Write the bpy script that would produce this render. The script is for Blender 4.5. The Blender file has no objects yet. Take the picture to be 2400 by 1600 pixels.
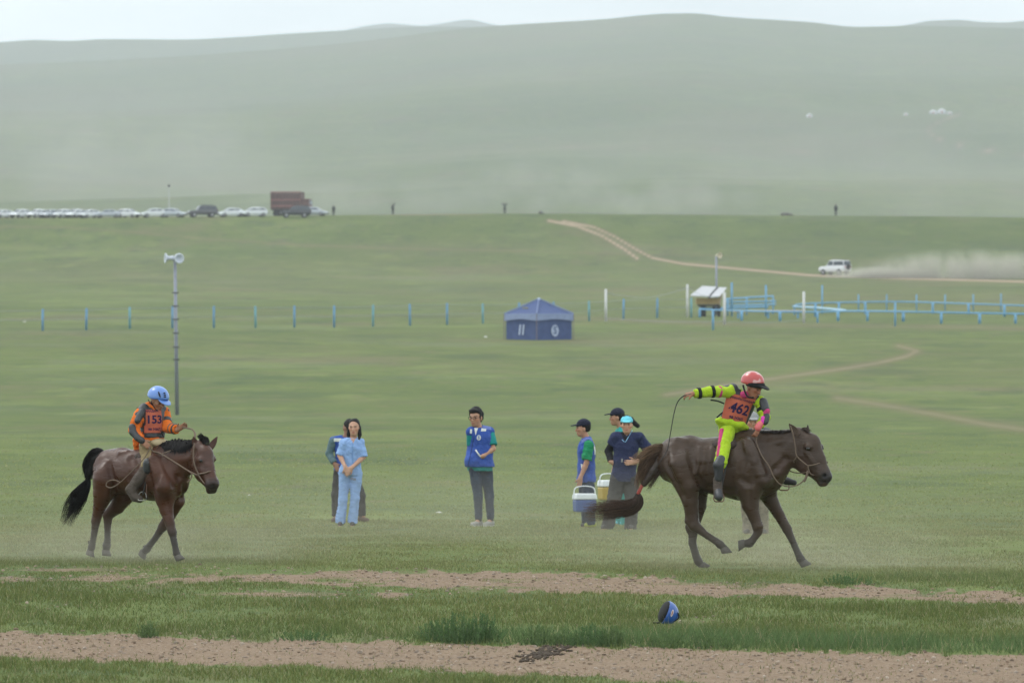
import bpy, bmesh, math, random
import numpy as np
from mathutils import Vector, Matrix

random.seed(11)
rng = np.random.default_rng(11)
sc = bpy.context.scene
COL = sc.collection
R = math.radians

# ------------------------------------------------------------------ camera
F = 13500.0          # focal length in photograph pixels (2400 wide)
CZ = 2.5             # eye height
cd = bpy.data.cameras.new('camera')
cam = bpy.data.objects.new('camera', cd)
COL.objects.link(cam)
cd.sensor_width = 36.0
cd.lens = F / 2400.0 * 36.0
cd.clip_start = 0.5
cd.clip_end = 60000.0
cam.location = (0, 0, CZ)
cam.rotation_euler = (math.pi / 2, 0, 0)
cd.dof.use_dof = True
cd.dof.focus_distance = 60.0
cd.dof.aperture_fstop = 6.3
sc.camera = cam

# ------------------------------------------------------------------ light
SUN_EL, SUN_AZ = R(52), R(-62)        # azimuth from +Y (view direction), negative = left
w = bpy.data.worlds.new('World')
sc.world = w
w.use_nodes = True
nt = w.node_tree
nt.nodes.clear()
wo = nt.nodes.new('ShaderNodeOutputWorld')
bg = nt.nodes.new('ShaderNodeBackground')
sky = nt.nodes.new('ShaderNodeTexSky')
sky.sky_type = 'NISHITA'
sky.sun_disc = False
sky.sun_elevation = SUN_EL
sky.sun_rotation = SUN_AZ
sky.air_density = 1.0
sky.dust_density = 2.2
sky.ozone_density = 1.0
sky.altitude = 1200
tc = nt.nodes.new('ShaderNodeTexCoord')
mp = nt.nodes.new('ShaderNodeMapping')
mp.inputs['Scale'].default_value = (3.0, 3.0, 14.0)
cn = nt.nodes.new('ShaderNodeTexNoise')
cn.inputs['Scale'].default_value = 2.2
cn.inputs['Detail'].default_value = 6
cn.inputs['Roughness'].default_value = 0.55
cr = nt.nodes.new('ShaderNodeMapRange')
cr.inputs['From Min'].default_value = 0.36
cr.inputs['From Max'].default_value = 0.60
cr.inputs['To Min'].default_value = 0.55
cr.inputs['To Max'].default_value = 0.97
mx = nt.nodes.new('ShaderNodeMix')
mx.data_type = 'RGBA'
mx.inputs['B'].default_value = (17.4, 18.9, 19.1, 1)       # sunlit thin overcast
nt.links.new(tc.outputs['Generated'], mp.inputs['Vector'])
nt.links.new(mp.outputs['Vector'], cn.inputs['Vector'])
nt.links.new(cn.outputs['Fac'], cr.inputs['Value'])
nt.links.new(cr.outputs['Result'], mx.inputs['Factor'])
nt.links.new(sky.outputs['Color'], mx.inputs['A'])
nt.links.new(mx.outputs['Result'], bg.inputs['Color'])
bg.inputs['Strength'].default_value = 0.1
nt.links.new(bg.outputs['Background'], wo.inputs['Surface'])

sd = bpy.data.lights.new('sun', 'SUN')
sd.energy = 1.5
sd.angle = R(14)
sd.color = (1.0, 0.96, 0.9)
sun = bpy.data.objects.new('sun', sd)
COL.objects.link(sun)
sdir = Vector((math.sin(SUN_AZ) * math.cos(SUN_EL), math.cos(SUN_AZ) * math.cos(SUN_EL), math.sin(SUN_EL)))
sun.rotation_euler = sdir.to_track_quat('Z', 'Y').to_euler()
sun.location = sdir * 100

sc.view_settings.view_transform = 'Standard'
sc.view_settings.look = 'None'
sc.view_settings.exposure = 0.0
sc.view_settings.gamma = 1.0
sc.view_settings.use_curve_mapping = False
sc.cycles.use_denoising = True
sc.cycles.volume_bounces = 0
sc.cycles.max_bounces = 4
sc.cycles.transparent_max_bounces = 16

# ------------------------------------------------------------------ helpers
def W(px, py, d):
    """photograph pixel + distance -> world point"""
    return np.array([(px - 1200.0) * d / F, d, CZ - (py - 800.0) * d / F])

def pchip(xs, ys):
    xs = np.asarray(xs, float); ys = np.asarray(ys, float)
    h = np.diff(xs); dl = np.diff(ys) / h
    m = np.zeros(len(xs)); m[0] = dl[0]; m[-1] = dl[-1]
    for i in range(1, len(xs) - 1):
        if dl[i - 1] * dl[i] > 0:
            w1 = 2 * h[i] + h[i - 1]; w2 = h[i] + 2 * h[i - 1]
            m[i] = (w1 + w2) / (w1 / dl[i - 1] + w2 / dl[i])
    def f(x):
        x = np.asarray(x, float)
        xc = np.clip(x, xs[0], xs[-1])
        k = np.clip(np.searchsorted(xs, xc) - 1, 0, len(h) - 1)
        t = (xc - xs[k]) / h[k]
        return (ys[k] * (2*t**3 - 3*t**2 + 1) + h[k]*m[k]*(t**3 - 2*t**2 + t)
                + ys[k+1] * (-2*t**3 + 3*t**2) + h[k]*m[k+1]*(t**3 - t**2))
    return f

def sstep(a, b, x):
    t = np.clip((np.asarray(x, float) - a) / (b - a), 0, 1)
    return t * t * (3 - 2 * t)

def vnoise(x, y, seed=0):
    """cheap smooth value noise, range 0..1"""
    x = np.asarray(x, float); y = np.asarray(y, float)
    xi = np.floor(x); yi = np.floor(y); fx = x - xi; fy = y - yi
    fx = fx*fx*(3-2*fx); fy = fy*fy*(3-2*fy)
    def h(a, b):
        n = np.sin(a * 127.1 + b * 311.7 + seed * 74.7) * 43758.5453
        return n - np.floor(n)
    return ((h(xi, yi)*(1-fx) + h(xi+1, yi)*fx)*(1-fy) + (h(xi, yi+1)*(1-fx) + h(xi+1, yi+1)*fx)*fy)

def fbm(x, y, seed=0, octv=4):
    s = 0; a = 0.5; t = 0
    for o in range(octv):
        s = s + a * vnoise(x * 2**o, y * 2**o, seed + o * 3); t += a; a *= 0.5
    return s / t

# ---- materials
def nodes_of(m):
    m.use_nodes = True
    t = m.node_tree
    b = t.nodes.get('Principled BSDF')
    return t, b

def lk(t, a, b): t.links.new(a, b)

def mat(name, rgb=(0.5, 0.5, 0.5), rough=0.6, metal=0.0, spec=0.5, attr=False, var=0.15, scale=8.0, bump=0.0, bscale=60.0, bdist=.01, sheen=0.0, coat=0.0):
    """principled with procedural tone variation; attr=True takes the base colour from the vertex attribute col"""
    m = bpy.data.materials.new(name)
    t, b = nodes_of(m)
    b.inputs['Roughness'].default_value = rough
    b.inputs['Metallic'].default_value = metal
    b.inputs['Specular IOR Level'].default_value = spec
    if sheen: b.inputs['Sheen Weight'].default_value = sheen
    if coat:
        b.inputs['Coat Weight'].default_value = coat
        b.inputs['Coat Roughness'].default_value = 0.15
    co = t.nodes.new('ShaderNodeTexCoord')
    n = t.nodes.new('ShaderNodeTexNoise')
    n.inputs['Scale'].default_value = scale
    n.inputs['Detail'].default_value = 5
    lk(t, co.outputs['Object'], n.inputs['Vector'])
    r = t.nodes.new('ShaderNodeMapRange')
    r.inputs['To Min'].default_value = 1 - var * 1.6
    r.inputs['To Max'].default_value = 1 + var * 1.6
    lk(t, n.outputs['Fac'], r.inputs['Value'])
    mul = t.nodes.new('ShaderNodeVectorMath'); mul.operation = 'SCALE'
    if attr:
        a = t.nodes.new('ShaderNodeAttribute'); a.attribute_name = 'col'
        lk(t, a.outputs['Color'], mul.inputs[0])
    else:
        mul.inputs[0].default_value = rgb
    lk(t, r.outputs['Result'], mul.inputs['Scale'])
    lk(t, mul.outputs['Vector'], b.inputs['Base Color'])
    if bump:
        n2 = t.nodes.new('ShaderNodeTexNoise'); n2.inputs['Scale'].default_value = bscale
        n2.inputs['Detail'].default_value = 4
        lk(t, co.outputs['Object'], n2.inputs['Vector'])
        bp = t.nodes.new('ShaderNodeBump'); bp.inputs['Strength'].default_value = bump
        bp.inputs['Distance'].default_value = bdist
        lk(t, n2.outputs['Fac'], bp.inputs['Height'])
        lk(t, bp.outputs['Normal'], b.inputs['Normal'])
    return m

# ---- objects
def link(o, parent=None):
    COL.objects.link(o)
    if parent is not None: o.parent = parent
    return o

def tag(o, label=None, cat=None, group=None, kind=None):
    if label: o['label'] = label
    if cat: o['category'] = cat
    if group: o['group'] = group
    if kind: o['kind'] = kind
    return o

def thing(name, label, cat, loc=(0, 0, 0), rz=0.0, group=None):
    o = bpy.data.objects.new(name, None)
    o.empty_display_size = 0.2
    o.location = [float(c) for c in loc]; o.rotation_euler = (0, 0, rz)
    link(o)
    return tag(o, label, cat, group)

def mesh_np(name, V, Fc, material, parent=None, smooth=True, colr=None, nper=4):
    V = np.asarray(V, np.float32); Fc = np.asarray(Fc, np.int32)
    me = bpy.data.meshes.new(name)
    nf = len(Fc); n = Fc.shape[1]
    me.vertices.add(len(V)); me.vertices.foreach_set('co', V.ravel())
    me.loops.add(nf * n); me.loops.foreach_set('vertex_index', Fc.ravel())
    me.polygons.add(nf)
    me.polygons.foreach_set('loop_start', np.arange(0, nf * n, n, dtype=np.int32))
    me.polygons.foreach_set('loop_total', np.full(nf, n, np.int32))
    if smooth: me.polygons.foreach_set('use_smooth', np.ones(nf, bool))
    me.update(calc_edges=True)
    if colr is not None:
        at = me.color_attributes.new('col', 'FLOAT_COLOR', 'POINT')
        c = np.ones((len(V), 4), np.float32); c[:, :3] = colr
        at.data.foreach_set('color', c.ravel())
    if material is not None: me.materials.append(material)
    o = bpy.data.objects.new(name, me)
    return link(o, parent)

class MB:
    """collects simple shapes into one mesh"""
    def __init__(s): s.v = []; s.f = []
    def add(s, vs, fs):
        k = len(s.v); s.v += [tuple(float(c) for c in v) for v in vs]; s.f += [tuple(i + k for i in f) for f in fs]
        return s
    def box(s, c, size, rot=None, taper=1.0):
        sx, sy, sz = [q / 2 for q in size]
        vs = []
        for z in (-1, 1):
            tt = taper if z > 0 else 1.0
            for x, y in ((-1, -1), (1, -1), (1, 1), (-1, 1)):
                vs.append(Vector((x * sx * tt, y * sy * tt, z * sz)))
        if rot is not None: vs = [rot @ v for v in vs]
        vs = [v + Vector(c) for v in vs]
        return s.add(vs, [(3, 2, 1, 0), (4, 5, 6, 7), (0, 1, 5, 4), (1, 2, 6, 5), (2, 3, 7, 6), (3, 0, 4, 7)])
    def tube(s, pts, rad, n=8, caps=True):
        pts = [Vector([float(c) for c in p]) for p in pts]
        if not hasattr(rad, '__len__'): rad = [rad] * len(pts)
        vs = []; fs = []
        ref = None
        for i, p in enumerate(pts):
            a = pts[max(i - 1, 0)]; b = pts[min(i + 1, len(pts) - 1)]
            t = (b - a).normalized()
            if ref is None:
                ref = Vector((0, 0, 1)) if abs(t.z) < 0.9 else Vector((1, 0, 0))
            u = (ref - t * ref.dot(t)).normalized(); ref = u
            v = t.cross(u)
            for k in range(n):
                an = 2 * math.pi * k / n
                vs.append(p + (u * math.cos(an) + v * math.sin(an)) * rad[i])
        for i in range(len(pts) - 1):
            for k in range(n):
                fs.append((i*n + k, i*n + (k+1) % n, (i+1)*n + (k+1) % n, (i+1)*n + k))
        if caps:
            fs.append(tuple(range(n - 1, -1, -1))); fs.append(tuple((len(pts)-1)*n + k for k in range(n)))
        return s.add(vs, fs)
    def lathe(s, prof, c=(0, 0, 0), n=16, rot=None):
        vs = []; fs = []
        for r, z in prof:
            for k in range(n):
                an = 2 * math.pi * k / n
                v = Vector((r * math.cos(an), r * math.sin(an), z))
                if rot is not None: v = rot @ v
                vs.append(v + Vector(c))
        for i in range(len(prof) - 1):
            for k in range(n):
                fs.append((i*n + k, i*n + (k+1) % n, (i+1)*n + (k+1) % n, (i+1)*n + k))
        fs.append(tuple(range(n - 1, -1, -1))); fs.append(tuple((len(prof)-1)*n + k for k in range(n)))
        return s.add(vs, fs)
    def ellip(s, c, r, rot=None, n=12, m=8):
        vs = []; fs = []
        for i in range(m + 1):
            th = math.pi * i / m
            for k in range(n):
                an = 2 * math.pi * k / n
                v = Vector((r[0]*math.sin(th)*math.cos(an), r[1]*math.sin(th)*math.sin(an), -r[2]*math.cos(th)))
                if rot is not None: v = rot @ v
                vs.append(v + Vector(c))
        for i in range(m):
            for k in range(n):
                fs.append((i*n + k, i*n + (k+1) % n, (i+1)*n + (k+1) % n, (i+1)*n + k))
        return s.add(vs, fs)
    def poly(s, pts): return s.add(pts, [tuple(range(len(pts)))])
    def build(s, name, material, parent=None, smooth=False, bevel=0.0, auto=None):
        me = bpy.data.meshes.new(name)
        me.from_pydata(s.v, [], s.f)
        if bevel:
            bm = bmesh.new(); bm.from_mesh(me)
            ed = [e for e in bm.edges if len(e.link_faces) == 2 and e.calc_face_angle(0) > 0.5]
            bmesh.ops.bevel(bm, geom=ed, offset=bevel, segments=2, affect='EDGES', profile=0.5)
            bm.to_mesh(me); bm.free()
        if smooth:
            for p in me.polygons: p.use_smooth = True
        me.update()
        if material is not None: me.materials.append(material)
        return link(bpy.data.objects.new(name, me), parent)

def copy_tree(o, parent=None):
    c = o.copy(); COL.objects.link(c); c.parent = parent
    for ch in list(o.children): copy_tree(ch, c)
    return c

# ------------------------------------------------------------------ signed-distance modelling
def unit(v):
    v = np.asarray(v, float); return v / np.linalg.norm(v)

class SDF:
    def __init__(s, vox=0.01): s.vox = vox; s.p = []; s.noise = None
    def cap(s, a, b, ra, rb=None, k=0.03, flat=None, op='u'):
        """tapered capsule; flat=(axis, factor) squashes the cross-section along an axis"""
        a = np.asarray(a, float); b = np.asarray(b, float); rb = ra if rb is None else rb
        r = max(ra, rb) * (max(1.0, flat[1]) if flat else 1.0)
        s.p.append(('cap', (a, b, ra, rb, flat), k, op, np.minimum(a, b) - r, np.maximum(a, b) + r)); return s
    def fcap(s, a, b, ra, rb=None, k=0.02, flat=None, fa=False, off=0.0):
        """tapered capsule with a flat end at b (and at a when fa)"""
        a = np.asarray(a, float); b = np.asarray(b, float); rb = ra if rb is None else rb
        r = max(ra, rb)
        s.p.append(('fcap', (a, b, ra, rb, fa), k, 'u', np.minimum(a, b) - r, np.maximum(a, b) + r)); return s
    def chain(s, pts, k=0.03, flat=None, k2=.012):
        for (a, ra), (b, rb) in zip(pts[:-1], pts[1:]):
            s.cap(a, b, ra, rb, k, flat); k = min(k, k2)
        return s
    def ell(s, c, r, rot=None, k=0.03, op='u'):
        c = np.asarray(c, float); r = np.asarray(r, float)
        rot = np.eye(3) if rot is None else np.asarray(rot, float)      # columns = axes
        s.p.append(('ell', (c, r, rot), k, op, c - r.max(), c + r.max())); return s
    def plane(s, p, n, k=0.0):
        """cut away everything on the side n points to"""
        s.p.append(('plane', (np.asarray(p, float), unit(n)), k, 'i', None, None)); return s
    @staticmethod
    def dist(kind, q, P):
        if kind == 'cap':
            a, b, ra, rb, flat = q
            if flat is not None:
                u = unit(flat[0]); f = 1.0 / flat[1] - 1.0
                P = P + (P @ u)[..., None] * u * f; a = a + (a @ u) * u * f; b = b + (b @ u) * u * f
            ba = b - a; L = ba @ ba + 1e-12
            t = np.clip(((P - a) @ ba) / L, 0, 1)
            d = np.linalg.norm(P - a - t[..., None] * ba, axis=-1) - (ra + (rb - ra) * t)
            return d * (min(1.0, flat[1]) if flat is not None else 1.0)
        if kind == 'fcap':
            a, b, ra, rb, fa = q
            ba = b - a; L = ba @ ba + 1e-12
            t = ((P - a) @ ba) / L; tc_ = np.clip(t, 0, 1)
            d = np.linalg.norm(P - a - tc_[..., None] * ba, axis=-1) - (ra + (rb - ra) * tc_)
            d = np.maximum(d, (t - 1) * math.sqrt(L))
            return np.maximum(d, -t * math.sqrt(L)) if fa else d
        if kind == 'ell':
            c, r, rot = q
            Q = (P - c) @ rot / r
            k0 = np.linalg.norm(Q, axis=-1); k1 = np.linalg.norm(Q / r, axis=-1) + 1e-9
            return k0 * (k0 - 1.0) / k1
        p, n = q
        return (P - p) @ n
    @staticmethod
    def comb(A, d, k, op):
        if op == 'u':
            if k <= 0: return np.minimum(A, d)
            h = np.maximum(k - np.abs(A - d), 0) / k
            return np.minimum(A, d) - h * h * k * 0.25
        e = d if op == 'i' else -d
        if k <= 0: return np.maximum(A, e)
        h = np.maximum(k - np.abs(A - e), 0) / k
        return np.maximum(A, e) + h * h * k * 0.25
    def eval(s, P):
        A = np.full(P.shape[:-1], 1.0)
        for kind, q, k, op, lo, hi in s.p: A = s.comb(A, s.dist(kind, q, P), k, op)
        if s.noise is not None: A = A + s.noise(P)
        return A
    def mesh(s):
        v = s.vox
        u = [p for p in s.p if p[3] == 'u']
        lo = np.min([p[4] for p in u], axis=0) - 3 * v; hi = np.max([p[5] for p in u], axis=0) + 3 * v
        n = np.ceil((hi - lo) / v).astype(int) + 1
        ax = [lo[i] + v * np.arange(n[i]) for i in range(3)]
        A = np.full(n, 1.0, np.float32)
        for kind, q, k, op, plo, phi in s.p:
            if plo is None: i0 = np.zeros(3, int); i1 = n
            else:
                m = k + 2.5 * v
                i0 = np.clip(np.floor((plo - m - lo) / v).astype(int), 0, n); i1 = np.clip(np.ceil((phi + m - lo) / v).astype(int) + 1, 0, n)
            sl = tuple(slice(a, b) for a, b in zip(i0, i1))
            if min(i1 - i0) <= 0: continue
            P = np.stack(np.meshgrid(*[ax[i][i0[i]:i1[i]] for i in range(3)], indexing='ij'), -1)
            A[sl] = s.comb(A[sl], s.dist(kind, q, P), k, op)
        if s.noise is not None:
            m = np.abs(A) < 4 * v
            idx = np.nonzero(m)
            P = np.stack([ax[i][idx[i]] for i in range(3)], -1)
            A[idx] += s.noise(P)
        return nets(A, lo, v)

def nets(A, lo, v):
    """naive surface nets"""
    ins = A < 0
    n = np.array(A.shape)
    c = np.zeros(n - 1, np.int8)
    offs = [(i, j, k) for i in (0, 1) for j in (0, 1) for k in (0, 1)]
    for o in offs: c += ins[o[0]:n[0]-1+o[0], o[1]:n[1]-1+o[1], o[2]:n[2]-1+o[2]]
    cell = np.nonzero((c > 0) & (c < 8))
    cid = np.full(n - 1, -1, np.int32); cid[cell] = np.arange(len(cell[0]))
    base = np.stack(cell, -1)
    val = {o: A[base[:, 0]+o[0], base[:, 1]+o[1], base[:, 2]+o[2]] for o in offs}
    acc = np.zeros((len(base), 3)); cnt = np.zeros(len(base))
    for a in offs:
        for d in range(3):
            if a[d] == 0:
                b = list(a); b[d] = 1; b = tuple(b)
                va, vb = val[a], val[b]
                m = (va < 0) != (vb < 0)
                t = np.where(m, va / np.where(m, va - vb, 1), 0)
                p = np.array(a, float)[None, :] + t[:, None] * (np.array(b) - np.array(a))[None, :]
                acc += np.where(m[:, None], p, 0); cnt += m
    V = lo + v * (base + acc / cnt[:, None])
    quads = []
    for d in range(3):
        e, f = (d + 1) % 3, (d + 2) % 3
        s0 = [slice(1, -1)] * 3; s0[d] = slice(0, -1)
        s1 = list(s0); s1[d] = slice(1, None)
        a = ins[tuple(s0)]; b = ins[tuple(s1)]
        idx = np.stack(np.nonzero(a != b), -1)
        if not len(idx): continue
        flip = a[tuple(idx.T)]
        add = np.ones(3, int); add[d] = 0
        g = idx + add
        def cc(de, df):
            q = g.copy(); q[:, e] -= de; q[:, f] -= df
            return cid[q[:, 0], q[:, 1], q[:, 2]]
        q = np.stack([cc(1, 1), cc(0, 1), cc(0, 0), cc(1, 0)], -1)
        q[~flip] = q[~flip][:, ::-1]
        quads.append(q)
    return V, np.concatenate(quads)

def sdf_obj(name, S, material, parent=None, colr=None):
    V, Q = S.mesh()
    c = colr(V) if callable(colr) else (np.tile(np.asarray(colr, float), (len(V), 1)) if colr is not None else None)
    return mesh_np(name, V, Q, material, parent, True, c)

# ------------------------------------------------------------------ terrain
_prof = pchip([-400, 20, 43.5, 51, 60.5, 70, 81, 120, 165, 214, 280, 365, 440, 520, 620, 710, 780, 843, 872, 930, 1100, 1450],
              [0, 0, -.06, .01, .13, .05, -.12, -.30, -.32, -.23, .85, 2.63, 4.0, 5.7, 8.0, 10.5, 15.3, 21.2, 21.6, 20.2, 14.5, 19.0])
_crest = pchip([-3000, -1000, 0, 250, 420, 700, 900, 1050, 1200, 1400, 1560, 1620, 1700, 1900, 2010, 2130, 2400, 3400, 6000],
               [190, 165, 150, 141, 131, 110, 90, 70, 57, 45, 31, 30, 38, 51, 62, 60, 66, 90, 150])
def ground_z(x, y):
    x = np.asarray(x, float); y = np.asarray(y, float)
    z = _prof(np.minimum(y, 1450.0))
    ds = np.maximum(y, 30.0)
    px = x / ds * F + 1200
    # gentle swells
    z = z - 0.011 * np.clip(x, -8, 8) * sstep(50, 58, y) * (1 - sstep(64, 76, y))
    z = z + 0.05 * (fbm(x / 9.0, y / 14.0, 5) - 0.5) * sstep(30, 45, y) * (1 - sstep(700, 900, y))
    z = z + 1.2 * (fbm(x / 60.0, y / 120.0, 6) - 0.5) * sstep(220, 420, y) * (1 - sstep(780, 840, y) * 0.6)
    z = z - (0.0075 * np.clip(x, 0, 150) + 0.0065 * np.clip(-x, 0, 150)) * sstep(650, 830, y)
    zc = CZ - (_crest(px) - 800.0) * 5000.0 / F
    t = np.clip((y - 1450.0) / 3550.0, 0, 1)
    zh = 19.0 + (zc - 19.0) * (0.35 * t + 0.65 * t ** 1.35)
    zh = zh + 48.0 * (fbm(x / 900.0 + 3, y / 700.0, 9, 5) - 0.5) * np.sin(np.pi * np.clip(t, 0, 1)) * 1.4
    zh = zh - np.clip(y - 5000.0, 0, 3000) * 0.12
    return np.where(y > 1450.0, zh, z)

# lines measured on the photograph (pixels); the masks are evaluated where the ground lies
def poly_dist(px, py, pts, sy=1.0):
    d = np.full(px.shape, 1e9)
    for (x0, y0), (x1, y1) in zip(pts[:-1], pts[1:]):
        ax, ay = x1 - x0, (y1 - y0) * sy
        L = ax * ax + ay * ay
        qx = px - x0; qy = (py - y0) * sy
        t = np.clip((qx * ax + qy * ay) / L, 0, 1)
        d = np.minimum(d, np.hypot(qx - t * ax, qy - t * ay))
    return d

_b1u = pchip([-400, 0, 300, 600, 1200, 1500, 1800, 2400, 2900], [1350, 1349, 1342, 1336, 1340, 1352, 1365, 1388, 1400])
_b1l = pchip([-400, 0, 300, 600, 1000, 1300, 1800, 2400, 2900], [1358, 1362, 1366, 1370, 1379, 1388, 1398, 1414, 1425])
_b2u = pchip([-400, 0, 500, 1000, 1400, 1900, 2400, 2900], [1470, 1477, 1496, 1506, 1512, 1526, 1536, 1545])
_b2l = pchip([-400, 0, 500, 1000, 1400, 1900, 2400, 2900], [1535, 1545, 1556, 1572, 1590, 1625, 1660, 1690])

TRACKS = [
    ([(1285, 517), (1352, 530), (1410, 552), (1462, 583), (1494, 606)], 4.8, 1.0, 1.3),
    ([(1320, 518), (1392, 532), (1440, 554), (1490, 584), (1528, 604), (1600, 618), (1720, 629), (1900, 645), (2100, 652), (2400, 660), (2700, 668)], 3.8, 1.0, 1.3),
    ([(-300, 531), (0, 531), (150, 533), (300, 543), (500, 561), (700, 574), (1000, 584), (1250, 588)], 4.5, .5, 2.0),
    ([(-300, 514), (300, 510), (800, 503), (1060, 503)], 2.0, .6, 2.0),
    ([(780, 648), (1000, 651), (1200, 660), (1330, 668)], 3.0, .5, 2.5),
    ([(1250, 590), (1700, 600), (2100, 612), (2500, 625)], 3.0, .4, 2.5),
    ([(1560, 925), (1700, 902), (1830, 884), (1960, 866), (2060, 850), (2125, 835), (2150, 822), (2105, 810)], 12.0, .60, 2.0),
    ([(1960, 932), (2060, 947), (2200, 972), (2320, 995), (2500, 1020)], 14.0, .55, 1.6),
    ([(-100, 935), (300, 925), (700, 938), (1100, 946)], 14.0, .12, 2.5),
    ([(700, 1128), (1050, 1135), (1400, 1142)], 12.0, .22, 2.5),
    ([(1340, 745), (1700, 760), (2100, 765), (2500, 770)], 13.0, .42, 2.5),
    ([(600, 735), (1100, 745), (1500, 750)], 8.0, .16, 2.5),
    ([(2250, 268), (2195, 288), (2172, 305), (2195, 324), (2280, 350), (2420, 364)], 3.0, .8, 1.2),
    ([(1240, 345), (1500, 348), (1800, 354), (2000, 360)], 2.0, .55, 2.0),
    ([(60, 428), (140, 430)], 3.0, .5, 2.0), ([(940, 504), (1130, 503)], 2.5, .6, 2.0),
    ([(1030, 86), (1080, 84)], 3.0, .5, 1.5),
]
def ground_masks(x, y, z):
    ds = np.maximum(y, 20.0)
    px = x / ds * F + 1200; py = 800 - (z - CZ) / ds * F
    dirt = np.zeros(px.shape)
    nearm = (y < 75)
    jit = (fbm(px / 60.0, py / 14.0, 21) - 0.5) * 26 + (fbm(px / 13.0, py / 5.0, 22) - 0.5) * 20
    a = sstep(-9, 9, py - _b1u(px) + jit) * sstep(-7, 7, _b1l(px) - py + jit * .6)
    a *= (0.58 + 0.30 * sstep(200, 1300, px)) * (.62 + .38 * sstep(.38, .55, fbm(px / 110., py / 9., 25)))
    b = .92 * sstep(-13, 13, py - _b2u(px) + jit * .9) * sstep(-13, 13, _b2l(px) - py + jit * .8)
    dirt = np.where(nearm, np.maximum(a, b), 0)
    # worn bare patches in the strip between
    for (cx, cy, rx, ry, am) in [(640, 1392, 330, 13, .62), (915, 1394, 75, 14, .7), (120, 1420, 160, 12, .4), (200, 1335, 300, 9, .6),
                                 (1650, 1452, 120, 14, .3), (330, 1377, 200, 8, .35), (1030, 1202, 55, 4, .3), (1100, 1215, 300, 6, .18)]:
        q = ((px - cx) / rx) ** 2 + ((py - cy) / ry) ** 2
        dirt = np.maximum(dirt, np.where(y < 110, am * np.exp(-q * 1.2), 0))
    trk = np.zeros(px.shape)
    infr = (y > 75) & (px > -700) & (px < 3100)
    for pts, wd, am, sy in TRACKS:
        far = min(p[1] for p in pts)
        m = infr & (py > far - 30) & (py < max(p[1] for p in pts) + 30)
        if far < 480: m &= y > 1500
        if far > 495: m &= y < 880
        if not m.any(): continue
        dd = poly_dist(px[m], py[m], pts, sy)
        q = np.zeros(px.shape); q[m] = am * np.exp(-(dd / (wd * 1.1)) ** 2)
        trk = np.maximum(trk, q)
    return dirt, trk

def tall_grass(x, y, z):
    """lusher, taller grass along the lower dirt strip"""
    ds = np.maximum(y, 20.0)
    px = x / ds * F + 1200; py = 800 - (z - CZ) / ds * F
    t = np.exp(-((py - (_b2u(px) - 16)) / 17.0) ** 2) * sstep(950, 1250, px)
    t = np.maximum(t, 0.55 * np.exp(-((py - (_b2u(px) - 14)) / 16.0) ** 2) * sstep(300, 600, px) * fbm(px / 90., py / 30., 4))
    t = np.maximum(t, 0.45 * np.exp(-((py - 1352) / 14.0) ** 2) * sstep(1900, 2050, px))
    return t * (y < 75)

dl = [-80, -50, -25, 0, 12, 22, 30, 36]
d = 38.0
while d < 5350:
    dl.append(d)
    if d < 110: d += max(0.15, d * d / 33750 * 2.8)
    elif d < 690: d += min(d * d / 12000.0, 3.0)
    elif d < 880: d += 2.1
    elif d < 1500: d += 25
    else: d += 24
dl += [5600, 6000, 6600]
dl = np.array(dl)
mar = np.concatenate([np.array([-100 - 30 * 1.42 ** k for k in range(15, 0, -1)]), np.arange(-100, 2501, 9.0), np.array([2500 + 30 * 1.42 ** k for k in range(1, 16)])])
D, PXg = np.meshgrid(dl, mar, indexing='ij')
X = (PXg - 1200) / F * np.maximum(D, 60.0)
Z = ground_z(X, D)
nr, nc = D.shape
V = np.stack([X, D, Z], -1).reshape(-1, 3)
i = np.arange(nr - 1)[:, None] * nc + np.arange(nc - 1)[None, :]
Q = np.stack([i, i + 1, i + nc + 1, i + nc], -1).reshape(-1, 4)
dirt, trk = ground_masks(X, D, Z)
lush = tall_grass(X, D, Z)

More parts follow.
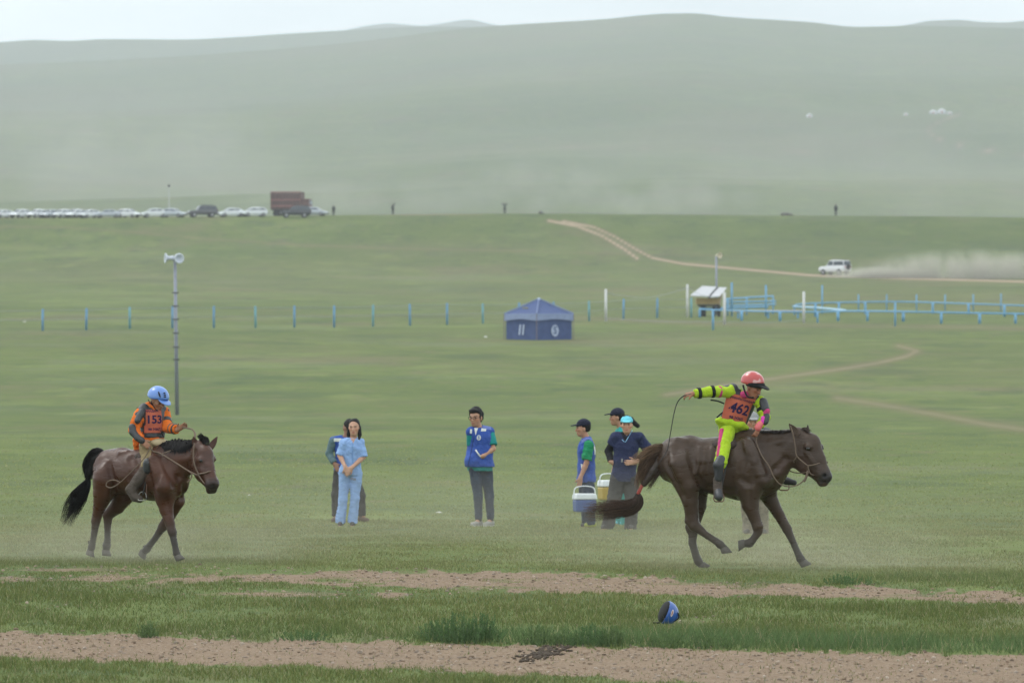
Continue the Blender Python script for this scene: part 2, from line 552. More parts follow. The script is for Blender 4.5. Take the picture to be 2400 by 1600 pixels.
def ground_material(name, hill=False):
    m = bpy.data.materials.new(name)
    t, b = nodes_of(m)
    N = t.nodes.new
    b.inputs['Roughness'].default_value = 0.9
    b.inputs['Specular IOR Level'].default_value = 0.15
    geo = N('ShaderNodeNewGeometry')
    at = N('ShaderNodeAttribute'); at.attribute_name = 'col'
    sep = N('ShaderNodeSeparateColor'); lk(t, at.outputs['Color'], sep.inputs['Color'])
    def noise(scale, det=4, rough=.55, sx=1, sy=1):
        mp = N('ShaderNodeMapping'); mp.inputs['Scale'].default_value = (sx, sy, 0.3)
        lk(t, geo.outputs['Position'], mp.inputs['Vector'])
        n = N('ShaderNodeTexNoise'); n.inputs['Scale'].default_value = scale
        n.inputs['Detail'].default_value = det; n.inputs['Roughness'].default_value = rough
        lk(t, mp.outputs['Vector'], n.inputs['Vector'])
        return n.outputs['Fac']
    def rng_(v, a, b_, c=0.0, d_=1.0):
        r = N('ShaderNodeMapRange'); r.inputs['From Min'].default_value = a; r.inputs['From Max'].default_value = b_
        r.inputs['To Min'].default_value = c; r.inputs['To Max'].default_value = d_
        lk(t, v, r.inputs['Value']); return r.outputs['Result']
    def mixc(fac, A, B):
        x = N('ShaderNodeMix'); x.data_type = 'RGBA'
        if isinstance(fac, float): x.inputs['Factor'].default_value = fac
        else: lk(t, fac, x.inputs['Factor'])
        for s_, k in ((A, 'A'), (B, 'B')):
            if isinstance(s_, tuple): x.inputs[k].default_value = (*s_, 1)
            else: lk(t, s_, x.inputs[k])
        return x.outputs['Result']
    def mth(op, a, b_):
        x = N('ShaderNodeMath'); x.operation = op; x.use_clamp = True
        for s_, k in ((a, 0), (b_, 1)):
            if isinstance(s_, (int, float)): x.inputs[k].default_value = s_
            else: lk(t, s_, x.inputs[k])
        return x.outputs['Value']
    g1 = (0.0840, 0.1124, 0.0281); g2 = (0.1188, 0.1447, 0.0365); g3 = (0.0605, 0.0905, 0.0262); br = (0.139, 0.122, 0.060)
    big = rng_(noise(0.011, 5, .6, 0.55, 1), .34, .66)
    mid = rng_(noise(0.09, 5, .6, 1, .5), .36, .64)
    fine = rng_(noise(1.3, 5, .65, .8, 1), .3, .7)
    tiny = rng_(noise(16.0, 4, .7), .3, .7)
    c = mixc(big, g1, g2)
    c = mixc(mth('MULTIPLY', mid, .6), c, g3)
    c = mixc(mth('MULTIPLY', fine, .55), c, g2)
    def layer(c, scale, sx, sy, lo, hi, am, colr, det=6, ro=.66):
        return mixc(mth('MULTIPLY', rng_(noise(scale, det, ro, sx, sy), lo, hi), am), c, colr)
    dkc = (0.0410, 0.0667, 0.0262); ltc = (0.1721, 0.2082, 0.0580); brc = (0.150, 0.122, 0.070); gyc = (0.1209, 0.1374, 0.0730)
    c = layer(c, .045, .8, .5, .50, .68, .65, ltc)
    c = layer(c, .062, .8, .35, .54, .66, .70, brc)
    c = layer(c, .13, 1, .38, .53, .66, .62, dkc)
    c = layer(c, .10, .7, .45, .54, .66, .60, gyc)
    c = layer(c, .19, 1, .40, .55, .66, .52, ltc)
    c = layer(c, .34, 1, .5, .55, .66, .56, dkc)
    c = layer(c, .55, 1, .5, .56, .66, .60, brc)
    c = layer(c, 1.1, 1, .7, .55, .66, .55, dkc)
    c = layer(c, .0018, 1, .5, .46, .60, .45, dkc, 5, .6)
    c = layer(c, .0042, .7, .6, .50, .64, .40, brc, 6, .65)
    c = mixc(mth('MULTIPLY', tiny, .3), c, g3)
    # tracks
    tr = mth('MULTIPLY', sep.outputs['Green'], rng_(noise(0.35, 5, .7), .25, .5, .55, 1.0))
    c = mixc(tr, c, mixc(rng_(sep.outputs['Green'], .4, .8), (0.158, 0.116, 0.074), (0.33, 0.245, 0.175)))
    # dirt strips with ragged edge
    dm = mth('ADD', sep.outputs['Red'], mth('MULTIPLY', mth('SUBTRACT', noise(5.0, 6, .7, .6, 1), .5), 1.1))
    dm2 = rng_(mth('SUBTRACT', sep.outputs['Red'], mth('MULTIPLY', noise(4.0, 7, .75, .6, 1), .85)), .0, .16)
    peb = N('ShaderNodeTexVoronoi'); peb.inputs['Scale'].default_value = 26.0
    lk(t, geo.outputs['Position'], peb.inputs['Vector'])
    dc = mixc(rng_(noise(2.2, 6, .7, .5, 1), .35, .65), (0.152, 0.094, 0.054), (0.216, 0.146, 0.088))
    dc = mixc(mth('MULTIPLY', rng_(noise(3.2, 6, .72, .55, 1), .54, .66), .6), dc, (0.088, 0.060, 0.040))
    dc = mixc(mth('MULTIPLY', rng_(noise(40.0, 3, .6), .35, .65), .5), dc, (0.098, 0.066, 0.043))
    pc = mixc(mth('MULTIPLY', rng_(peb.outputs['Distance'], .25, .7), .55), dc, (0.27, 0.205, 0.15))
    c = mixc(dm2, c, pc)
    lk(t, c, b.inputs['Base Color'])
    bp = N('ShaderNodeBump'); bp.inputs['Strength'].default_value = 0.5; bp.inputs['Distance'].default_value = 0.03
    lk(t, noise(9.0, 6, .75), bp.inputs['Height'])
    lk(t, bp.outputs['Normal'], b.inputs['Normal'])
    return m
M_ground = ground_material('steppe_grass')
gr = mesh_np('ground', V, Q, M_ground, None, True, np.stack([dirt.ravel(), trk.ravel(), lush.ravel()], -1))
tag(gr, kind='structure')

# ---- hills behind the first slope
def hill(name, dist, depth, tab, x0, x1, zoff=0.0, amp=10.0, seed=0):
    f = pchip([a for a, _ in tab], [b for _, b in tab])
    xs = np.linspace(x0, x1, 220); ts = np.linspace(0, 1.25, 40)
    PXh, T = np.meshgrid(xs, ts, indexing='ij')
    Dh = dist - depth + depth * T
    Xh = (PXh - 1200) * dist / F
    zt = CZ - (f(PXh) - 800) * dist / F
    Zh = zt - depth * np.where(T <= 1, .11 * (1 - T) + .02 * (1 - T) ** 2, .3 * (T - 1))
    Zh = Zh + amp * (fbm(Xh / (depth * .3), Dh / (depth * .3), seed) - .5) * np.clip(1 - T, 0, 1)
    Vh = np.stack([Xh, Dh, Zh], -1).reshape(-1, 3)
    n0, n1 = PXh.shape
    ii = np.arange(n0 - 1)[:, None] * n1 + np.arange(n1 - 1)[None, :]
    Qh = np.stack([ii, ii + n1, ii + n1 + 1, ii + 1], -1).reshape(-1, 4)
    o = mesh_np(name, Vh, Qh, M_ground, None, True, np.zeros((len(Vh), 3)))
    return tag(o, kind='structure')
hill('hill_far_left', 6500, 1400, [(-2500, 130), (-500, 108), (0, 98), (80, 93), (160, 95), (250, 91), (430, 92), (530, 88), (680, 78), (840, 69), (1000, 62), (1200, 64), (1500, 90), (2200, 160)], -2500, 2200, amp=30, seed=3)
hill('hill_far_right', 7000, 1500, [(1500, 130), (1900, 85), (2050, 66), (2130, 57), (2180, 48), (2250, 46), (2300, 51), (2360, 52), (2400, 48), (2600, 44), (3500, 60), (5000, 130)], 1500, 5000, amp=30, seed=5)
hill('mountain_range', 8900, 1300, [(500, 130), (780, 78), (850, 62), (910, 55), (990, 60), (1040, 54), (1098, 46), (1150, 56), (1210, 66), (1400, 110), (1700, 160)], 500, 1700, amp=40, seed=8)

# ---- hazy air
hb = MB().box((0, 4650, 300), (7600, 9500, 620))
M_haze = bpy.data.materials.new('hazy_air')
M_haze.use_nodes = True
ht = M_haze.node_tree; ht.nodes.clear()
ho = ht.nodes.new('ShaderNodeOutputMaterial')
pv = ht.nodes.new('ShaderNodeVolumePrincipled')
pv.inputs['Color'].default_value = (0.90, 0.95, 1.0, 1)
pv.inputs['Density'].default_value = 0.00016
pv.inputs['Anisotropy'].default_value = 0.25
ht.links.new(pv.outputs['Volume'], ho.inputs['Volume'])
hz = hb.build('haze', M_haze)
tag(hz, kind='stuff')

# ------------------------------------------------------------------ people
class Fig:
    """reads joints off an enlarged crop: (crop x, crop y, metres behind the reference plane) -> metres from base"""
    def __init__(s, x0, y0, sc_, D, base_px, base_py=None):
        s.x0, s.y0, s.sc, s.D = x0, y0, sc_, D
        b = W(base_px, 800, D); b[2] = float(ground_z(b[0], b[1]))
        s.base = b
    def __call__(s, zx, zy, dy=0.0):
        return W(s.x0 + zx / s.sc, s.y0 + zy / s.sc, s.D + dy) - s.base
    def r(s, zr): return zr / s.sc * s.D / F

def wrinkle(amp, fr, seed=0):
    r_ = np.random.default_rng(seed)
    n = 16
    K = r_.normal(size=(n, 3)) * fr * np.exp(r_.uniform(-1.0, .7, n))[:, None]; ph = r_.uniform(0, 6.28, n)
    am = 1.0 / (np.linalg.norm(K, axis=1) / fr + .5)
    K2 = r_.normal(size=(3, 3)) * 9; p2 = r_.uniform(0, 6.28, 3)
    def f(P):
        o = 0
        for k, p, a in zip(K, ph, am): o = o + np.sin(P @ k + p) * a
        m = 1.0
        for k, p in zip(K2, p2): m = m + .33 * np.sin(P @ k + p)
        return o * m * amp / 4.5
    return f

UP = np.array([0, 0, 1.0])
def frame(f, u=UP):
    f = unit(f); r = unit(np.cross(f, u)); u = np.cross(r, f)
    return np.stack([r, f, u], 1)       # columns: person's right... r, f, u

SKIN = (0.38, 0.20, 0.125)
M_skin = mat('skin', attr=True, rough=.55, spec=.35, var=.05, scale=25)
M_hair = mat('black_hair', (0.008, 0.007, 0.007), rough=.6, spec=.2, var=.3, scale=60, bump=.6, bscale=90)
def cloth(name, rgb, var=.1, rough=.85, scale=14, bump=.9, bscale=17, **k): return mat(name, rgb, rough=rough, spec=.2, var=var, scale=scale, bump=bump, bscale=bscale, bdist=.03, sheen=.04, **k)

def head_sdf(S, c, f, u, s=1.0):
    A = frame(f, u); r, f, u = A[:, 0], A[:, 1], A[:, 2]
    p = lambda a, b, e: c + (r * a + f * b + u * e) * s
    S.ell(p(0, -.014, .03), np.array([.074, .093, .086]) * s, A, .02)
    S.ell(p(0, .02, -.035), np.array([.060, .068, .082]) * s, A, .03)
    S.ell(p(0, .055, -.092), np.array([.033, .030, .025]) * s, A, .03)
    for q in (-1, 1):
        S.ell(p(q * .040, .058, -.018), np.array([.024, .02, .018]) * s, A, .02)
        S.cap(p(q * .012, .084, .022), p(q * .045, .068, .022), .011 * s, .009 * s, .014)
        S.ell(p(q * .074, -.008, -.016), np.array([.011, .021, .033]) * s, A, .008)
        S.ell(p(q * .030, .098, .004), np.array([.015, .016, .010]) * s, A, .012, 's')
    S.cap(p(0, .085, .008), p(0, .103, -.030), .0095 * s, .0145 * s, .012)
    S.ell(p(0, .080, -.064), np.array([.024, .014, .013]) * s, A, .012)

def face_colour(c, f, u, s=1.0, skin=SKIN, brow=(.07, .042, .032), beard=0.0):
    A = frame(f, u)
    def fn(V, base):
        q = (V - c) @ A / s
        a = np.abs(q[:, 0]); b = q[:, 1]; e = q[:, 2]
        near = (np.linalg.norm(q, axis=1) < .16) & (b > .035)
        eye = near & (((a - .031) / .014) ** 2 + ((e - .004) / .006) ** 2 < 1)
        br = near & (np.abs(a - .034) < .019) & (np.abs(e - .026) < .0048)
        lip = near & (((a) / .026) ** 2 + ((e + .066) / .0085) ** 2 < 1) & (b > .06)
        base = base.copy()
        chk = near & (np.hypot(a - .04, e + .025) < .025)
        base[chk] = base[chk] * np.array([1.08, .94, .92])
        if beard:
            bd = near & (e < -.05) & ~lip
            base[bd] *= 1 - beard
        base[lip] = np.array(skin) * np.array([.80, .52, .55])
        base[br] = brow
        base[eye] = (.035, .022, .018)
        return base
    return fn

def hand_sdf(S, wr, dv, pn, side=1, s=1.0, curl=.5, spread=.12, thumb=1.0):
    """dv: towards the fingertips, pn: palm normal, side=+1 puts the thumb at dv x pn"""
    dv = unit(dv); pn = unit(np.asarray(pn, float) - dv * np.dot(pn, dv)); sv = np.cross(dv, pn) * side
    A = np.stack([sv, dv, pn], 1)
    S.ell(wr + dv * .048 * s, np.array([.040, .052, .017]) * s, A, .02)
    S.cap(wr - dv * .02 * s, wr + dv * .02 * s, .024 * s, .026 * s, .02)
    for i, (o, L) in enumerate(((.029, .068), (.010, .077), (-.010, .070), (-.028, .055))):
        b = wr + dv * .088 * s + sv * o * s
        d1 = unit(dv + sv * o * spread * 14 + pn * curl * .45)
        m = b + d1 * L * .52 * s
        d2 = unit(d1 + pn * curl * 1.5)
        S.cap(b - d1 * .012 * s, m, .0098 * s, .009 * s, .006); S.cap(m, m + d2 * L * .5 * s, .009 * s, .0078 * s, .005)
    tb = wr + dv * .028 * s + sv * .034 * s
    td = unit(dv * .75 + sv * .65 * thumb + pn * .35)
    tm = tb + td * .036 * s
    S.cap(tb, tm, .0125 * s, .0105 * s, .012); S.cap(tm, tm + unit(td + dv * .5 + pn * curl * .5) * .03 * s, .0105 * s, .0085 * s, .006)

def person(label, J, hf, tf, group=None, s=1.0, hu=UP, skin=SKIN, vox=.0095, hands=None, beard=0.0, base=None, fat=1.0, lean=None):
    """J: dict of joints. Builds the skin body as one surface and returns (root, torso frame, J)"""
    root = thing('person', label, 'person', base, 0, group)
    T = frame(tf, UP if lean is None else lean)
    S = SDF(vox)
    pc, nb = J['pc'], J['nb']
    ch = pc + (nb - pc) * .66; wa = pc + (nb - pc) * .28
    sw = np.linalg.norm(J['shR'] - J['shL']) / 2
    S.ell(pc, np.array([.142, .10, .12]) * s, T, .04)
    S.ell(wa, np.array([.115 * fat, .082 * fat, .15]) * s, T, .04)
    S.ell(ch, np.array([.130, .088, .15]) * s, T, .04)
    for q in 'RL':
        S.cap(nb - UP * .03 * s, J['sh' + q], .038 * s, .036 * s, .03)
        S.chain([(J['sh' + q], .038 * s), (J['el' + q], .035 * s)], .03)
        m = J['el' + q] * .7 + J['wr' + q] * .3
        S.chain([(J['el' + q], .036 * s), (m, .038 * s), (J['wr' + q], .025 * s)], .02)
        S.chain([(J['hip' + q], .072 * s), (J['kn' + q], .047 * s)], .03)
        m = J['kn' + q] * .65 + J['an' + q] * .35
        S.chain([(J['kn' + q], .046 * s), (m, .046 * s), (J['an' + q], .032 * s)], .02)
        S.cap(J['an' + q], J['toe' + q], .034 * s, .026 * s, .02)
        dv, pn, sd_, cu = (hands or {}).get(q, (J['wr' + q] - J['el' + q], T[:, 1] * -1, 1, .6))[:4]
        hand_sdf(S, J['wr' + q], dv, pn, sd_, s, cu, *((hands or {}).get(q, (0, 0, 0, 0))[4:]))
    hc = J['head']
    S.chain([(nb - UP * .02 * s, .055 * s), (hc - UP * .05 * s - unit(hf) * .01 * s, .047 * s)], .03)
    hs = J.get('hs', s)
    head_sdf(S, hc, hf, hu, hs)
    fc = face_colour(hc, hf, hu, hs, skin, beard=beard)
    sdf_obj('body', S, M_skin, root, lambda V: fc(V, np.tile(np.array(skin, float), (len(V), 1))))
    return root, T

def hair(root, hc, hf, s=1.0, hu=UP, m=None, low=.0, front=.05, vol=1.0, extra=None, name='hair', k=1):
    A = frame(hf, hu); r, f, u = A[:, 0], A[:, 1], A[:, 2]
    S = SDF(.009)
    S.ell(hc + (u * .036 - f * .020) * s, np.array([.082, .100, .095]) * s * vol, A, .01)
    S.ell(hc + (u * .0 - f * .045) * s, np.array([.072, .065, .085]) * s * vol, A, .02)
    S.plane(hc + (f * (front - .01) + u * .045) * s, f * .8 - u * .6, .01)
    S.plane(hc - u * (.075 + low) * s, -u, .01)
    if extra: extra(S, A)
    S.noise = wrinkle(.007, 90, 5 + k)
    return sdf_obj(name, S, m or M_hair, root)

def torso_garment(J, T, s, e, hem, sleeves=None, fat=1.0, k=1, amp=.006, pel=0.0, vox=.0105, shoulder=.0, chestk=1.0):
    """e: looseness, hem: point of the hem plane; sleeves {q: (t, r0, r1)} t up to 1 = elbow, 2 = wrist"""
    S = SDF(vox)
    pc, nb = J['pc'], J['nb']
    ch = pc + (nb - pc) * .66; wa = pc + (nb - pc) * .30
    S.ell(pc - UP * .03 * s, np.array([.148 + pel, .108 + pel * .6, .17]) * s + e, T, .05)
    S.ell(wa, np.array([.130 * fat, .096 * fat, .17]) * s + e, T, .04)
    S.ell(ch, np.array([.146 * chestk, .100, .165]) * s + e, T, .04)
    for q in 'RL':
        S.cap(nb - UP * .025 * s, J['sh' + q], .048 * s + e * .6, .050 * s + e * .7, .03)
        if sleeves and q in sleeves:
            t, r0, r1 = sleeves[q]
            a, b, c = J['sh' + q], J['el' + q], J['wr' + q]
            if t <= 1: S.fcap(a, a + (b - a) * t, r0, r1, .03)
            else:
                rm = (r0 + r1) / 2
                S.cap(a, b, r0, rm, .03); S.fcap(b, b + (c - b) * (t - 1), rm, r1, .015)
    S.ell(nb + UP * .035 * s + T[:, 1] * .02 * s, np.array([.058, .06, .07]) * s, None, .02, 's')
    S.plane(hem, -UP + T[:, 1] * .0, .0)
    S.noise = wrinkle(amp * .95, 85, k)
    return S

def trousers(J, s, r0, r1, r2, k=1, end=.94, amp=.006, T=None, top=.06, vox=.0105):
    S = SDF(vox)
    S.ell(J['pc'] - UP * .01 * s, np.array([.150, .112, .13]) * s, T, .03)
    for q in 'RL':
        a, b, c = J['hip' + q], J['kn' + q], J['an' + q]
        S.cap(a, b, r0, r1, .03); S.fcap(b, b + (c - b) * end, r1, r2, .02)
    S.plane(J['pc'] + UP * top * s, UP, .0)
    S.noise = wrinkle(amp * .95, 75, k + 40)
    return S

def shoe(root, an, toe, m, s=1.0, name='shoe', sole=None, hgt=.0):
    """low shoe; sole lies flat under ankle and toe"""
    d = unit(np.array([toe[0] - an[0], toe[1] - an[1], 0])); 
    zf = toe[2]
    heel = np.array([an[0], an[1], zf]) - d * .035 * s
    tp = np.array([toe[0], toe[1], zf])
    S = SDF(.0095)
    S.chain([(heel + UP * .035 * s, .037 * s), ((heel + tp) / 2 + UP * .034 * s, .037 * s), (tp + UP * .026 * s, .033 * s)], .03)
    S.cap(heel + UP * .04 * s, an + UP * hgt, .040 * s, .042 * s, .02)
    S.plane(np.array([0, 0, zf - .004]), -UP)
    o = sdf_obj(name, S, m, root)
    if sole:
        S2 = SDF(.0095); S2.chain([(heel + UP * .006, .040 * s), ((heel + tp) / 2 + UP * .006, .038 * s), (tp + UP * .006, .037 * s)], .02)
        S2.plane(np.array([0, 0, zf + .014]), UP); S2.plane(np.array([0, 0, zf - .010]), -UP)
        sdf_obj('sole', S2, sole, o)
    return o

def cap_hat(root, hc, hf, m, s=1.0, hu=UP, brim=.075, name='cap', soft=False):
    A = frame(hf, hu); r, f, u = A[:, 0], A[:, 1], A[:, 2]
    S = SDF(.0085)
    S.ell(hc + (u * .040 - f * .016) * s, np.array([.085, .105, .096 if not soft else .085]) * s, A, .01)
    S.plane(hc + (u * .036) * s, -u * .97 - f * .12, .0)
    if brim:
        S.ell(hc + (u * .050 + f * .105) * s, np.array([.066, .075, .009]) * s, frame(f - u * .1, u), .012)
    return sdf_obj(name, S, m, root)

def march(S, p0, dv, tmax=.6):
    """first surface hit of an SDF along dv from each p0"""
    t = np.zeros(len(p0))
    for _ in range(60):
        P = p0 + dv * t[:, None]
        t = np.minimum(t + np.clip(S.eval(P) * .7, -.01, .05), tmax)
    t = np.minimum(t, np.median(t) + .05)
    return p0 + dv * t[:, None]

def patch(name, S, c, n, u, poly_w, material, root, off=.004, thick=.004, nu=14, nv=14):
    """thin sheet laid on an SDF surface. poly_w(v) -> (left, right) half widths; v in 0..1 from bottom to top; c: centre, n: outward, u: up"""
    n = unit(n); u = unit(u - n * np.dot(u, n)); r = np.cross(u, n)      # r points to image right when n points to the camera
    P = []
    for j in range(nv + 1):
        v = j / nv; l, rr, y = poly_w(v)
        for i_ in range(nu + 1):
            x = l + (rr - l) * i_ / nu
            P.append(c + n * .25 + r * x + u * y)
    H = march(S, np.array(P), -n)
    Vt = H + n * off; Vb = H + n * (off - thick)
    idx = np.arange((nu + 1) * (nv + 1)).reshape(nv + 1, nu + 1)
    q = np.stack([idx[:-1, :-1], idx[:-1, 1:], idx[1:, 1:], idx[1:, :-1]], -1).reshape(-1, 4)
    return mesh_np(name, Vt, q, material, root, True)

def lettering(name, txt, S, c, n, u, size, material, root, off=.007, slant=0.0, res=2, bold=.0, align='CENTER'):
    """flat print wrapped on an SDF surface"""
    cu = bpy.data.curves.new('txt', 'FONT'); cu.body = txt; cu.size = size; cu.align_x = align; cu.align_y = 'CENTER'
    cu.resolution_u = res; cu.offset = bold; cu.fill_mode = 'FRONT'; cu.extrude = 0
    ob = bpy.data.objects.new('txt', cu); COL.objects.link(ob)
    dg = bpy.context.evaluated_depsgraph_get(); dg.update()
    me = bpy.data.meshes.new_from_object(ob.evaluated_get(dg))
    bpy.data.objects.remove(ob)
    bm = bmesh.new(); bm.from_mesh(me)
    bmesh.ops.triangulate(bm, faces=bm.faces)
    bmesh.ops.subdivide_edges(bm, edges=[e for e in bm.edges if e.calc_length() > size * .25], cuts=1)
    bmesh.ops.triangulate(bm, faces=bm.faces)
    n = unit(n); u = unit(u - n * np.dot(u, n)); r = np.cross(u, n)
    co = np.array([v.co[:] for v in bm.verts]) if len(bm.verts) else np.zeros((0, 3))
    if not len(co): bm.free(); return None
    P = c + n * .25 + r * (co[:, 0:1] + slant * co[:, 1:2]) + u * co[:, 1:2]
    H = (march(S, P, -n) if S is not None else c + r * co[:, 0:1] + u * co[:, 1:2]) + n * off
    for v, h in zip(bm.verts, H): v.co = h
    bm.to_mesh(me); bm.free()
    me.name = name; me.materials.clear(); me.materials.append(material)
    return link(bpy.data.objects.new(name, me), root)

# ------------------------------------------------------------------ horses
def coat(name, rough=.36, streak=.4):
    m = bpy.data.materials.new(name)
    t, b = nodes_of(m); N = t.nodes.new
    at = N('ShaderNodeAttribute'); at.attribute_name = 'col'
    co = N('ShaderNodeTexCoord')
    n = N('ShaderNodeTexNoise'); n.inputs['Scale'].default_value = 4; n.inputs['Detail'].default_value = 6
    lk(t, co.outputs['Object'], n.inputs['Vector'])
    r = N('ShaderNodeMapRange'); r.inputs['To Min'].default_value = .72; r.inputs['To Max'].default_value = 1.28
    lk(t, n.outputs['Fac'], r.inputs['Value'])
    mul = N('ShaderNodeVectorMath'); mul.operation = 'SCALE'
    lk(t, at.outputs['Color'], mul.inputs[0]); lk(t, r.outputs['Result'], mul.inputs['Scale'])
    lk(t, mul.outputs['Vector'], b.inputs['Base Color'])
    # damp streaks in the coat: glossier, finely ridged
    mp_ = N('ShaderNodeMapping'); mp_.inputs['Rotation'].default_value = (0, R(38), 0); mp_.inputs['Scale'].default_value = (1.0, 1.0, 3.2)
    lk(t, co.outputs['Object'], mp_.inputs['Vector'])
    n2 = N('ShaderNodeTexNoise'); n2.inputs['Scale'].default_value = 5.5; n2.inputs['Detail'].default_value = 5
    lk(t, mp_.outputs['Vector'], n2.inputs['Vector'])
    r2 = N('ShaderNodeMapRange'); r2.inputs['From Min'].default_value = .38; r2.inputs['From Max'].default_value = .62
    r2.inputs['To Min'].default_value = rough - .1; r2.inputs['To Max'].default_value = rough + .18
    lk(t, n2.outputs['Fac'], r2.inputs['Value']); lk(t, r2.outputs['Result'], b.inputs['Roughness'])
    n3 = N('ShaderNodeTexNoise'); n3.inputs['Scale'].default_value = 45; n3.inputs['Detail'].default_value = 3
    lk(t, mp_.outputs['Vector'], n3.inputs['Vector'])
    bp = N('ShaderNodeBump'); bp.inputs['Strength'].default_value = .35; bp.inputs['Distance'].default_value = .008
    bp2 = N('ShaderNodeBump'); bp2.inputs['Strength'].default_value = streak; bp2.inputs['Distance'].default_value = .02
    lk(t, n2.outputs['Fac'], bp2.inputs['Height']); lk(t, n3.outputs['Fac'], bp.inputs['Height'])
    lk(t, bp2.outputs['Normal'], bp.inputs['Normal']); lk(t, bp.outputs['Normal'], b.inputs['Normal'])
    b.inputs['Specular IOR Level'].default_value = .30
    b.inputs['Sheen Weight'].default_value = .0
    return m
M_coat = coat('horse_coat')
M_hoof = mat('hoof_horn', (0.062, 0.054, 0.047), rough=.7, var=.25, scale=30, bump=.4)
M_eye = mat('dark_eye', (0.008, 0.006, 0.005), rough=.12, spec=.6, var=.05)
M_rope = mat('tan_rope', (0.15, 0.105, 0.075), rough=.85, var=.2, scale=60, bump=.6, bscale=200)
M_strap = mat('brown_leather', (0.16, 0.085, 0.055), rough=.6, var=.2, scale=40, bump=.3)
M_dark = mat('black_leather', (0.018, 0.016, 0.016), rough=.55, var=.2, scale=40, bump=.3)
M_steel = mat('dull_steel', (0.30, 0.29, 0.27), rough=.45, metal=.8, var=.2, scale=20)

def spline(pts, n):
    """Catmull-Rom through points"""
    P = np.array([np.asarray(p, float) for p in pts]); m = len(P)
    out = []
    for t in np.linspace(0, m - 1, n):
        i = min(int(t), m - 2); u = t - i
        p0, p1, p2, p3 = P[max(i - 1, 0)], P[i], P[i + 1], P[min(i + 2, m - 1)]
        out.append(.5 * (2 * p1 + (p2 - p0) * u + (2*p0 - 5*p1 + 4*p2 - p3) * u**2 + (3*p1 - p0 - 3*p2 + p3) * u**3))
    return np.array(out)

def strands(name, guide, rad, n, m, root, seg=12, thick=.0035, seed=0, tmin=.6, flat=None, cols=None, wave=.01, t0=0.0):
    """hair lock: n thin tapering strands around a guide curve, rad = radii along it"""
    r_ = np.random.default_rng(seed)
    G = spline(guide, 60); rr = np.interp(np.linspace(0, 1, 60), np.linspace(0, 1, len(rad)), rad)
    V = []; Fq = []; C = []
    for k in range(n):
        th = r_.uniform(0, 6.283); q = math.sqrt(r_.uniform(0, 1))
        a0 = r_.uniform(0, t0) if t0 else 0.0
        te = r_.uniform(tmin, 1.0); ph = r_.uniform(0, 6.28, 2); cc = r_.uniform(.6, 1.5)
        ts = np.linspace(a0, te, seg)
        idx = np.clip(ts * 59, 0, 58.999); i0 = idx.astype(int); fr = (idx - i0)[:, None]
        c = G[i0] * (1 - fr) + G[i0 + 1] * fr
        tg = G[i0 + 1] - G[i0]; tg /= np.linalg.norm(tg, axis=1)[:, None]
        e1 = np.cross(tg, np.array([0, 1.0, 0.12])); e1 /= np.linalg.norm(e1, axis=1)[:, None]
        e2 = np.cross(tg, e1)
        R0 = np.interp(ts, np.linspace(0, 1, 60), rr)[:, None]
        f2 = flat or 1.0
        p = c + (e1 * math.cos(th) * q + e2 * math.sin(th) * q * f2) * R0
        p = p + e1 * (wave * np.sin(ts * 7 + ph[0]) * ts)[:, None] + e2 * (wave * np.sin(ts * 6 + ph[1]) * ts)[:, None]
        w_ = thick * (1.0 - .75 * (ts - a0) / max(te - a0, 1e-3))[:, None] * r_.uniform(.7, 1.3)
        b = len(V)
        for j in range(seg):
            for an in (0, 2.094, 4.189):
                V.append(p[j] + (e1[j] * math.cos(an) + e2[j] * math.sin(an)) * w_[j])
                if cols is not None:
                    C.append((np.array(cols[0]) * (1 - ts[j]) + np.array(cols[1]) * ts[j]) * cc)
        for j in range(seg - 1):
            for s_ in range(3):
                Fq.append((b + j*3 + s_, b + j*3 + (s_+1) % 3, b + (j+1)*3 + (s_+1) % 3, b + (j+1)*3 + s_))
    return mesh_np(name, V, Fq, m, root, True, np.array(C) if cols is not None else None)

M_horsehair = mat('horse_hair', attr=True, rough=.65, spec=.15, var=.1)

def rope(name, pts, r, m, root, n=40, k=6):
    return MB().tube(spline(pts, n), r, k).build(name, m, root, smooth=True)

def hoof(root, top, toe_dir, down, size=1.0):
    """flared hoof; top = coronet centre, down = wall direction, toe_dir = forward"""
    dn = unit(down); fw = unit(np.asarray(toe_dir, float) - dn * np.dot(toe_dir, dn)); sd_ = np.cross(fw, dn)
    V = []; Fq = []
    prof = [(.046, -.012, 0.0), (.050, .0, 0.0), (.056, .03, .012), (.062, .062, .026), (.057, .066, .026), (.0, .060, .022)]
    n = 16
    for r_, z, sh in prof:
        for k in range(n):
            a = 2 * math.pi * k / n
            V.append(top + (fw * (math.cos(a) * r_ * 1.08 + sh) + sd_ * math.sin(a) * r_ * .95 + dn * z) * size)
    for i_ in range(len(prof) - 1):
        for k in range(n): Fq.append((i_*n + k, i_*n + (k+1) % n, (i_+1)*n + (k+1) % n, (i_+1)*n + k))
    return mesh_np('hoof', V, np.array(Fq)[:, ::-1], M_hoof, root, True)

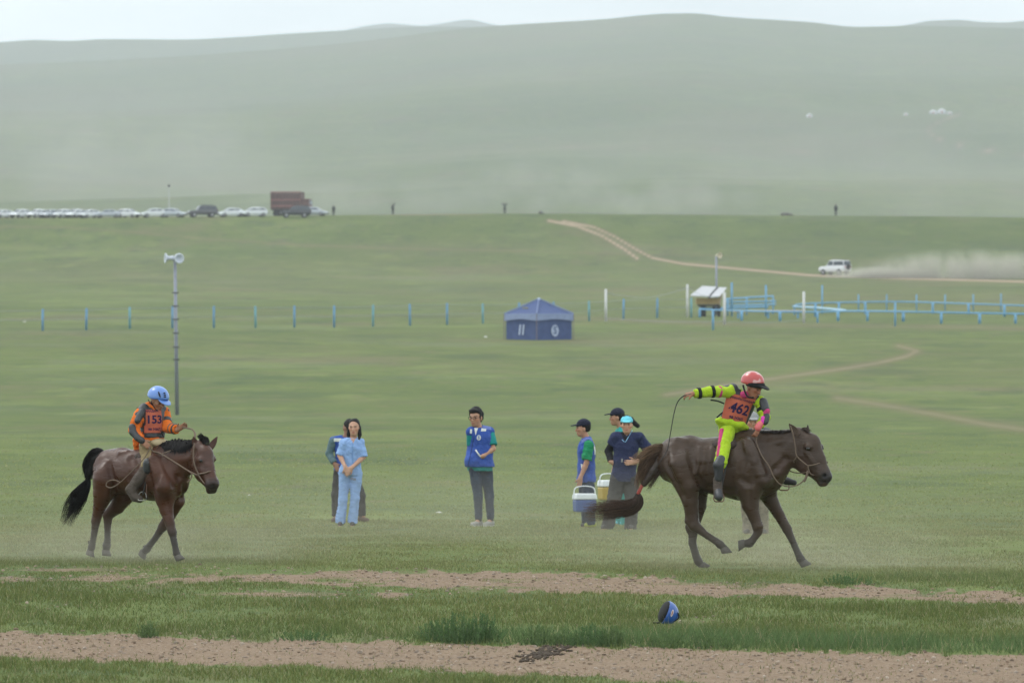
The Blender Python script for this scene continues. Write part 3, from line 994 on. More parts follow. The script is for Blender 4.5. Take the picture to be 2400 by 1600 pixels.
def ear(root, base, tip, face, wdt, m, col_):
    """leaf-shaped cupped ear"""
    ax = tip - base; L = np.linalg.norm(ax); ax = ax / L
    fc = unit(np.asarray(face, float) - ax * np.dot(face, ax)); sd_ = np.cross(ax, fc)
    V = []; Fq = []; n = 10; m_ = 9
    for i_ in range(m_):
        t = i_ / (m_ - 1); wd = wdt * (math.sin(math.pi * min(1, .25 + t * .75)) ** .8 + .12 * (1 - t)) if t < 1 else .002
        for k in range(n):
            a = 2 * math.pi * k / n
            x = math.sin(a) * wd; y = math.cos(a) * wd * .55
            if math.cos(a) > 0: y -= math.cos(a) * wd * .75 * math.sin(math.pi * t)      # hollow front
            V.append(base + ax * L * t + sd_ * x + fc * y)
    for i_ in range(m_ - 1):
        for k in range(n): Fq.append((i_*n + k, i_*n + (k+1) % n, (i_+1)*n + (k+1) % n, (i_+1)*n + k))
    return mesh_np('ear', V, Fq, m, root, True, np.tile(col_, (len(V), 1)))

def horse_colours(fig, base, dark, zdark, muzzle, mr=.11, red=None, star=None):
    base = np.array(base); dark = np.array(dark)
    def fn(V):
        n = fbm(V[:, 0] * 5 + V[:, 1] * 3, V[:, 2] * 4, 2)[:, None]
        c = base * (.8 + .4 * n)
        if red is not None:
            n2 = fbm(V[:, 0] * 3.1 + 7, V[:, 2] * 2.7 + V[:, 1], 8)[:, None]
            c = c * (1 - sstep(.5, .68, n2)) + np.array(red) * sstep(.5, .68, n2)
        t = sstep(zdark + .12, zdark - .14, V[:, 2])[:, None] if False else (1 - sstep(zdark - .14, zdark + .12, V[:, 2]))[:, None]
        c = c * (1 - t) + dark * t
        for (mp_, rr, cc) in muzzle:
            q = (1 - sstep(rr * .5, rr, np.linalg.norm(V - mp_, axis=1)))[:, None]
            c = c * (1 - q) + np.array(cc) * q
        return c
    return fn

# ---- right, galloping dark-brown horse ------------------------------------------------
H2 = Fig(1340, 840, 3.015, 60.8, 1700)
h2 = thing('horse', 'dark brown horse at full gallop carrying the rider in neon yellow', 'horse', H2.base)
p = H2; r = H2.r
S = SDF(.0125)
side = np.array([.12, 1.0, 0]); fl = (side, .80)
S.chain([(p(745, 725, .02), r(158)), (p(900, 742, .01), r(182)), (p(1050, 760, 0), r(208)), (p(1200, 765, -.01), r(236)), (p(1325, 775, -.02), r(190))], .05, fl)
S.cap(p(1330, 860, -.02), p(1390, 850, -.02), r(118), r(95), .05, fl)
# croup, hip point, loin and ribs
S.cap(p(720, 640, .02), p(830, 610, .02), r(70), r(62), .08)
S.cap(p(1180, 560, 0), p(1290, 545, 0), r(46), r(40), .09)
# shoulder blade and upper arm muscle
S.cap(p(1235, 600, -.20), p(1345, 850, -.23), .055, .075, .08)
S.cap(p(1345, 850, -.21), p(1262, 930, -.18), .075, .07, .07)
# neck
nside = np.array([.25, 1, 0])
S.chain([(p(1310, 690, -.01), r(160)), (p(1425, 672, -.05), r(148)), (p(1520, 640, -.10), r(118)), (p(1600, 590, -.13), r(82))], .09, (nside, .52))
S.cap(p(1330, 545, 0), p(1590, 530, -.12), r(30), r(26), .06)
# head, turned a little to the camera
hfw = np.array([.80, -.45, 0]); hs_ = (np.array([.45, .80, 0]), .62)
S.chain([(p(1618, 575, -.14), r(74)), (p(1680, 610, -.19), r(84)), (p(1735, 715, -.24), r(64)), (p(1775, 800, -.28), r(50))], .05, hs_)
S.cap(p(1632, 690, -.16), p(1655, 740, -.175), r(88), r(78), .06, hs_)
S.cap(p(1700, 770, -.21), p(1762, 852, -.26), r(52), r(38), .05, hs_)
S.cap(p(1778, 815, -.29), p(1800, 838, -.30), r(50), r(40), .03, (hs_[0], .8))
S.ell(p(1800, 828, -.30), (.056, .058, .058), None, .03)
S.ell(p(1768, 872, -.275), (.040, .040, .032), None, .02)
S.cap(p(1765, 878, -.27), p(1790, 880, -.285), r(26), r(22), .02, (hs_[0], .8))
S.ell(p(1668, 622, -.285), (.036, .028, .024), None, .04)      # near brow
S.ell(p(1752, 622, -.13), (.042, .04, .034), None, .03)        # far brow
S.cap(p(1660, 665, -.265), p(1728, 760, -.285), .020, .012, .03)  # facial crest
S.ell(p(1785, 828, -.348), (.019, .016, .022), None, .012, 's')
S.cap(p(1752, 866, -.31), p(1800, 862, -.335), .005, .004, .006, None, 's')
def relief(S, fig, lines):
    """muscle grooves (h < 0) and ridges (h > 0) drawn on the near side of the body"""
    new = SDF()
    for pts, rad, h in lines:
        P0 = np.array([fig(x, y, -1.3) for x, y in pts])
        dv = np.array([0, 1.0, 0])
        t = np.zeros(len(P0))
        for _ in range(70): t = np.minimum(t + np.clip(S.eval(P0 + dv * t[:, None]) * .7, -.01, .06), 2.0)
        Q = P0 + dv * t[:, None]
        if (t > 1.9).any(): continue
        if h < 0:
            Q = Q - dv * (rad + h)
            for a, b in zip(Q[:-1], Q[1:]): new.cap(a, b, rad, rad, .035, None, 's')
        else:
            Q = Q + dv * (rad - h)
            for a, b in zip(Q[:-1], Q[1:]): new.cap(a, b, rad, rad, .03)
    S.p += new.p
def leg(S, pts, k=.03, f=.90):
    S.chain([(a, b * f) for a, b in pts], k)
# near hind
leg(S, [(p(775, 770, -.10), r(138)), (p(815, 890, -.13), r(100)), (p(838, 1010, -.14), r(64)), (p(856, 1120, -.14), r(46)), (p(868, 1180, -.14), r(43))], .05)
leg(S, [(p(868, 1180, -.14), r(42)), (p(955, 1248, -.145), r(27)), (p(1020, 1290, -.15), r(27)), (p(1048, 1312, -.15), r(32)), (p(1080, 1340, -.15), r(27))], .02)
S.cap(p(822, 1148, -.14), p(845, 1175, -.14), r(20), r(20), .03)
S.cap(p(820, 1060, -.14), p(818, 1150, -.14), r(16), r(16), .04)
# far hind
leg(S, [(p(800, 780, .12), r(125)), (p(895, 905, .14), r(88)), (p(905, 1040, .15), r(52)), (p(858, 1190, .15), r(45))], .05)
leg(S, [(p(858, 1190, .15), r(43)), (p(852, 1300, .15), r(31)), (p(880, 1395, .15), r(30)), (p(895, 1430, .15), r(34)), (p(915, 1455, .15), r(28))], .02)
S.cap(p(816, 1185, .15), p(825, 1215, .15), r(17), r(17), .03)
# near fore, folded
leg(S, [(p(1255, 930, -.16), r(96)), (p(1262, 1030, -.17), r(68)), (p(1290, 1120, -.17), r(46)), (p(1313, 1185, -.17), r(42))], .05)
leg(S, [(p(1313, 1185, -.17), r(40)), (p(1318, 1225, -.17), r(32)), (p(1275, 1285, -.16), r(29)), (p(1258, 1302, -.16), r(34)), (p(1215, 1306, -.16), r(28))], .02)
# far fore, reaching
leg(S, [(p(1375, 930, .13), r(90)), (p(1405, 1000, .14), r(58)), (p(1460, 1095, .15), r(45)), (p(1522, 1205, .15), r(37))], .05)
leg(S, [(p(1522, 1205, .15), r(36)), (p(1572, 1315, .15), r(26)), (p(1603, 1385, .15), r(27)), (p(1615, 1412, .15), r(33)), (p(1632, 1432, .15), r(29))], .02)
S.noise = wrinkle(.0022, 40, 3)
relief(S, H2, [([(1548, 728), (1480, 795), (1410, 850)], .03, -.012), ([(1340, 570), (1395, 690), (1425, 790)], .035, -.008), ([(1212, 610), (1238, 740), (1220, 870)], .04, -.012),
    ([(1225, 870), (1280, 905)], .03, -.010), ([(868, 640), (885, 720), (905, 790)], .06, -.014), ([(900, 835), (945, 905)], .03, -.012), ([(690, 760), (755, 890), (800, 985)], .03, -.010),
    ([(1285, 960), (1298, 1070)], .02, -.007), ([(1270, 640), (1320, 740), (1345, 830)], .03, .006), ([(770, 590), (830, 600)], .03, .012), ([(735, 640), (745, 760), (790, 860)], .04, .006),
    ([(1440, 620), (1530, 600)], .03, .005), ([(1180, 960), (1090, 955), (1000, 925)], .025, -.006)] +
    [([(935 + 42 * i_, 650), (925 + 42 * i_, 740), (900 + 42 * i_, 830)], .014, .004) for i_ in range(5)])
C2 = horse_colours(H2, (.050, .0290, .0180), (.021, .0155, .0125), .34,
    [(p(1800, 845, -.30), .12, (.030, .025, .023)), (p(1790, 885, -.29), .05, (.075, .045, .036)), (p(1786, 828, -.345), .035, (.012, .01, .01)),
     (p(1722, 592, -.25), .030, (.45, .42, .40)), (p(1640, 760, -.23), .09, (.062, .034, .025)), (p(1490, 760, -.15), .14, (.065, .038, .028))])
sdf_obj('body', S, M_coat, h2, C2)
MB().ellip(p(1670, 636, -.302), (.025, .016, .019)).build('eye', M_eye, h2, smooth=True)
MB().ellip(p(1772, 634, -.15), (.014, .014, .016)).build('eye', M_eye, h2, smooth=True)
ear(h2, p(1598, 540, -.20), p(1535, 458, -.26), (-.35, -1, .3), .036, M_horsehair, (.085, .058, .045))
ear(h2, p(1672, 535, -.10), p(1667, 466, -.10), (.8, -.6, .2), .030, M_horsehair, (.06, .045, .04))
hoof(h2, p(1078, 1338, -.15), (1, 0, 0), (.12, 0, -1), .85)
hoof(h2, p(918, 1453, .15), (1, 0, -.15), (.45, 0, -.9), .85)
hoof(h2, p(1214, 1306, -.16), (0, 0, -1), (-1, 0, -.05), .85)
hoof(h2, p(1632, 1432, .15), (1, 0, -.2), (.35, 0, -1), .88)
# hogged mane, forelock knot
def mane_strip(root, guide, h, n, cols, seed, lean=(0, 0, 1), spread=.02, thick=.004, hang=0.0, name='mane'):
    r_ = np.random.default_rng(seed); G = spline(guide, 80); V = []; Fq = []; C = []
    lean = np.asarray(lean, float)
    for k in range(n):
        t = r_.uniform(0, 1); b = G[int(t * 79)] + r_.normal(size=3) * np.array([.008, .012, .004])
        hh = h * r_.uniform(.55, 1.1) * (math.sin(math.pi * min(max(t, .04), .96)) ** .35)
        d = unit(lean + r_.normal(size=3) * spread * 10)
        e = b + d * hh * .5; f_ = e + (d * (1 - hang) + np.array([r_.normal() * .2, -.35 * hang, -1.2 * hang])) * hh * .55
        s_ = np.array([1, 0, 0.2]) * thick
        kk = len(V); V += [b - s_, b + s_, e - s_ * .8, e + s_ * .8, f_]
        Fq += [(kk, kk+1, kk+3, kk+2), (kk+2, kk+3, kk+4, kk+4)]
        c = np.array(cols) * r_.uniform(.6, 1.5); C += [c] * 5
    Fq = np.array(Fq)
    tri = np.concatenate([Fq[:, :3], np.stack([Fq[:, 0], Fq[:, 2], Fq[:, 3]], -1)])
    tri = tri[(tri[:, 1] != tri[:, 2]) & (tri[:, 0] != tri[:, 2])]
    return mesh_np(name, V, tri, M_horsehair, root, False, np.array(C))
mane_strip(h2, [p(1285, 518, -.03), p(1400, 520, -.07), p(1500, 518, -.11), p(1590, 508, -.15)], .042, 1800, (.022, .015, .011), 2, (-.35, -.8, .30), .03, .006, .5)
strands('forelock', [p(1612, 512, -.16), p(1650, 500, -.18), p(1690, 520, -.24)], [.022, .02, .012], 50, M_horsehair, h2, 8, .004, 4, .6, None, ((.03, .022, .018), (.05, .035, .028)))
# tail: dock hair, red wrap, streaming end
tb, tt = (.055, .036, .026), (.26, .165, .10)
M2t = h2
S = SDF(.012); S.chain([(p(700, 640, .02), r(48)), (p(640, 690, .01), r(45)), (p(575, 790, 0), r(42)), (p(512, 880, 0), r(26))], .04)
sdf_obj('tail_dock', S, M_coat, h2, (.05, .035, .028))
strands('tail', [p(700, 630, .02), p(640, 650, .0), p(560, 690, -.02), p(500, 790, -.02), p(500, 890, 0)], [.04, .07, .075, .06, .02], 260, M_horsehair, h2, 14, .0045, 5, .75, .8, (tb, (.11, .07, .05)), .012)
strands('tail_wisp', [p(690, 640, .0), p(600, 635, -.03), p(510, 680, -.05), p(425, 735, -.06)], [.04, .06, .06, .05], 130, M_horsehair, h2, 12, .004, 6, .55, .8, ((.08, .05, .036), tt), .02)
strands('tail_wisp', [p(620, 690, .0), p(540, 740, -.03), p(480, 840, -.03), p(470, 930, -.02)], [.05, .05, .04, .02], 90, M_horsehair, h2, 12, .004, 7, .5, .8, ((.09, .055, .04), (.19, .12, .075)), .02)
strands('tail_wisp', [p(640, 700, .0), p(610, 800, -.03), p(560, 880, -.03), p(530, 930, -.02)], [.03, .04, .03, .03], 60, M_horsehair, h2, 12, .004, 8, .5, .8, (tb, (.08, .05, .036)), .02)
MB().tube([p(503, 880, 0), p(486, 918, 0), p(468, 958, 0)], [.020, .019, .020], 10).build('tail_wrap', mat('red_cloth_wrap', (.40, .075, .06), var=.2, scale=50), h2, smooth=True)
strands('tail', [p(470, 950, 0), p(462, 1010, 0), p(410, 1050, -.02), p(300, 1065, -.04), p(180, 1075, -.05), p(80, 1085, -.05)], [.018, .070, .085, .095, .100, .085], 520, M_horsehair, h2, 16, .0036, 9, .35, .6, ((.045, .032, .026), (.12, .072, .05)), .022)

# saddle pad, girth and stirrups
M_pad = cloth('saddle_felt', (.05, .035, .03))
S = SDF(.011)
S.ell(p(1085, 610, -.02), (.17, .26, .085), None, .03); S.ell(p(1160, 566, -.02), (.04, .11, .05), None, .05)
sdf_obj('saddle', S, M_pad, h2)
rope('stirrup_strap', [p(1110, 640, -.27), p(1090, 760, -.33), p(1055, 930, -.36)], .010, M_dark, h2, 16)
rope('stirrup_strap', [p(1180, 640, .24), p(1400, 800, .33), p(1478, 905, .34)], .009, M_rope, h2, 16)
for c in (p(1040, 985, -.40), p(1500, 905, .34)):
    MB().tube([c + np.array([math.cos(a) * .055, math.sin(a) * .03, max(math.sin(a), -.6) * .06]) for a in np.linspace(0, 2 * math.pi, 15)], .007, 6).build('stirrup', M_strap, h2, smooth=True)
# bridle of rope, reins
b_ = [rope('cheek_rope', [p(1545, 475, -.275), p(1565, 540, -.27), p(1580, 620, -.26), p(1592, 690, -.27), p(1665, 755, -.285)], .0075, M_rope, h2)]
rope('nose_band', [p(1668, 757, -.285), p(1715, 750, -.305), p(1760, 735, -.305), p(1800, 728, -.27), p(1806, 735, -.20)], .0075, M_rope, h2)
rope('throat_rope', [p(1592, 692, -.27), p(1570, 720, -.24), p(1572, 735, -.18)], .006, M_rope, h2)
rope('chin_rope', [p(1668, 758, -.29), p(1675, 790, -.29), p(1690, 815, -.285), p(1720, 825, -.27)], .007, M_rope, h2)
rope('rein', [p(1312, 540, -.16), p(1305, 590, -.19), p(1340, 680, -.25), p(1395, 760, -.27), p(1425, 830, -.30), p(1470, 885, -.30), p(1540, 903, -.30), p(1600, 890, -.30), p(1645, 850, -.30), p(1665, 790, -.295)], .0068, M_rope, h2, 60)
rope('rein', [p(1500, 770, .02), p(1560, 800, -.08), p(1620, 808, -.2), p(1665, 800, -.28)], .006, M_rope, h2, 24)
MB().tube(spline([p(1668, 795, -.295), p(1660, 830, -.30), p(1642, 872, -.30)], 8), [.011, .014, .013, .012, .011, .012, .011, .007], 7).build('rope_knot', M_rope, h2, smooth=True)

# ---- left, walking bay horse, three-quarter to the camera ------------------------------
H1 = Fig(120, 870, 3.336, 61.6, 300)
h1 = thing('horse', 'bay horse with black mane and tail walking under the rider in orange', 'horse', H1.base)
p = H1; r = H1.r
def q1(zx, zy, lat=0.0, e=0.0):
    """lat: metres to the horse's left of its midline (away), crop point taken as seen"""
    return H1(zx, zy, -.84 * (zx - 600) / 732.0 + lat * 1.25 + e)
hd = unit([.765, -.645, 0]); lf = np.array([.645, .765, 0])
S = SDF(.0125)
fl = (lf, .84)
S.chain([(q1(465, 775), r(152)), (q1(560, 785), r(168)), (q1(680, 795), r(186)), (q1(800, 805), r(206)), (q1(900, 830), r(180))], .05, fl)
S.cap(q1(930, 890), q1(965, 880), r(105), r(92), .10)
S.cap(q1(450, 690), q1(560, 665), r(62), r(58), .09)
S.cap(q1(840, 640), q1(900, 630), r(48), r(42), .09)
S.cap(q1(800, 690, -.22), q1(885, 900, -.23), .055, .08, .08)
S.cap(q1(885, 900, -.2), q1(880, 1000, -.16), .085, .07, .08)
S.ell(q1(420, 840, -.17), (.10, .09, .15), None, .08)
# neck and head
ns = (lf, .62)
S.chain([(q1(890, 735), r(150)), (q1(985, 715), r(136)), (q1(1075, 690), r(112)), (q1(1135, 650), r(82))], .09, ns)
S.cap(q1(900, 612), q1(1120, 590), r(28), r(26), .06, None)
hx = lambda zx, zy, dy: H1(zx, zy, -.66 + dy)
hs1 = (unit([.80, .60, 0]), .68)
S.chain([(hx(1158, 612, .0), r(78)), (hx(1198, 660, -.06), r(88)), (hx(1222, 760, -.13), r(70)), (hx(1250, 850, -.19), r(56))], .05, hs1)
S.cap(hx(1150, 720, -.02), hx(1168, 775, -.04), r(84), r(72), .06, hs1)
S.cap(hx(1195, 800, -.09), hx(1245, 895, -.16), r(60), r(44), .05, hs1)
S.ell(hx(1262, 878, -.21), (.070, .066, .066), None, .04)
S.cap(hx(1238, 930, -.16), hx(1272, 930, -.19), r(28), r(24), .02)
S.ell(hx(1172, 690, -.15), (.035, .03, .026), None, .04)
S.ell(hx(1260, 684, -.03), (.040, .036, .034), None, .05)
S.cap(hx(1178, 735, -.14), hx(1215, 840, -.20), .020, .014, .03)
S.ell(hx(1266, 900, -.278), (.020, .016, .022), None, .012, 's')
S.ell(hx(1312, 898, -.19), (.014, .016, .02), None, .012, 's')
S.cap(hx(1225, 915, -.215), hx(1290, 925, -.25), .005, .004, .006, None, 's')
# legs
leg(S, [(q1(430, 850, -.12), r(120)), (q1(410, 950, -.13), r(92)), (q1(375, 1070, -.13), r(54)), (q1(350, 1165, -.13), r(40))], .05)
leg(S, [(q1(350, 1165, -.13), r(38)), (q1(335, 1270, -.13), r(27)), (q1(322, 1345, -.13), r(27)), (q1(316, 1372, -.13), r(32)), (q1(306, 1405, -.13), r(27))], .02)
leg(S, [(q1(540, 870, .12), r(125)), (q1(565, 970, .13), r(92)), (q1(515, 1055, .13), r(68)), (q1(445, 1120, .13), r(46))], .05)
leg(S, [(q1(445, 1120, .13), r(44)), (q1(440, 1220, .13), r(29)), (q1(440, 1320, .13), r(28)), (q1(434, 1360, .13), r(36)), (q1(430, 1400, .13), r(30))], .02)
leg(S, [(q1(890, 980, -.13), r(88)), (q1(900, 1080, -.14), r(60)), (q1(928, 1190, -.14), r(42)), (q1(946, 1255, -.14), r(38))], .05)
leg(S, [(q1(946, 1255, -.14), r(36)), (q1(964, 1345, -.14), r(26)), (q1(975, 1400, -.14), r(27)), (q1(980, 1424, -.14), r(31)), (q1(988, 1445, -.14), r(27))], .02)
leg(S, [(q1(975, 1010, .12), r(80)), (q1(925, 1130, .12), r(50)), (q1(872, 1215, .12), r(40))], .05)
leg(S, [(q1(872, 1215, .12), r(38)), (q1(815, 1300, .12), r(27)), (q1(770, 1360, .12), r(28)), (q1(750, 1385, .12), r(34)), (q1(725, 1410, .12), r(29))], .02)
S.noise = wrinkle(.0022, 40, 4)
relief(S, H1, [([(1010, 750), (960, 840), (930, 900)], .03, -.011), ([(780, 680), (800, 800), (775, 890)], .04, -.012), ([(385, 740), (430, 880), (420, 990)], .03, -.010),
    ([(1010, 905), (985, 1005)], .025, -.010), ([(880, 1030), (905, 1120)], .02, -.006), ([(560, 690), (590, 780), (560, 860)], .06, -.012), ([(860, 700), (905, 800), (930, 880)], .03, .006), ([(480, 660), (540, 650)], .03, .010),
    ([(1090, 640), (1050, 720), (1040, 800)], .03, -.008)])
C1 = horse_colours(H1, (.056, .0195, .0090), (.016, .0115, .0095), .36,
    [(hx(1265, 895, -.22), .12, (.03, .019, .017)), (hx(1266, 900, -.275), .035, (.012, .01, .01)), (hx(1312, 898, -.19), .03, (.012, .01, .01)),
     (q1(860, 950, -.2), .15, (.055, .02, .012)), (hx(1225, 700, -.2), .16, (.060, .026, .018))], red=(.066, .023, .0105))
sdf_obj('body', S, M_coat, h1, C1)
MB().ellip(hx(1174, 698, -.172), (.022, .016, .018)).build('eye', M_eye, h1, smooth=True)
MB().ellip(hx(1262, 692, -.07), (.012, .014, .014)).build('eye', M_eye, h1, smooth=True)
ear(h1, hx(1140, 606, -.02), hx(1110, 508, -.03), (.15, -1, .2), .036, M_horsehair, (.07, .034, .025))
ear(h1, hx(1238, 606, .06), hx(1300, 508, .08), (-.2, -1, .3), .034, M_horsehair, (.07, .036, .028))
hoof(h1, q1(306, 1402, -.13), (.6, -.5, -.6), (-.35, 0, -1), .78)
hoof(h1, q1(428, 1400, .13), (.6, -.7, -.3), (-.1, -.1, -1), .85)
hoof(h1, q1(988, 1443, -.14), (1, -.4, -.1), (.35, -.2, -1), .76)
hoof(h1, q1(722, 1410, .12), (.5, -.4, -.8), (-.6, .2, -.75), .80)
blk = ((.008, .007, .007), (.014, .011, .010))
for (zx, zy, la, c) in ((300, 1335, -.13, 0), (418, 1350, .13, 1), (728, 1368, .12, 2)):
    strands('fetlock_hair', [q1(zx + 14, zy + 20, la), q1(zx, zy, la), q1(zx - 12, zy - 14 + 30 * c / 2, la)], [.014, .016, .012], 40, M_horsehair, h1, 6, .0035, int(zx), .5, None, blk)
# tail
strands('tail', [q1(405, 645), q1(355, 645), q1(305, 720), q1(292, 800), q1(288, 850)], [.035, .075, .085, .06, .022], 300, M_horsehair, h1, 14, .005, 21, .7, .8, blk, .012)
strands('tail', [q1(292, 845), q1(262, 905), q1(215, 980), q1(160, 1080), q1(105, 1200)], [.022, .06, .090, .095, .060], 460, M_horsehair, h1, 14, .0040, 22, .4, .8, blk, .022)
S = SDF(.012); S.chain([(q1(420, 660), r(40)), (q1(345, 680), r(40)), (q1(300, 780), r(36)), (q1(288, 850), r(14))], .04); S.cap(q1(280, 865), q1(190, 1030), r(14), r(38), .03); S.cap(q1(190, 1030), q1(135, 1130), r(38), r(14), .03)
sdf_obj('tail_core', S, M_hair, h1)
# mane falling to the near side, forelock
mane_strip(h1, [q1(868, 585, -.02), q1(950, 575, -.03), q1(1040, 572, -.04), q1(1120, 560, -.03)], .13, 2200, (.007, .006, .006), 3, (-.1, -.6, .15), .03, .008, .8)
mane_strip(h1, [q1(880, 590, 0), q1(950, 572, 0), q1(1040, 570, 0), q1(1115, 560, 0)], .05, 700, (.007, .006, .006), 4, (-.2, -.1, 1), .04, .006)
strands('forelock', [hx(1190, 570, -.02), hx(1178, 520, -.04), hx(1150, 492, -.05)], [.035, .03, .03], 120, M_horsehair, h1, 8, .005, 14, .5, .6, blk)
strands('forelock', [hx(1175, 560, -.02), hx(1200, 530, -.05), hx(1215, 590, -.10)], [.035, .04, .035], 160, M_horsehair, h1, 8, .005, 15, .6, .6, blk)
# tack
S = SDF(.011)
S.ell(q1(765, 668, 0), (.16, .20, .07), None, .03); S.ell(q1(850, 640), (.05, .08, .05), None, .04)
sdf_obj('saddle', S, M_pad, h1)
q = lambda zx, zy, dy: H1(zx, zy, dy)
rope('stirrup_strap', [q(745, 760, -.42), q(738, 860, -.45), q(715, 965, -.47)], .008, M_dark, h1, 12)
rope('stirrup_strap', [q(748, 850, -.44), q(745, 920, -.46), q(748, 985, -.46)], .005, M_strap, h1, 12)
MB().tube([q(712, 985, -.49) + np.array([math.cos(a) * .045, math.sin(a) * .05, max(math.sin(a), -.5) * .06]) for a in np.linspace(0, 2 * math.pi, 15)], .006, 6).build('stirrup', M_steel, h1, smooth=True)
rope('cheek_rope', [hx(1120, 560, -.11), hx(1112, 640, -.12), hx(1118, 720, -.13), hx(1150, 800, -.155)], .008, M_rope, h1, 30)
rope('nose_band', [hx(1150, 802, -.16), hx(1195, 795, -.225), hx(1245, 780, -.225), hx(1284, 780, -.17)], .008, M_rope, h1, 30)
rope('chin_rope', [hx(1148, 802, -.16), hx(1170, 840, -.19), hx(1200, 880, -.215)], .007, M_rope, h1, 16)
rope('rein', [q(765, 590, -.55), q(800, 625, -.52), q(850, 640, -.52), q(960, 705, -.62), q(1070, 775, -.74), q(1145, 812, -.81)], .008, M_rope, h1, 40)
rope('rein', [q(805, 630, -.5), q(860, 645, -.5), q(930, 620, -.53), q(1000, 600, -.56)], .007, M_rope, h1, 24)
rope('rein_end', [q(1070, 776, -.75), q(1098, 800, -.77), q(1092, 840, -.78), q(1062, 868, -.78)], .007, M_rope, h1, 20)
rope('lead_rope', [q(770, 600, -.56), q(740, 660, -.53), q(690, 720, -.52), q(600, 810, -.42), q(530, 875, -.36), q(470, 908, -.30), q(432, 895, -.26), q(440, 862, -.26), q(490, 848, -.31), q(540, 868, -.36)], .0058, M_rope, h1, 60)

# ------------------------------------------------------------------ riders
M_boot = cloth('dusty_boot', (.075, .058, .047), rough=.8)
M_pad_dark = mat('dark_guard', (.030, .031, .035), rough=.5, var=.2, scale=25, bump=.2)
M_orange = cloth('orange_jersey', (.62, .135, .016), var=.12)
M_khaki = cloth('khaki_cotton', (.22, .165, .085), var=.25)
M_bib = cloth('orange_bib', (.42, .105, .062), var=.15, bump=.2)
M_bib_edge = cloth('bib_binding', (.48, .20, .20), var=.1, bump=.1)
M_navy_print = cloth('navy_print', (.022, .014, .055), bump=0)
M_neon = cloth('neon_yellow_jersey', (.33, .47, .020), var=.12)
M_pink = cloth('pink_panel', (.44, .045, .15), var=.12)
M_black = cloth('black_webbing', (.012, .012, .013), var=.2)

def limb(name, pts, m, root, k=.012, vox=.0095, amp=.004, seed=1, flat_ends=False):
    S = SDF(vox)
    if flat_ends:
        (a, ra), (b, rb) = pts[0], pts[-1]
        S.fcap(a, b, ra, rb, .0, None, True)
    else: S.chain(pts, k)
    if amp: S.noise = wrinkle(amp, 45, seed)
    return sdf_obj(name, S, m, root)

def band(name, a, b, t0, t1, r0, m, root):
    """strap round a limb between fractions t0..t1 of a->b"""
    S = SDF(.007); S.fcap(a + (b - a) * t0, a + (b - a) * t1, r0, r0, 0, None, True)
    return sdf_obj(name, S, m, root)

def helmet(root, hc, hf, hu, m_shell, s=1.0, visor=None, m_in=None, vis_l=.05, name='helmet'):
    A = frame(hf, hu); r_, f_, u_ = A[:, 0], A[:, 1], A[:, 2]
    S = SDF(.0075)
    S.ell(hc + (u_ * .040 - f_ * .012) * s, np.array([.108, .128, .112]) * s, A, .01)
    S.plane(hc + (u_ * .012 - f_ * .10) * s, -u_ * .93 + f_ * -.10 * 0 - f_ * .0, .004)
    S.plane(hc + (u_ * .035 + f_ * .06) * s, -u_ * .85 + f_ * .30, .008)
    o = sdf_obj(name, S, m_shell, root)
    B = SDF(.0075)
    B.ell(hc + (u_ * .030 + f_ * .095) * s, np.array([.080, .055 + vis_l, .011]) * s, frame(f_ - u_ * .28, u_), .01)
    sdf_obj('peak', B, visor or m_shell, o)
    return o, A

# ---- rider of the bay horse --------------------------------------------------------------
R1 = Fig(280, 880, 5.056, 61.6, 365)
J = dict(head=R1(452, 300, -.20), nb=R1(415, 405, -.18), shR=R1(245, 452, -.25), shL=R1(530, 440, -.10), elR=R1(165, 640, -.30), elL=R1(570, 612, -.24),
         wrR=R1(268, 775, -.38), wrL=R1(688, 640, -.36), pc=R1(385, 800, -.18), hipR=R1(330, 850, -.26), hipL=R1(450, 850, -.10),
         knR=R1(345, 1060, -.42), knL=R1(600, 1020, .15), anR=R1(140, 1335, -.42), anL=R1(560, 1330, .20), toeR=R1(235, 1465, -.46), toeL=R1(620, 1400, .16))
J['hs'] = .93
tf = np.array([.42, -.88, -.05]); hf = np.array([.62, -.66, -.42])
hu = np.array([.15, -.1, 1])
root, T = person('young person in orange jersey and blue helmet riding the bay horse', J, hf, tf, None, .80, hu, (.30, .145, .085), .0085,
    {'R': (R1(330, 830, -.42) - J['wrR'], (.3, .8, -.5), 1, 1.2), 'L': (R1(790, 575, -.38) - J['wrL'], (.2, -.9, -.3), -1, .35, .22, 1.3)}, base=R1.base)
sl = {'R': (1.9, .062, .045), 'L': (1.92, .062, .048)}
G = torso_garment(J, T, .80, .020, R1(380, 900, -.2), sl, 1.0, 3, .008, vox=.0095)
G.cap(R1(220, 760, -.12), R1(205, 870, -.10), .05, .035, .03)       # shirt tail behind
sdf_obj('jersey', G, M_orange, root)
GT = trousers(J, .80, .088, .072, .050, 5, .40, .007, T, .04, .0095)
sdf_obj('trousers', GT, M_khaki, root)
S = SDF(.0095); S.ell(R1(470, 800, -.26), (.11, .08, .05), frame(np.array([.6, -.8, 0])), .02); S.ell(R1(510, 845, -.28), (.06, .06, .02), None, .03); S.noise = wrinkle(.006, 40, 2)
sdf_obj('waist_wrap', S, mat('pale_khaki', (.36, .28, .16), var=.2), root)
# body protector
GV = torso_garment(J, T, .80, .030, R1(380, 735, -.2), None, 1.0, 6, .003, vox=.0095)
GV.cap(R1(290, 380, -.24), R1(230, 470, -.28), .050, .045, .02); GV.cap(R1(500, 390, -.12), R1(555, 455, -.12), .045, .042, .02)
sdf_obj('body_protector', GV, M_pad_dark, root)
S = GV
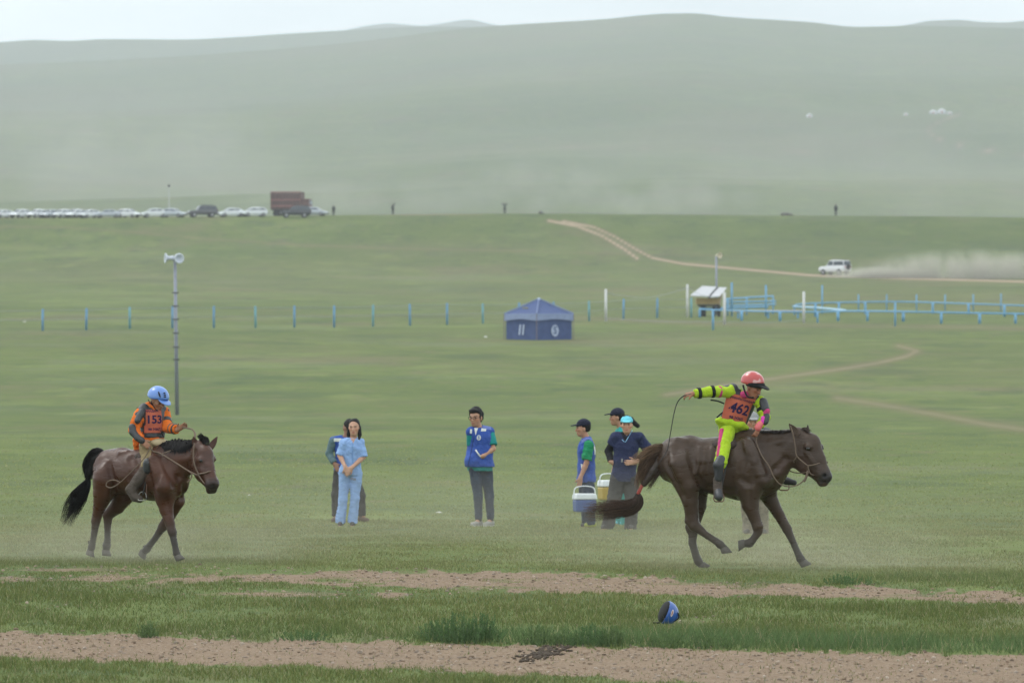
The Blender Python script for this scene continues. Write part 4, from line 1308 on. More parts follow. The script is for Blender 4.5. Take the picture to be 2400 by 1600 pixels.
# arm guards
limb('arm_guard', [(R1(262, 430, -.30), .038), (R1(215, 530, -.34), .040)], M_pad_dark, root, seed=3)
limb('elbow_guard', [(R1(150, 610, -.335), .038), (R1(160, 670, -.35), .040), (R1(215, 735, -.385), .036), (R1(268, 770, -.40), .034)], M_pad_dark, root, seed=4)
limb('arm_guard', [(R1(560, 420, -.12), .034), (R1(572, 520, -.16), .038)], M_pad_dark, root, seed=5)
band('arm_strap', J['shL'], J['elL'], .48, .72, .062, M_pad_dark, root)
band('arm_strap', J['elL'], J['wrL'], .36, .46, .060, M_strap, root); band('arm_strap', J['elL'], J['wrL'], .66, .78, .058, M_pad_dark, root)
# number bib
n1 = unit(np.array([.30, -.94, .05])); bc = R1(395, 540, -.25)
rr = R1.r
def bw(v):
    y = (v - .5) * rr(275)
    l = -rr(92) if v < .78 else -rr(92 - 0); q = rr(100)
    return (l - (rr(14) if v < .3 else 0), q, y)
patch('number_bib', GV, bc, n1, UP, bw, M_bib, root, .006)
lettering('bib_number', '153', GV, R1(400, 525, -.25), n1, UP, .118, M_navy_print, root, .010, 0, 3, .0035)
lettering('bib_text', '98 ЖИЛ', GV, R1(405, 638, -.25), n1, UP, .036, M_navy_print, root, .010, 0, 2, .001)
lettering('bib_text', 'НААДАМ', GV, R1(375, 420, -.25), n1, UP, .032, M_navy_print, root, .010, 0, 2, .001)
rope('strap_end', [R1(490, 655, -.28), R1(510, 700, -.30), R1(522, 738, -.30)], .006, M_black, root, 8)
rope('strap_end', [R1(290, 370, -.25), R1(250, 372, -.25), R1(205, 390, -.24)], .008, M_black, root, 8)
S = SDF(.009); S.cap(R1(322, 350, -.17), R1(360, 330, -.14), .030, .026, .02); S.cap(R1(330, 345, -.2), R1(420, 395, -.24), .022, .02, .02)
sdf_obj('collar', S, M_orange, root)
# legs: knee guard and tall boots
limb('knee_guard', [(R1(345, 1035, -.47), .058), (R1(335, 1110, -.45), .058)], M_pad_dark, root, seed=7)
Sb = SDF(.0095); Sb.chain([(R1(320, 1100, -.43), .060), (R1(215, 1240, -.43), .062), (R1(140, 1345, -.43), .050)], .02); Sb.chain([(R1(125, 1350, -.43), .048), (R1(180, 1440, -.45), .046), (R1(238, 1462, -.47), .038)], .03); Sb.noise = wrinkle(.004, 45, 9)
sdf_obj('boot', Sb, M_boot, root)
limb('boot', [(R1(590, 1080, .16), .055), (R1(560, 1330, .20), .045), (R1(620, 1395, .16), .036)], M_boot, root)
# helmet with vents and chin strap
M_hblue = mat('pale_blue_helmet', (.105, .215, .53), rough=.35, var=.08, scale=12, coat=.3)
hcn = J['head'] + np.array([.004, 0, .006])
ho, A = helmet(root, hcn, np.array([.66, -.62, -.36]), np.array([.22, -.16, 1]), M_hblue, 1.0, vis_l=.025)
for (zx, zy, l) in ((533, 205, .012), (540, 228, .012), (540, 250, .010)):
    MB().ellip(R1(zx, zy, -.312), (.012, .012, .0075)).build('vent_slot', M_black, ho, smooth=True)
MB().tube([R1(462, 190, -.318), R1(472, 222, -.325), R1(484, 256, -.325)], [.006, .009, .006], 6).build('vent_slot', M_black, ho, smooth=True)
rope('chin_strap', [R1(372, 300, -.28), R1(395, 350, -.29), R1(432, 402, -.30), R1(450, 408, -.31)], .006, M_black, root, 14)
rope('chin_strap', [R1(340, 285, -.25), R1(375, 335, -.28), R1(395, 352, -.29)], .005, M_black, root, 10)

wp = thing('riding_whip', 'short dark whip in the raised hand of the orange rider', 'whip', R1(770, 620, -.42) + R1.base)
o_ = wp
bwv = R1(770, 620, -.42)
MB().tube(spline([R1(745, 615, -.42) - bwv, R1(800, 622, -.44) - bwv, R1(860, 635, -.48) - bwv, R1(893, 680, -.52) - bwv, R1(893, 735, -.56) - bwv], 20), [.008] * 8 + [.009] * 6 + [.011] * 6, 7).build('handle', M_rope, wp, smooth=True)

# ---- rider of the dark horse -------------------------------------------------------------
R2 = Fig(1580, 850, 4.612, 60.8, 1720)
J = dict(head=R2(862, 262, -.10), nb=R2(760, 335, -.02), shR=R2(600, 310, -.10), shL=R2(925, 418, -.06), elR=R2(400, 312, -.20), elL=R2(985, 585, -.14),
         wrR=R2(205, 335, -.26), wrL=R2(915, 695, -.20), pc=R2(615, 690, .0), hipR=R2(575, 745, -.10), hipL=R2(690, 740, .09),
         knR=R2(505, 1075, -.40), knL=R2(900, 980, .36), anR=R2(480, 1320, -.40), anL=R2(1130, 1225, .37), toeR=R2(488, 1440, -.50), toeL=R2(1290, 1295, .33))
J['hs'] = .95
tf = np.array([.40, -.88, -.25]); hf = np.array([.70, -.55, -.46]); hu = np.array([.30, -.05, 1])
lean = unit(J['nb'] - J['pc'])
root, T = person('young person in neon yellow jersey and red helmet riding the dark horse', J, hf, tf, None, .80, hu, (.30, .130, .078), .0085,
    {'R': (R2(110, 350, -.27) - J['wrR'], (0, .6, -.8), 1, 1.5), 'L': (R2(885, 775, -.24) - J['wrL'], (-.5, .8, .1), -1, .7)}, base=R2.base, lean=lean)
sl = {'R': (1.95, .064, .048), 'L': (1.9, .062, .046)}
G = torso_garment(J, T, .80, .018, R2(620, 760, 0), sl, 1.0, 13, .008, vox=.0095)
G.ell(R2(560, 650, -.05), (.13, .10, .05), frame(np.array([.5, -.8, 0]), lean), .04); G.ell(R2(720, 680, -.08), (.10, .07, .045), frame(np.array([.5, -.8, 0]), lean), .04)
sdf_obj('jersey', G, M_neon, root)
GT = trousers(J, .80, .082, .066, .05, 15, .25, .008, T, .10, .0095)
sdf_obj('trousers', GT, M_neon, root)
nn = np.array([-.35, -1, .1])
S = SDF(.0085); S.cap(R2(515, 730, -.165), R2(500, 860, -.265), .026, .026, .01); S.cap(R2(500, 860, -.27), R2(478, 1010, -.395), .026, .024, .01)
sdf_obj('side_stripe', S, M_pink, root)
GV = torso_garment(J, T, .80, .028, R2(640, 655, 0), None, 1.22, 16, .003, vox=.0095, chestk=1.22)
GV.p = GV.p[:-1]; GV.plane(R2(660, 640, -.1), -lean * .96 + np.array([.0, 0, -.1]), .0)
GV.cap(R2(640, 275, -.06), R2(545, 300, -.12), .052, .048, .02); GV.cap(R2(880, 390, -.06), R2(965, 430, -.08), .050, .046, .02)
sdf_obj('body_protector', GV, M_pad_dark, root)
limb('arm_guard', [(R2(960, 420, -.11), .046), (R2(985, 500, -.15), .045)], M_pad_dark, root, seed=3)
limb('elbow_guard', [(R2(1000, 575, -.19), .034), (R2(985, 640, -.21), .036)], M_pad_dark, root, seed=4)
limb('sleeve_panel', [(R2(1000, 520, -.165), .036), (R2(995, 555, -.17), .034)], M_pink, root, seed=4)
limb('sleeve_panel', [(R2(965, 600, -.205), .028), (R2(960, 640, -.215), .028)], mat('magenta_panel', (.60, .03, .36), var=.1), root, seed=4)
limb('cuff', [(R2(930, 660, -.215), .036), (R2(905, 700, -.225), .037)], mat('coral_cuff', (.62, .13, .14), var=.1), root, seed=6)
band('arm_strap', J['elR'], J['wrR'], -.16, .02, .066, M_black, root); band('arm_strap', J['elR'], J['wrR'], .58, .76, .060, M_black, root)
band('arm_strap', J['shL'], J['elL'], .42, .62, .064, M_black, root)
band('sleeve_band', J['shR'], J['elR'], .52, .66, .0635, M_pink, root)
n2 = unit(np.array([.30, -.93, .10])); rr = R2.r; bu = unit(np.array([.26, 0, 1.0]))
bc = R2(705, 495, -.14)
def bw(v):
    y = (v - .5) * rr(285) - rr(22) * 0
    wv = rr(148)
    dip = (rr(20) if v > .9 else 0)
    return (-wv - rr(6) * (1 - v), wv - rr(22) * (1 - v), y)
patch('number_bib', GV, bc, n2, bu, bw, M_bib, root, .006)
lettering('bib_number', '462', GV, R2(712, 502, -.14), n2, bu, .145, M_navy_print, root, .010, .12, 3, .004)
lettering('bib_text', '98 ЖИЛ', GV, R2(672, 598, -.14), n2, bu, .040, M_navy_print, root, .010, 0, 2, .0012)
lettering('bib_text', 'ТӨРИЙН НААДАМ', GV, R2(745, 400, -.14), n2, bu, .030, M_navy_print, root, .010, 0, 2, .001)
rope('strap_end', [R2(540, 440, -.12), R2(470, 412, -.14), R2(395, 402, -.16)], .008, M_black, root, 10)
rope('strap_end', [R2(540, 530, -.10), R2(500, 555, -.12), R2(462, 590, -.14)], .009, M_black, root, 10)
limb('knee_guard', [(R2(505, 1050, -.42), .056), (R2(480, 1105, -.45), .056), (R2(480, 1240, -.435), .046)], M_pad_dark, root, seed=8)
for sgn, pts in ((1, [(R2(470, 1260, -.41), .046), (R2(470, 1330, -.42), .047), (R2(480, 1430, -.46), .048), (R2(488, 1455, -.53), .036)]),):
    limb('boot', pts, M_boot, root, seed=9)
limb('toe_cap', [(R2(480, 1400, -.50), .044), (R2(488, 1450, -.545), .040)], M_pad_dark, root, seed=10)
limb('boot', [(R2(1090, 1190, .36), .046), (R2(1135, 1245, .36), .046), (R2(1215, 1275, .35), .040), (R2(1300, 1292, .33), .030)], M_dark, root, seed=11)
limb('knee_guard', [(J['knL'], .056), (R2(1080, 1180, .36), .05)], M_pad_dark, root)
S = SDF(.0085); S.ell(R2(757, 345, -.10), (.050, .05, .042), None, .02)
sdf_obj('collar', S, M_pink, root)
M_hred = mat('red_helmet', (.42, .055, .050), rough=.3, var=.12, scale=9, coat=.35)
_t = M_hred.node_tree; _b = _t.nodes['Principled BSDF']; _n = _t.nodes.new('ShaderNodeTexNoise'); _n.inputs['Scale'].default_value = 9
_co = _t.nodes.new('ShaderNodeTexCoord'); _t.links.new(_co.outputs['Object'], _n.inputs['Vector'])
_r = _t.nodes.new('ShaderNodeMapRange'); _r.inputs['From Min'].default_value = .50; _r.inputs['From Max'].default_value = .56
_t.links.new(_n.outputs['Fac'], _r.inputs['Value'])
_m = _t.nodes.new('ShaderNodeMix'); _m.data_type = 'RGBA'; _m.inputs['A'].default_value = (.40, .045, .042, 1); _m.inputs['B'].default_value = (.52, .27, .26, 1)
_t.links.new(_r.outputs['Result'], _m.inputs['Factor']); _t.links.new(_m.outputs['Result'], _b.inputs['Base Color'])
hcn = J['head'] + np.array([-.012, 0, .012])
ho, A = helmet(root, hcn, np.array([.78, -.50, -.22]), np.array([.16, -.10, 1]), M_hred, 1.02, M_black)
r_, f_, u_ = A[:, 0], A[:, 1], A[:, 2]
S = SDF(.0075); S.ell(hcn + (u_ * .028 + f_ * .012) * 1.0, (.109, .122, .052), A, .01); S.plane(hcn + u_ * .035 - f_ * .0, u_ * .8 - f_ * .6, 0); S.plane(hcn + u_ * -.005, -u_, 0)
sdf_obj('visor_band', S, M_black, ho)
rope('chin_strap', [R2(745, 240, -.16), R2(765, 310, -.19), R2(800, 370, -.22), R2(860, 375, -.24)], .010, M_black, root, 16)

wp = thing('riding_whip', 'long thin dark whip trailing from the hand of the neon yellow rider', 'whip', R2(130, 345, -.28) + R2.base)
bwv = R2(130, 345, -.28)
pts = [R2(165, 340, -.28), R2(100, 358, -.27), R2(40, 420, -.25), R2(0, 540, -.22), R2(-40, 760, -.18), R2(-80, 950, -.15), R2(-190, 1120, -.12), R2(-260, 1230, -.10)]
MB().tube([q_ - bwv for q_ in spline(pts, 50)], list(np.linspace(.007, .0035, 50)), 6).build('lash', M_dark, wp, smooth=True)
MB().tube([R2(185, 335, -.28) - bwv, R2(110, 352, -.275) - bwv], .010, 8).build('handle', M_rope, wp, smooth=True)

# ------------------------------------------------------------------ spectators and medics on foot
M_scrub = cloth('light_blue_scrubs', (.235, .36, .62), var=.08)
M_bluevest = cloth('royal_blue_vest', (.032, .075, .30), var=.12)
M_vestyoke = cloth('vest_yoke', (.13, .17, .42), var=.1)
M_refl = mat('reflective_tape', (.52, .54, .52), rough=.4, var=.1)
M_teal = cloth('teal_shirt', (.012, .20, .19), var=.1)
M_green = cloth('green_shirt', (.012, .20, .085), var=.1)
M_jean = cloth('dark_jeans', (.016, .032, .062), var=.3)
M_greytr = cloth('dark_grey_trousers', (.034, .032, .034), var=.2)
M_navy = cloth('navy_scrubs', (.020, .026, .070), var=.12)
M_blackc = cloth('black_shirt', (.010, .010, .012), var=.2)
M_turq = cloth('turquoise_scrubs', (.02, .27, .25), var=.1)
M_turqcap = cloth('turquoise_cap', (.13, .50, .60), var=.08)
M_navycap = cloth('navy_cap', (.012, .014, .030), var=.15)
M_camo = cloth('faded_camo', (.15, .125, .085), var=.5, scale=22)
M_white = cloth('white_cotton', (.62, .62, .60), var=.06)
M_shoe_w = mat('worn_white_shoe', (.30, .285, .26), rough=.7, var=.2, scale=30)
M_shoe_d = mat('dark_shoe', (.03, .027, .026), rough=.6, var=.2, scale=30)
M_shoe_b = mat('brown_shoe', (.10, .060, .042), rough=.7, var=.2, scale=30)
M_shoe_y = mat('lime_shoe', (.34, .38, .05), rough=.6, var=.2, scale=30)
M_sole = mat('shoe_sole', (.45, .44, .42), rough=.8, var=.1)
M_grey_sl = cloth('grey_teal_sleeve', (.10, .155, .17), var=.1)
def ground_fit(fig, J):
    """soles on the ground under each foot"""
    for q in 'RL':
        t = J['toe' + q]; g = float(ground_z(t[0] + fig.base[0], t[1] + fig.base[1])) - fig.base[2]
        J['toe' + q] = np.array([t[0], t[1], g + .004])

# ---- woman in light blue scrubs
A5 = Fig(740, 940, 4.9, 82.0, 822)
J = dict(head=A5(440, 300, 0), nb=A5(432, 418, .02), shR=A5(325, 472, 0), shL=A5(512, 472, .02), elR=A5(275, 620, -.02), elL=A5(548, 640, -.02),
         wrR=A5(340, 755, -.16), wrL=A5(415, 760, -.15), pc=A5(400, 790, .02), hipR=A5(335, 830, .02), hipL=A5(465, 830, .02),
         knR=A5(315, 1120, .0), knL=A5(450, 1120, .0), anR=A5(285, 1370, .03), anL=A5(425, 1370, .03), toeR=A5(275, 1430, -.08), toeL=A5(415, 1430, -.08))
J['hs'] = 1.0
ground_fit(A5, J)
hf = np.array([-.12, -1, -.06])
root, T = person('woman in light blue scrubs standing with hands crossed in front', J, hf, np.array([.0, -1, 0]), None, .92, UP, (.46, .26, .18), .0095,
    {'R': (A5(385, 880, -.19) - J['wrR'], (-.2, 1, 0), -1, .5), 'L': (A5(330, 830, -.18) - J['wrL'], (.2, 1, 0), 1, .5)}, base=A5.base)
G = torso_garment(J, T, .92, .013, A5(400, 850, 0), {'R': (1.0, .050, .062), 'L': (1.0, .050, .064)}, 1.0, 21, .008, pel=.02)
sdf_obj('scrub_top', G, M_scrub, root)
sdf_obj('scrub_trousers', trousers(J, .92, .090, .064, .072, 22, 1.10, .009, T, .02), M_scrub, root)
MB().tube(march(G, np.array([A5(415 + i * .5, 460 + i * 38, -.3) for i in range(9)]), np.array([0, 1.0, 0])) + np.array([0, -.003, 0]), .005, 5).build('front_seam', cloth('seam_blue', (.16, .30, .56)), root, smooth=True)
def xh(S, A):
    for q in (-1, 1): S.chain([(J['head'] + A @ np.array([q * .068, -.02, .0]), .030), (J['head'] + A @ np.array([q * .080, -.01, -.10]), .028), (J['head'] + A @ np.array([q * .075, .015, -.165]), .018)], .02)
hair(root, J['head'], hf, 1.0, UP, None, .06, .032, 1.0, xh, k=2)
patch('neckline', G, A5(428, 440, -.1), np.array([0, -1, .2]), UP, lambda v: (-.003 - .040 * v, .003 + .040 * v, (v - .5) * .085), mat('skin_tone', (.44, .25, .17), rough=.6, var=.05), root, .003, nu=4, nv=4)
for q in 'RL': shoe(root, J['an' + q], J['toe' + q], M_shoe_d, .9)
ph = thing('phone', 'small grey phone in the hands of the woman in light blue scrubs', 'phone', A5(432, 892, -.21) + A5.base)
MB().box((0, 0, 0), (.075, .012, .035), Matrix.Rotation(R(12), 3, 'Y')).build('case', mat('grey_plastic', (.12, .14, .2), rough=.3), ph, bevel=.004)

# ---- man half hidden behind her
A5b = Fig(740, 940, 4.9, 84.5, 815)
J = dict(head=A5b(378, 300, .0), nb=A5b(345, 410, .02), shR=A5b(205, 455, 0), shL=A5b(430, 455, .03), elR=A5b(152, 600, .03), elL=A5b(470, 620, .05),
         wrR=A5b(215, 715, -.06), wrL=A5b(440, 745, -.05), pc=A5b(340, 775, .02), hipR=A5b(275, 815, .02), hipL=A5b(420, 815, .02),
         knR=A5b(235, 1070, .0), knL=A5b(515, 1085, .0), anR=A5b(232, 1325, .02), anL=A5b(530, 1320, .02), toeR=A5b(200, 1370, -.12), toeL=A5b(590, 1375, -.08))
ground_fit(A5b, J)
hf = np.array([-.65, .65, -.1])
root, T = person('man in blue vest and grey sleeves half hidden behind the woman in scrubs', J, hf, np.array([-.15, -1, 0]), None, .96, UP, (.24, .12, .075), .011, base=A5b.base)
G = torso_garment(J, T, .96, .015, A5b(340, 800, 0), {'R': (1.95, .062, .050), 'L': (1.9, .06, .05)}, 1.0, 23, .006, vox=.012)
sdf_obj('shirt', G, M_grey_sl, root)
G = torso_garment(J, T, .96, .030, A5b(340, 830, 0), None, 1.0, 24, .005, vox=.012)
sdf_obj('vest', G, M_bluevest, root)
patch('reflective_strip', G, A5b(235, 440, -.12), np.array([-.2, -1, .1]), UP, lambda v: (-.045, .06, (v - .5) * .05), M_refl, root, .006, nu=5, nv=3)
sdf_obj('trousers', trousers(J, .96, .092, .072, .060, 25, .97, .006, T, .04, .012), M_greytr, root)
hair(root, J['head'], hf, .98, k=3)
for q in 'RL': shoe(root, J['an' + q], J['toe' + q], M_shoe_b, 1.0)

# ---- man with glasses and blue vest
J = dict(head=A5(1838, 183, -.01), nb=A5(1875, 300, .02), shR=A5(1785, 355, -.02), shL=A5(1995, 352, .06), elR=A5(1790, 545, .03), elL=A5(2038, 545, -.04),
         wrR=A5(1815, 640, -.02), wrL=A5(1918, 632, -.15), pc=A5(1885, 735, .02), hipR=A5(1830, 790, .0), hipL=A5(1960, 790, .05),
         knR=A5(1865, 1095, -.02), knL=A5(1992, 1090, .04), anR=A5(1872, 1370, .02), anL=A5(2008, 1370, .05), toeR=A5(1800, 1445, -.12), toeL=A5(1945, 1455, -.10))
A5m = A5
A5c = Fig(740, 940, 4.9, 82.0, 1130)
off = A5.base - A5c.base
J = {k: v + off for k, v in J.items()}; J['hs'] = 1.12
ground_fit(A5c, J)
P5 = lambda x, y, z=0.0: A5(x, y, z) + off
hf = np.array([-.42, -.9, -.12])
root, T = person('man with glasses in blue vest over teal shirt, hand in vest pocket', J, hf, np.array([-.42, -.9, 0]), None, 1.02, UP, (.42, .23, .15), .0095,
    {'R': (P5(1840, 700, -.02) - J['wrR'], (0, 1, 0), 1, .3), 'L': (P5(1880, 665, -.02) - J['wrL'], (0, 1, 0), -1, .3)}, beard=.18, base=A5c.base)
G = torso_garment(J, T, 1.02, .018, P5(1885, 800, 0), {'R': (.78, .068, .070), 'L': (.82, .068, .074)}, 1.10, 26, .004, pel=.02)
sdf_obj('shirt', G, M_teal, root)
GV = torso_garment(J, T, 1.02, .038, P5(1885, 752, 0), None, 1.22, 27, .004, pel=.03)
GV.ell(P5(1790, 690, -.06), (.10, .11, .10), None, .08)
GV.p = GV.p[:-2] + [GV.p[-1]] + [GV.p[-2]]
sdf_obj('vest', GV, M_bluevest, root)
nv = unit(np.array([-.25, -1, .05]))
patch('reflective_strip', GV, P5(1922, 325, -.1), nv, UP, lambda v: (-.030, .034, (v - .5) * .045), M_refl, root, .006, nu=5, nv=3)
patch('reflective_strip', GV, P5(1782, 345, -.1), nv, UP, lambda v: (-.014, .014, (v - .5) * .06), M_refl, root, .006, nu=4, nv=4)
patch('yoke', GV, P5(1960, 300, -.02), np.array([.2, -.7, .7]), UP, lambda v: (-.06, .07, (v - .5) * .07), M_vestyoke, root, .005, nu=6, nv=4)
patch('shirt_front', GV, P5(1838, 345, -.1), nv, UP, lambda v: (-.003 - .024 * v, .003 + .022 * v, (v - .5) * .10), M_white, root, .006, nu=4, nv=6)
# round emblem and pocket edge
th = np.linspace(0, 2 * math.pi, 17)
patch('emblem', GV, P5(1878, 418, -.1), nv, UP, lambda v: (-.030 * math.sqrt(max(1 - (2 * v - 1) ** 2, .02)), .030 * math.sqrt(max(1 - (2 * v - 1) ** 2, .02)), (v - .5) * .075), M_refl, root, .006, nu=8, nv=10)
lettering('emblem_mark', 'S', GV, P5(1878, 418, -.1), nv, UP, .062, M_bluevest, root, .0085, 0, 3, .002)
pk = march(GV, np.array([P5(1835, 560, -.35), P5(1858, 595, -.35), P5(1885, 630, -.35), P5(1918, 655, -.35)]), np.array([0, 1.0, 0]))
MB().tube(pk + np.array([0, -.004, 0]), .012, 6).build('pocket_edge', M_white, root, smooth=True)
zp = march(GV, np.array([P5(1820 - i * 7, 400 + i * 34, -.35) for i in range(11)]), np.array([0, 1.0, 0]))
MB().tube(zp + np.array([0, -.002, 0]), .004, 5).build('zip', M_navy, root, smooth=True)
sdf_obj('trousers', trousers(J, 1.02, .093, .066, .052, 28, .93, .005, T, .02), M_jean, root)
for q in 'RL':
    o = shoe(root, J['an' + q], J['toe' + q], M_shoe_w, 1.0, sole=M_sole)
    band('sock', J['kn' + q], J['an' + q], .92, 1.02, .044, M_greytr, root)
def xh(S, A):
    S.ell(J['head'] + A @ np.array([.01, .055, .098]), (.070, .05, .034), A, .02)
    for q in (-1, 1): S.cap(J['head'] + A @ np.array([q * .074, .012, .02]), J['head'] + A @ np.array([q * .074, .016, -.02]), .012, .010, .01)
hair(root, J['head'], hf, 1.15, k=4, extra=xh, vol=1.03)
FA = frame(hf); hc = J['head']
gm = MB()
for q in (-1, 1):
    gm.tube([hc + FA @ np.array([q * .036 + math.cos(a) * .026, .120, .002 + math.sin(a) * .018]) for a in np.linspace(0, 2 * math.pi, 13)], .0035, 5)
    gm.tube([hc + FA @ np.array([q * .062, .114, .006]), hc + FA @ np.array([q * .086, .0, .004])], .003, 5)
gm.tube([hc + FA @ np.array([-.011, .123, .004]), hc + FA @ np.array([.011, .123, .004])], .003, 5)
gm.build('glasses', M_black, root, smooth=True)

# ---- man in navy cap with the blue cooler (seen from the side)
A6 = Fig(1320, 920, 4.354, 81.5, 1376)
J = dict(head=A6(200, 362, 0), nb=A6(238, 462, .0), shR=A6(215, 520, .17), shL=A6(262, 540, -.14), elR=A6(215, 700, .20), elL=A6(238, 715, -.19),
         wrR=A6(190, 860, .15), wrL=A6(175, 870, -.22), pc=A6(235, 860, .0), hipR=A6(215, 900, .08), hipL=A6(250, 900, -.08),
         knR=A6(225, 1130, .08), knL=A6(262, 1130, -.08), anR=A6(245, 1350, .08), anL=A6(285, 1350, -.08), toeR=A6(200, 1400, .06), toeL=A6(235, 1405, -.10))
ground_fit(A6, J)
hf = np.array([-1, -.15, -.06]); tf = np.array([-1, -.12, 0])
root, T = person('man in navy cap and blue vest over green shirt carrying the blue cooler', J, hf, tf, None, .98, UP, (.38, .20, .13), .0095,
    {'L': (np.array([-.15, 0, -1]), (0, 1, 0), -1, 1.4), 'R': (np.array([-.1, 0, -1]), (0, -1, 0), 1, .8)}, base=A6.base)
G = torso_garment(J, T, .98, .016, A6(235, 890, 0), {'R': (.85, .066, .070), 'L': (.85, .066, .074)}, 1.0, 31, .006)
sdf_obj('shirt', G, M_green, root)
GV = torso_garment(J, T, .98, .032, A6(235, 912, 0), None, 1.0, 32, .006)
for kk in (.0, ):
    GV.p = GV.p[:-1]; GV.cap(A6(262, 520, -.16), A6(245, 660, -.30), .062, .066, .015, None, 's'); GV.plane(A6(235, 912, 0), -UP)
sdf_obj('vest', GV, M_bluevest, root)
patch('yoke', GV, A6(245, 470, -.12), np.array([.1, -.75, .6]), UP, lambda v: (-.075, .075, (v - .5) * .07), M_vestyoke, root, .006, nu=8, nv=4)
patch('reflective_strip', GV, A6(318, 560, -.08), np.array([.8, -.7, .1]), UP, lambda v: (-.02, .02, (v - .5) * .20), M_refl, root, .005, nu=3, nv=6)
pk = march(GV, np.array([A6(145, 730, -.4), A6(150, 770, -.4), A6(168, 805, -.4)]), np.array([0.25, 1.0, 0]))
MB().tube(pk + np.array([-.004, -.004, 0]), .012, 6).build('pocket_edge', M_white, root, smooth=True)
sdf_obj('trousers', trousers(J, .98, .092, .074, .070, 33, .99, .008, T, .02), M_jean, root)
for q in 'RL': shoe(root, J['an' + q], J['toe' + q], M_shoe_y if q == 'L' else M_shoe_d, 1.0)
hair(root, J['head'], hf, .98, k=5, low=-.02)
cap_hat(root, J['head'], hf, M_navycap, 1.02)

def cooler(name, label, c, fig, wx, dyy, hb, hl, m_body, m_lid, rz, handle=True):
    t = thing(name, label, 'cooler', c + fig.base, rz)
    MB().box((0, 0, -hb / 2), (wx * .94, dyy * .94, hb), None, 1.04).build('tub', m_body, t, bevel=.025)
    MB().box((0, 0, hl / 2 + .001), (wx * 1.04, dyy * 1.04, hl), None, .90).build('lid', m_lid, t, bevel=.018)
    if handle:
        MB().tube(spline([(-wx * .50, 0, .0), (-wx * .50, 0, .10), (-wx * .40, 0, .17), (0, 0, .19), (wx * .40, 0, .17), (wx * .50, 0, .10), (wx * .50, 0, 0)], 24), .0085, 7).build('handle', m_lid, t, smooth=True)
    return t
M_cool_b = mat('blue_plastic', (.030, .075, .24), rough=.4, var=.08)
M_cool_w = mat('white_plastic', (.66, .68, .70), rough=.4, var=.05)
M_cool_y = mat('yellow_plastic', (.36, .24, .020), rough=.4, var=.12)
cooler('cool_box', 'blue cooler with white lid hanging from the hand of the man in green sleeves', A6(218, 1088, -.22), A6, .31, .23, .175, .085, M_cool_b, M_cool_w, R(14))

# ---- man in navy scrubs, hands on hips
A6b = Fig(1320, 920, 4.354, 80.0, 1452)
J = dict(head=A6b(648, 325, -.02), nb=A6b(650, 425, .0), shR=A6b(535, 455, 0), shL=A6b(775, 455, .0), elR=A6b(462, 600, .06), elL=A6b(880, 590, .04),
         wrR=A6b(490, 705, -.04), wrL=A6b(740, 705, -.14), pc=A6b(620, 830, .0), hipR=A6b(560, 880, .0), hipL=A6b(690, 880, .0),
         knR=A6b(505, 1150, -.02), knL=A6b(702, 1150, .0), anR=A6b(445, 1400, .03), anL=A6b(685, 1400, .03), toeR=A6b(405, 1450, -.10), toeL=A6b(690, 1450, -.12))
ground_fit(A6b, J)
hf = np.array([-.05, -1, -.05])
root, T = person('man in navy scrubs and turquoise cap with hands on hips', J, hf, np.array([0, -1, 0]), None, 1.02, UP, (.45, .25, .17), .0095,
    {'R': (np.array([.8, .2, -.4]), (.2, 1, 0), 1, .5), 'L': (A6b(640, 715, -.2) - J['wrL'], (0, 1, 0), -1, .3)}, base=A6b.base)
G = torso_garment(J, T, 1.02, .014, A6b(620, 860, 0), {'R': (1.95, .058, .046), 'L': (1.85, .058, .046)}, 1.0, 36, .005)
sdf_obj('undershirt', G, M_blackc, root)
G = torso_garment(J, T, 1.02, .030, A6b(620, 905, 0), {'R': (.50, .078, .080), 'L': (.98, .072, .078)}, 1.1, 37, .007)
sdf_obj('scrub_top', G, M_navy, root)
patch('neckline', G, A6b(640, 450, -.1), np.array([0, -1, .1]), UP, lambda v: (-.003 - .075 * v, .003 + .075 * v, (v - .5) * .15), M_blackc, root, .004, nu=5, nv=6)
ly = march(G, np.array([A6b(712, 385, -.35), A6b(690, 420, -.35), A6b(660, 470, -.35), A6b(640, 505, -.35), A6b(622, 500, -.35), A6b(605, 480, -.35)]), np.array([0, 1.0, 0]))
MB().tube(ly + np.array([0, -.006, 0]), .006, 5).build('lanyard', mat('lanyard_blue', (.18, .36, .55)), root, smooth=True)
sdf_obj('trousers', trousers(J, 1.02, .115, .092, .085, 38, 1.0, .008, T, .02), M_greytr, root)
for q in 'RL': shoe(root, J['an' + q], J['toe' + q], M_shoe_d, 1.0)
hair(root, J['head'], hf, 1.0, k=6, low=-.03)
cap_hat(root, J['head'], hf, M_turqcap, 1.03, UP, .06, 'surgical_cap', True)
wt = MB(); wt.box(A6b(600, 690, -.22), (.02, .012, .05)).build('watch', M_steel, root, bevel=.003)

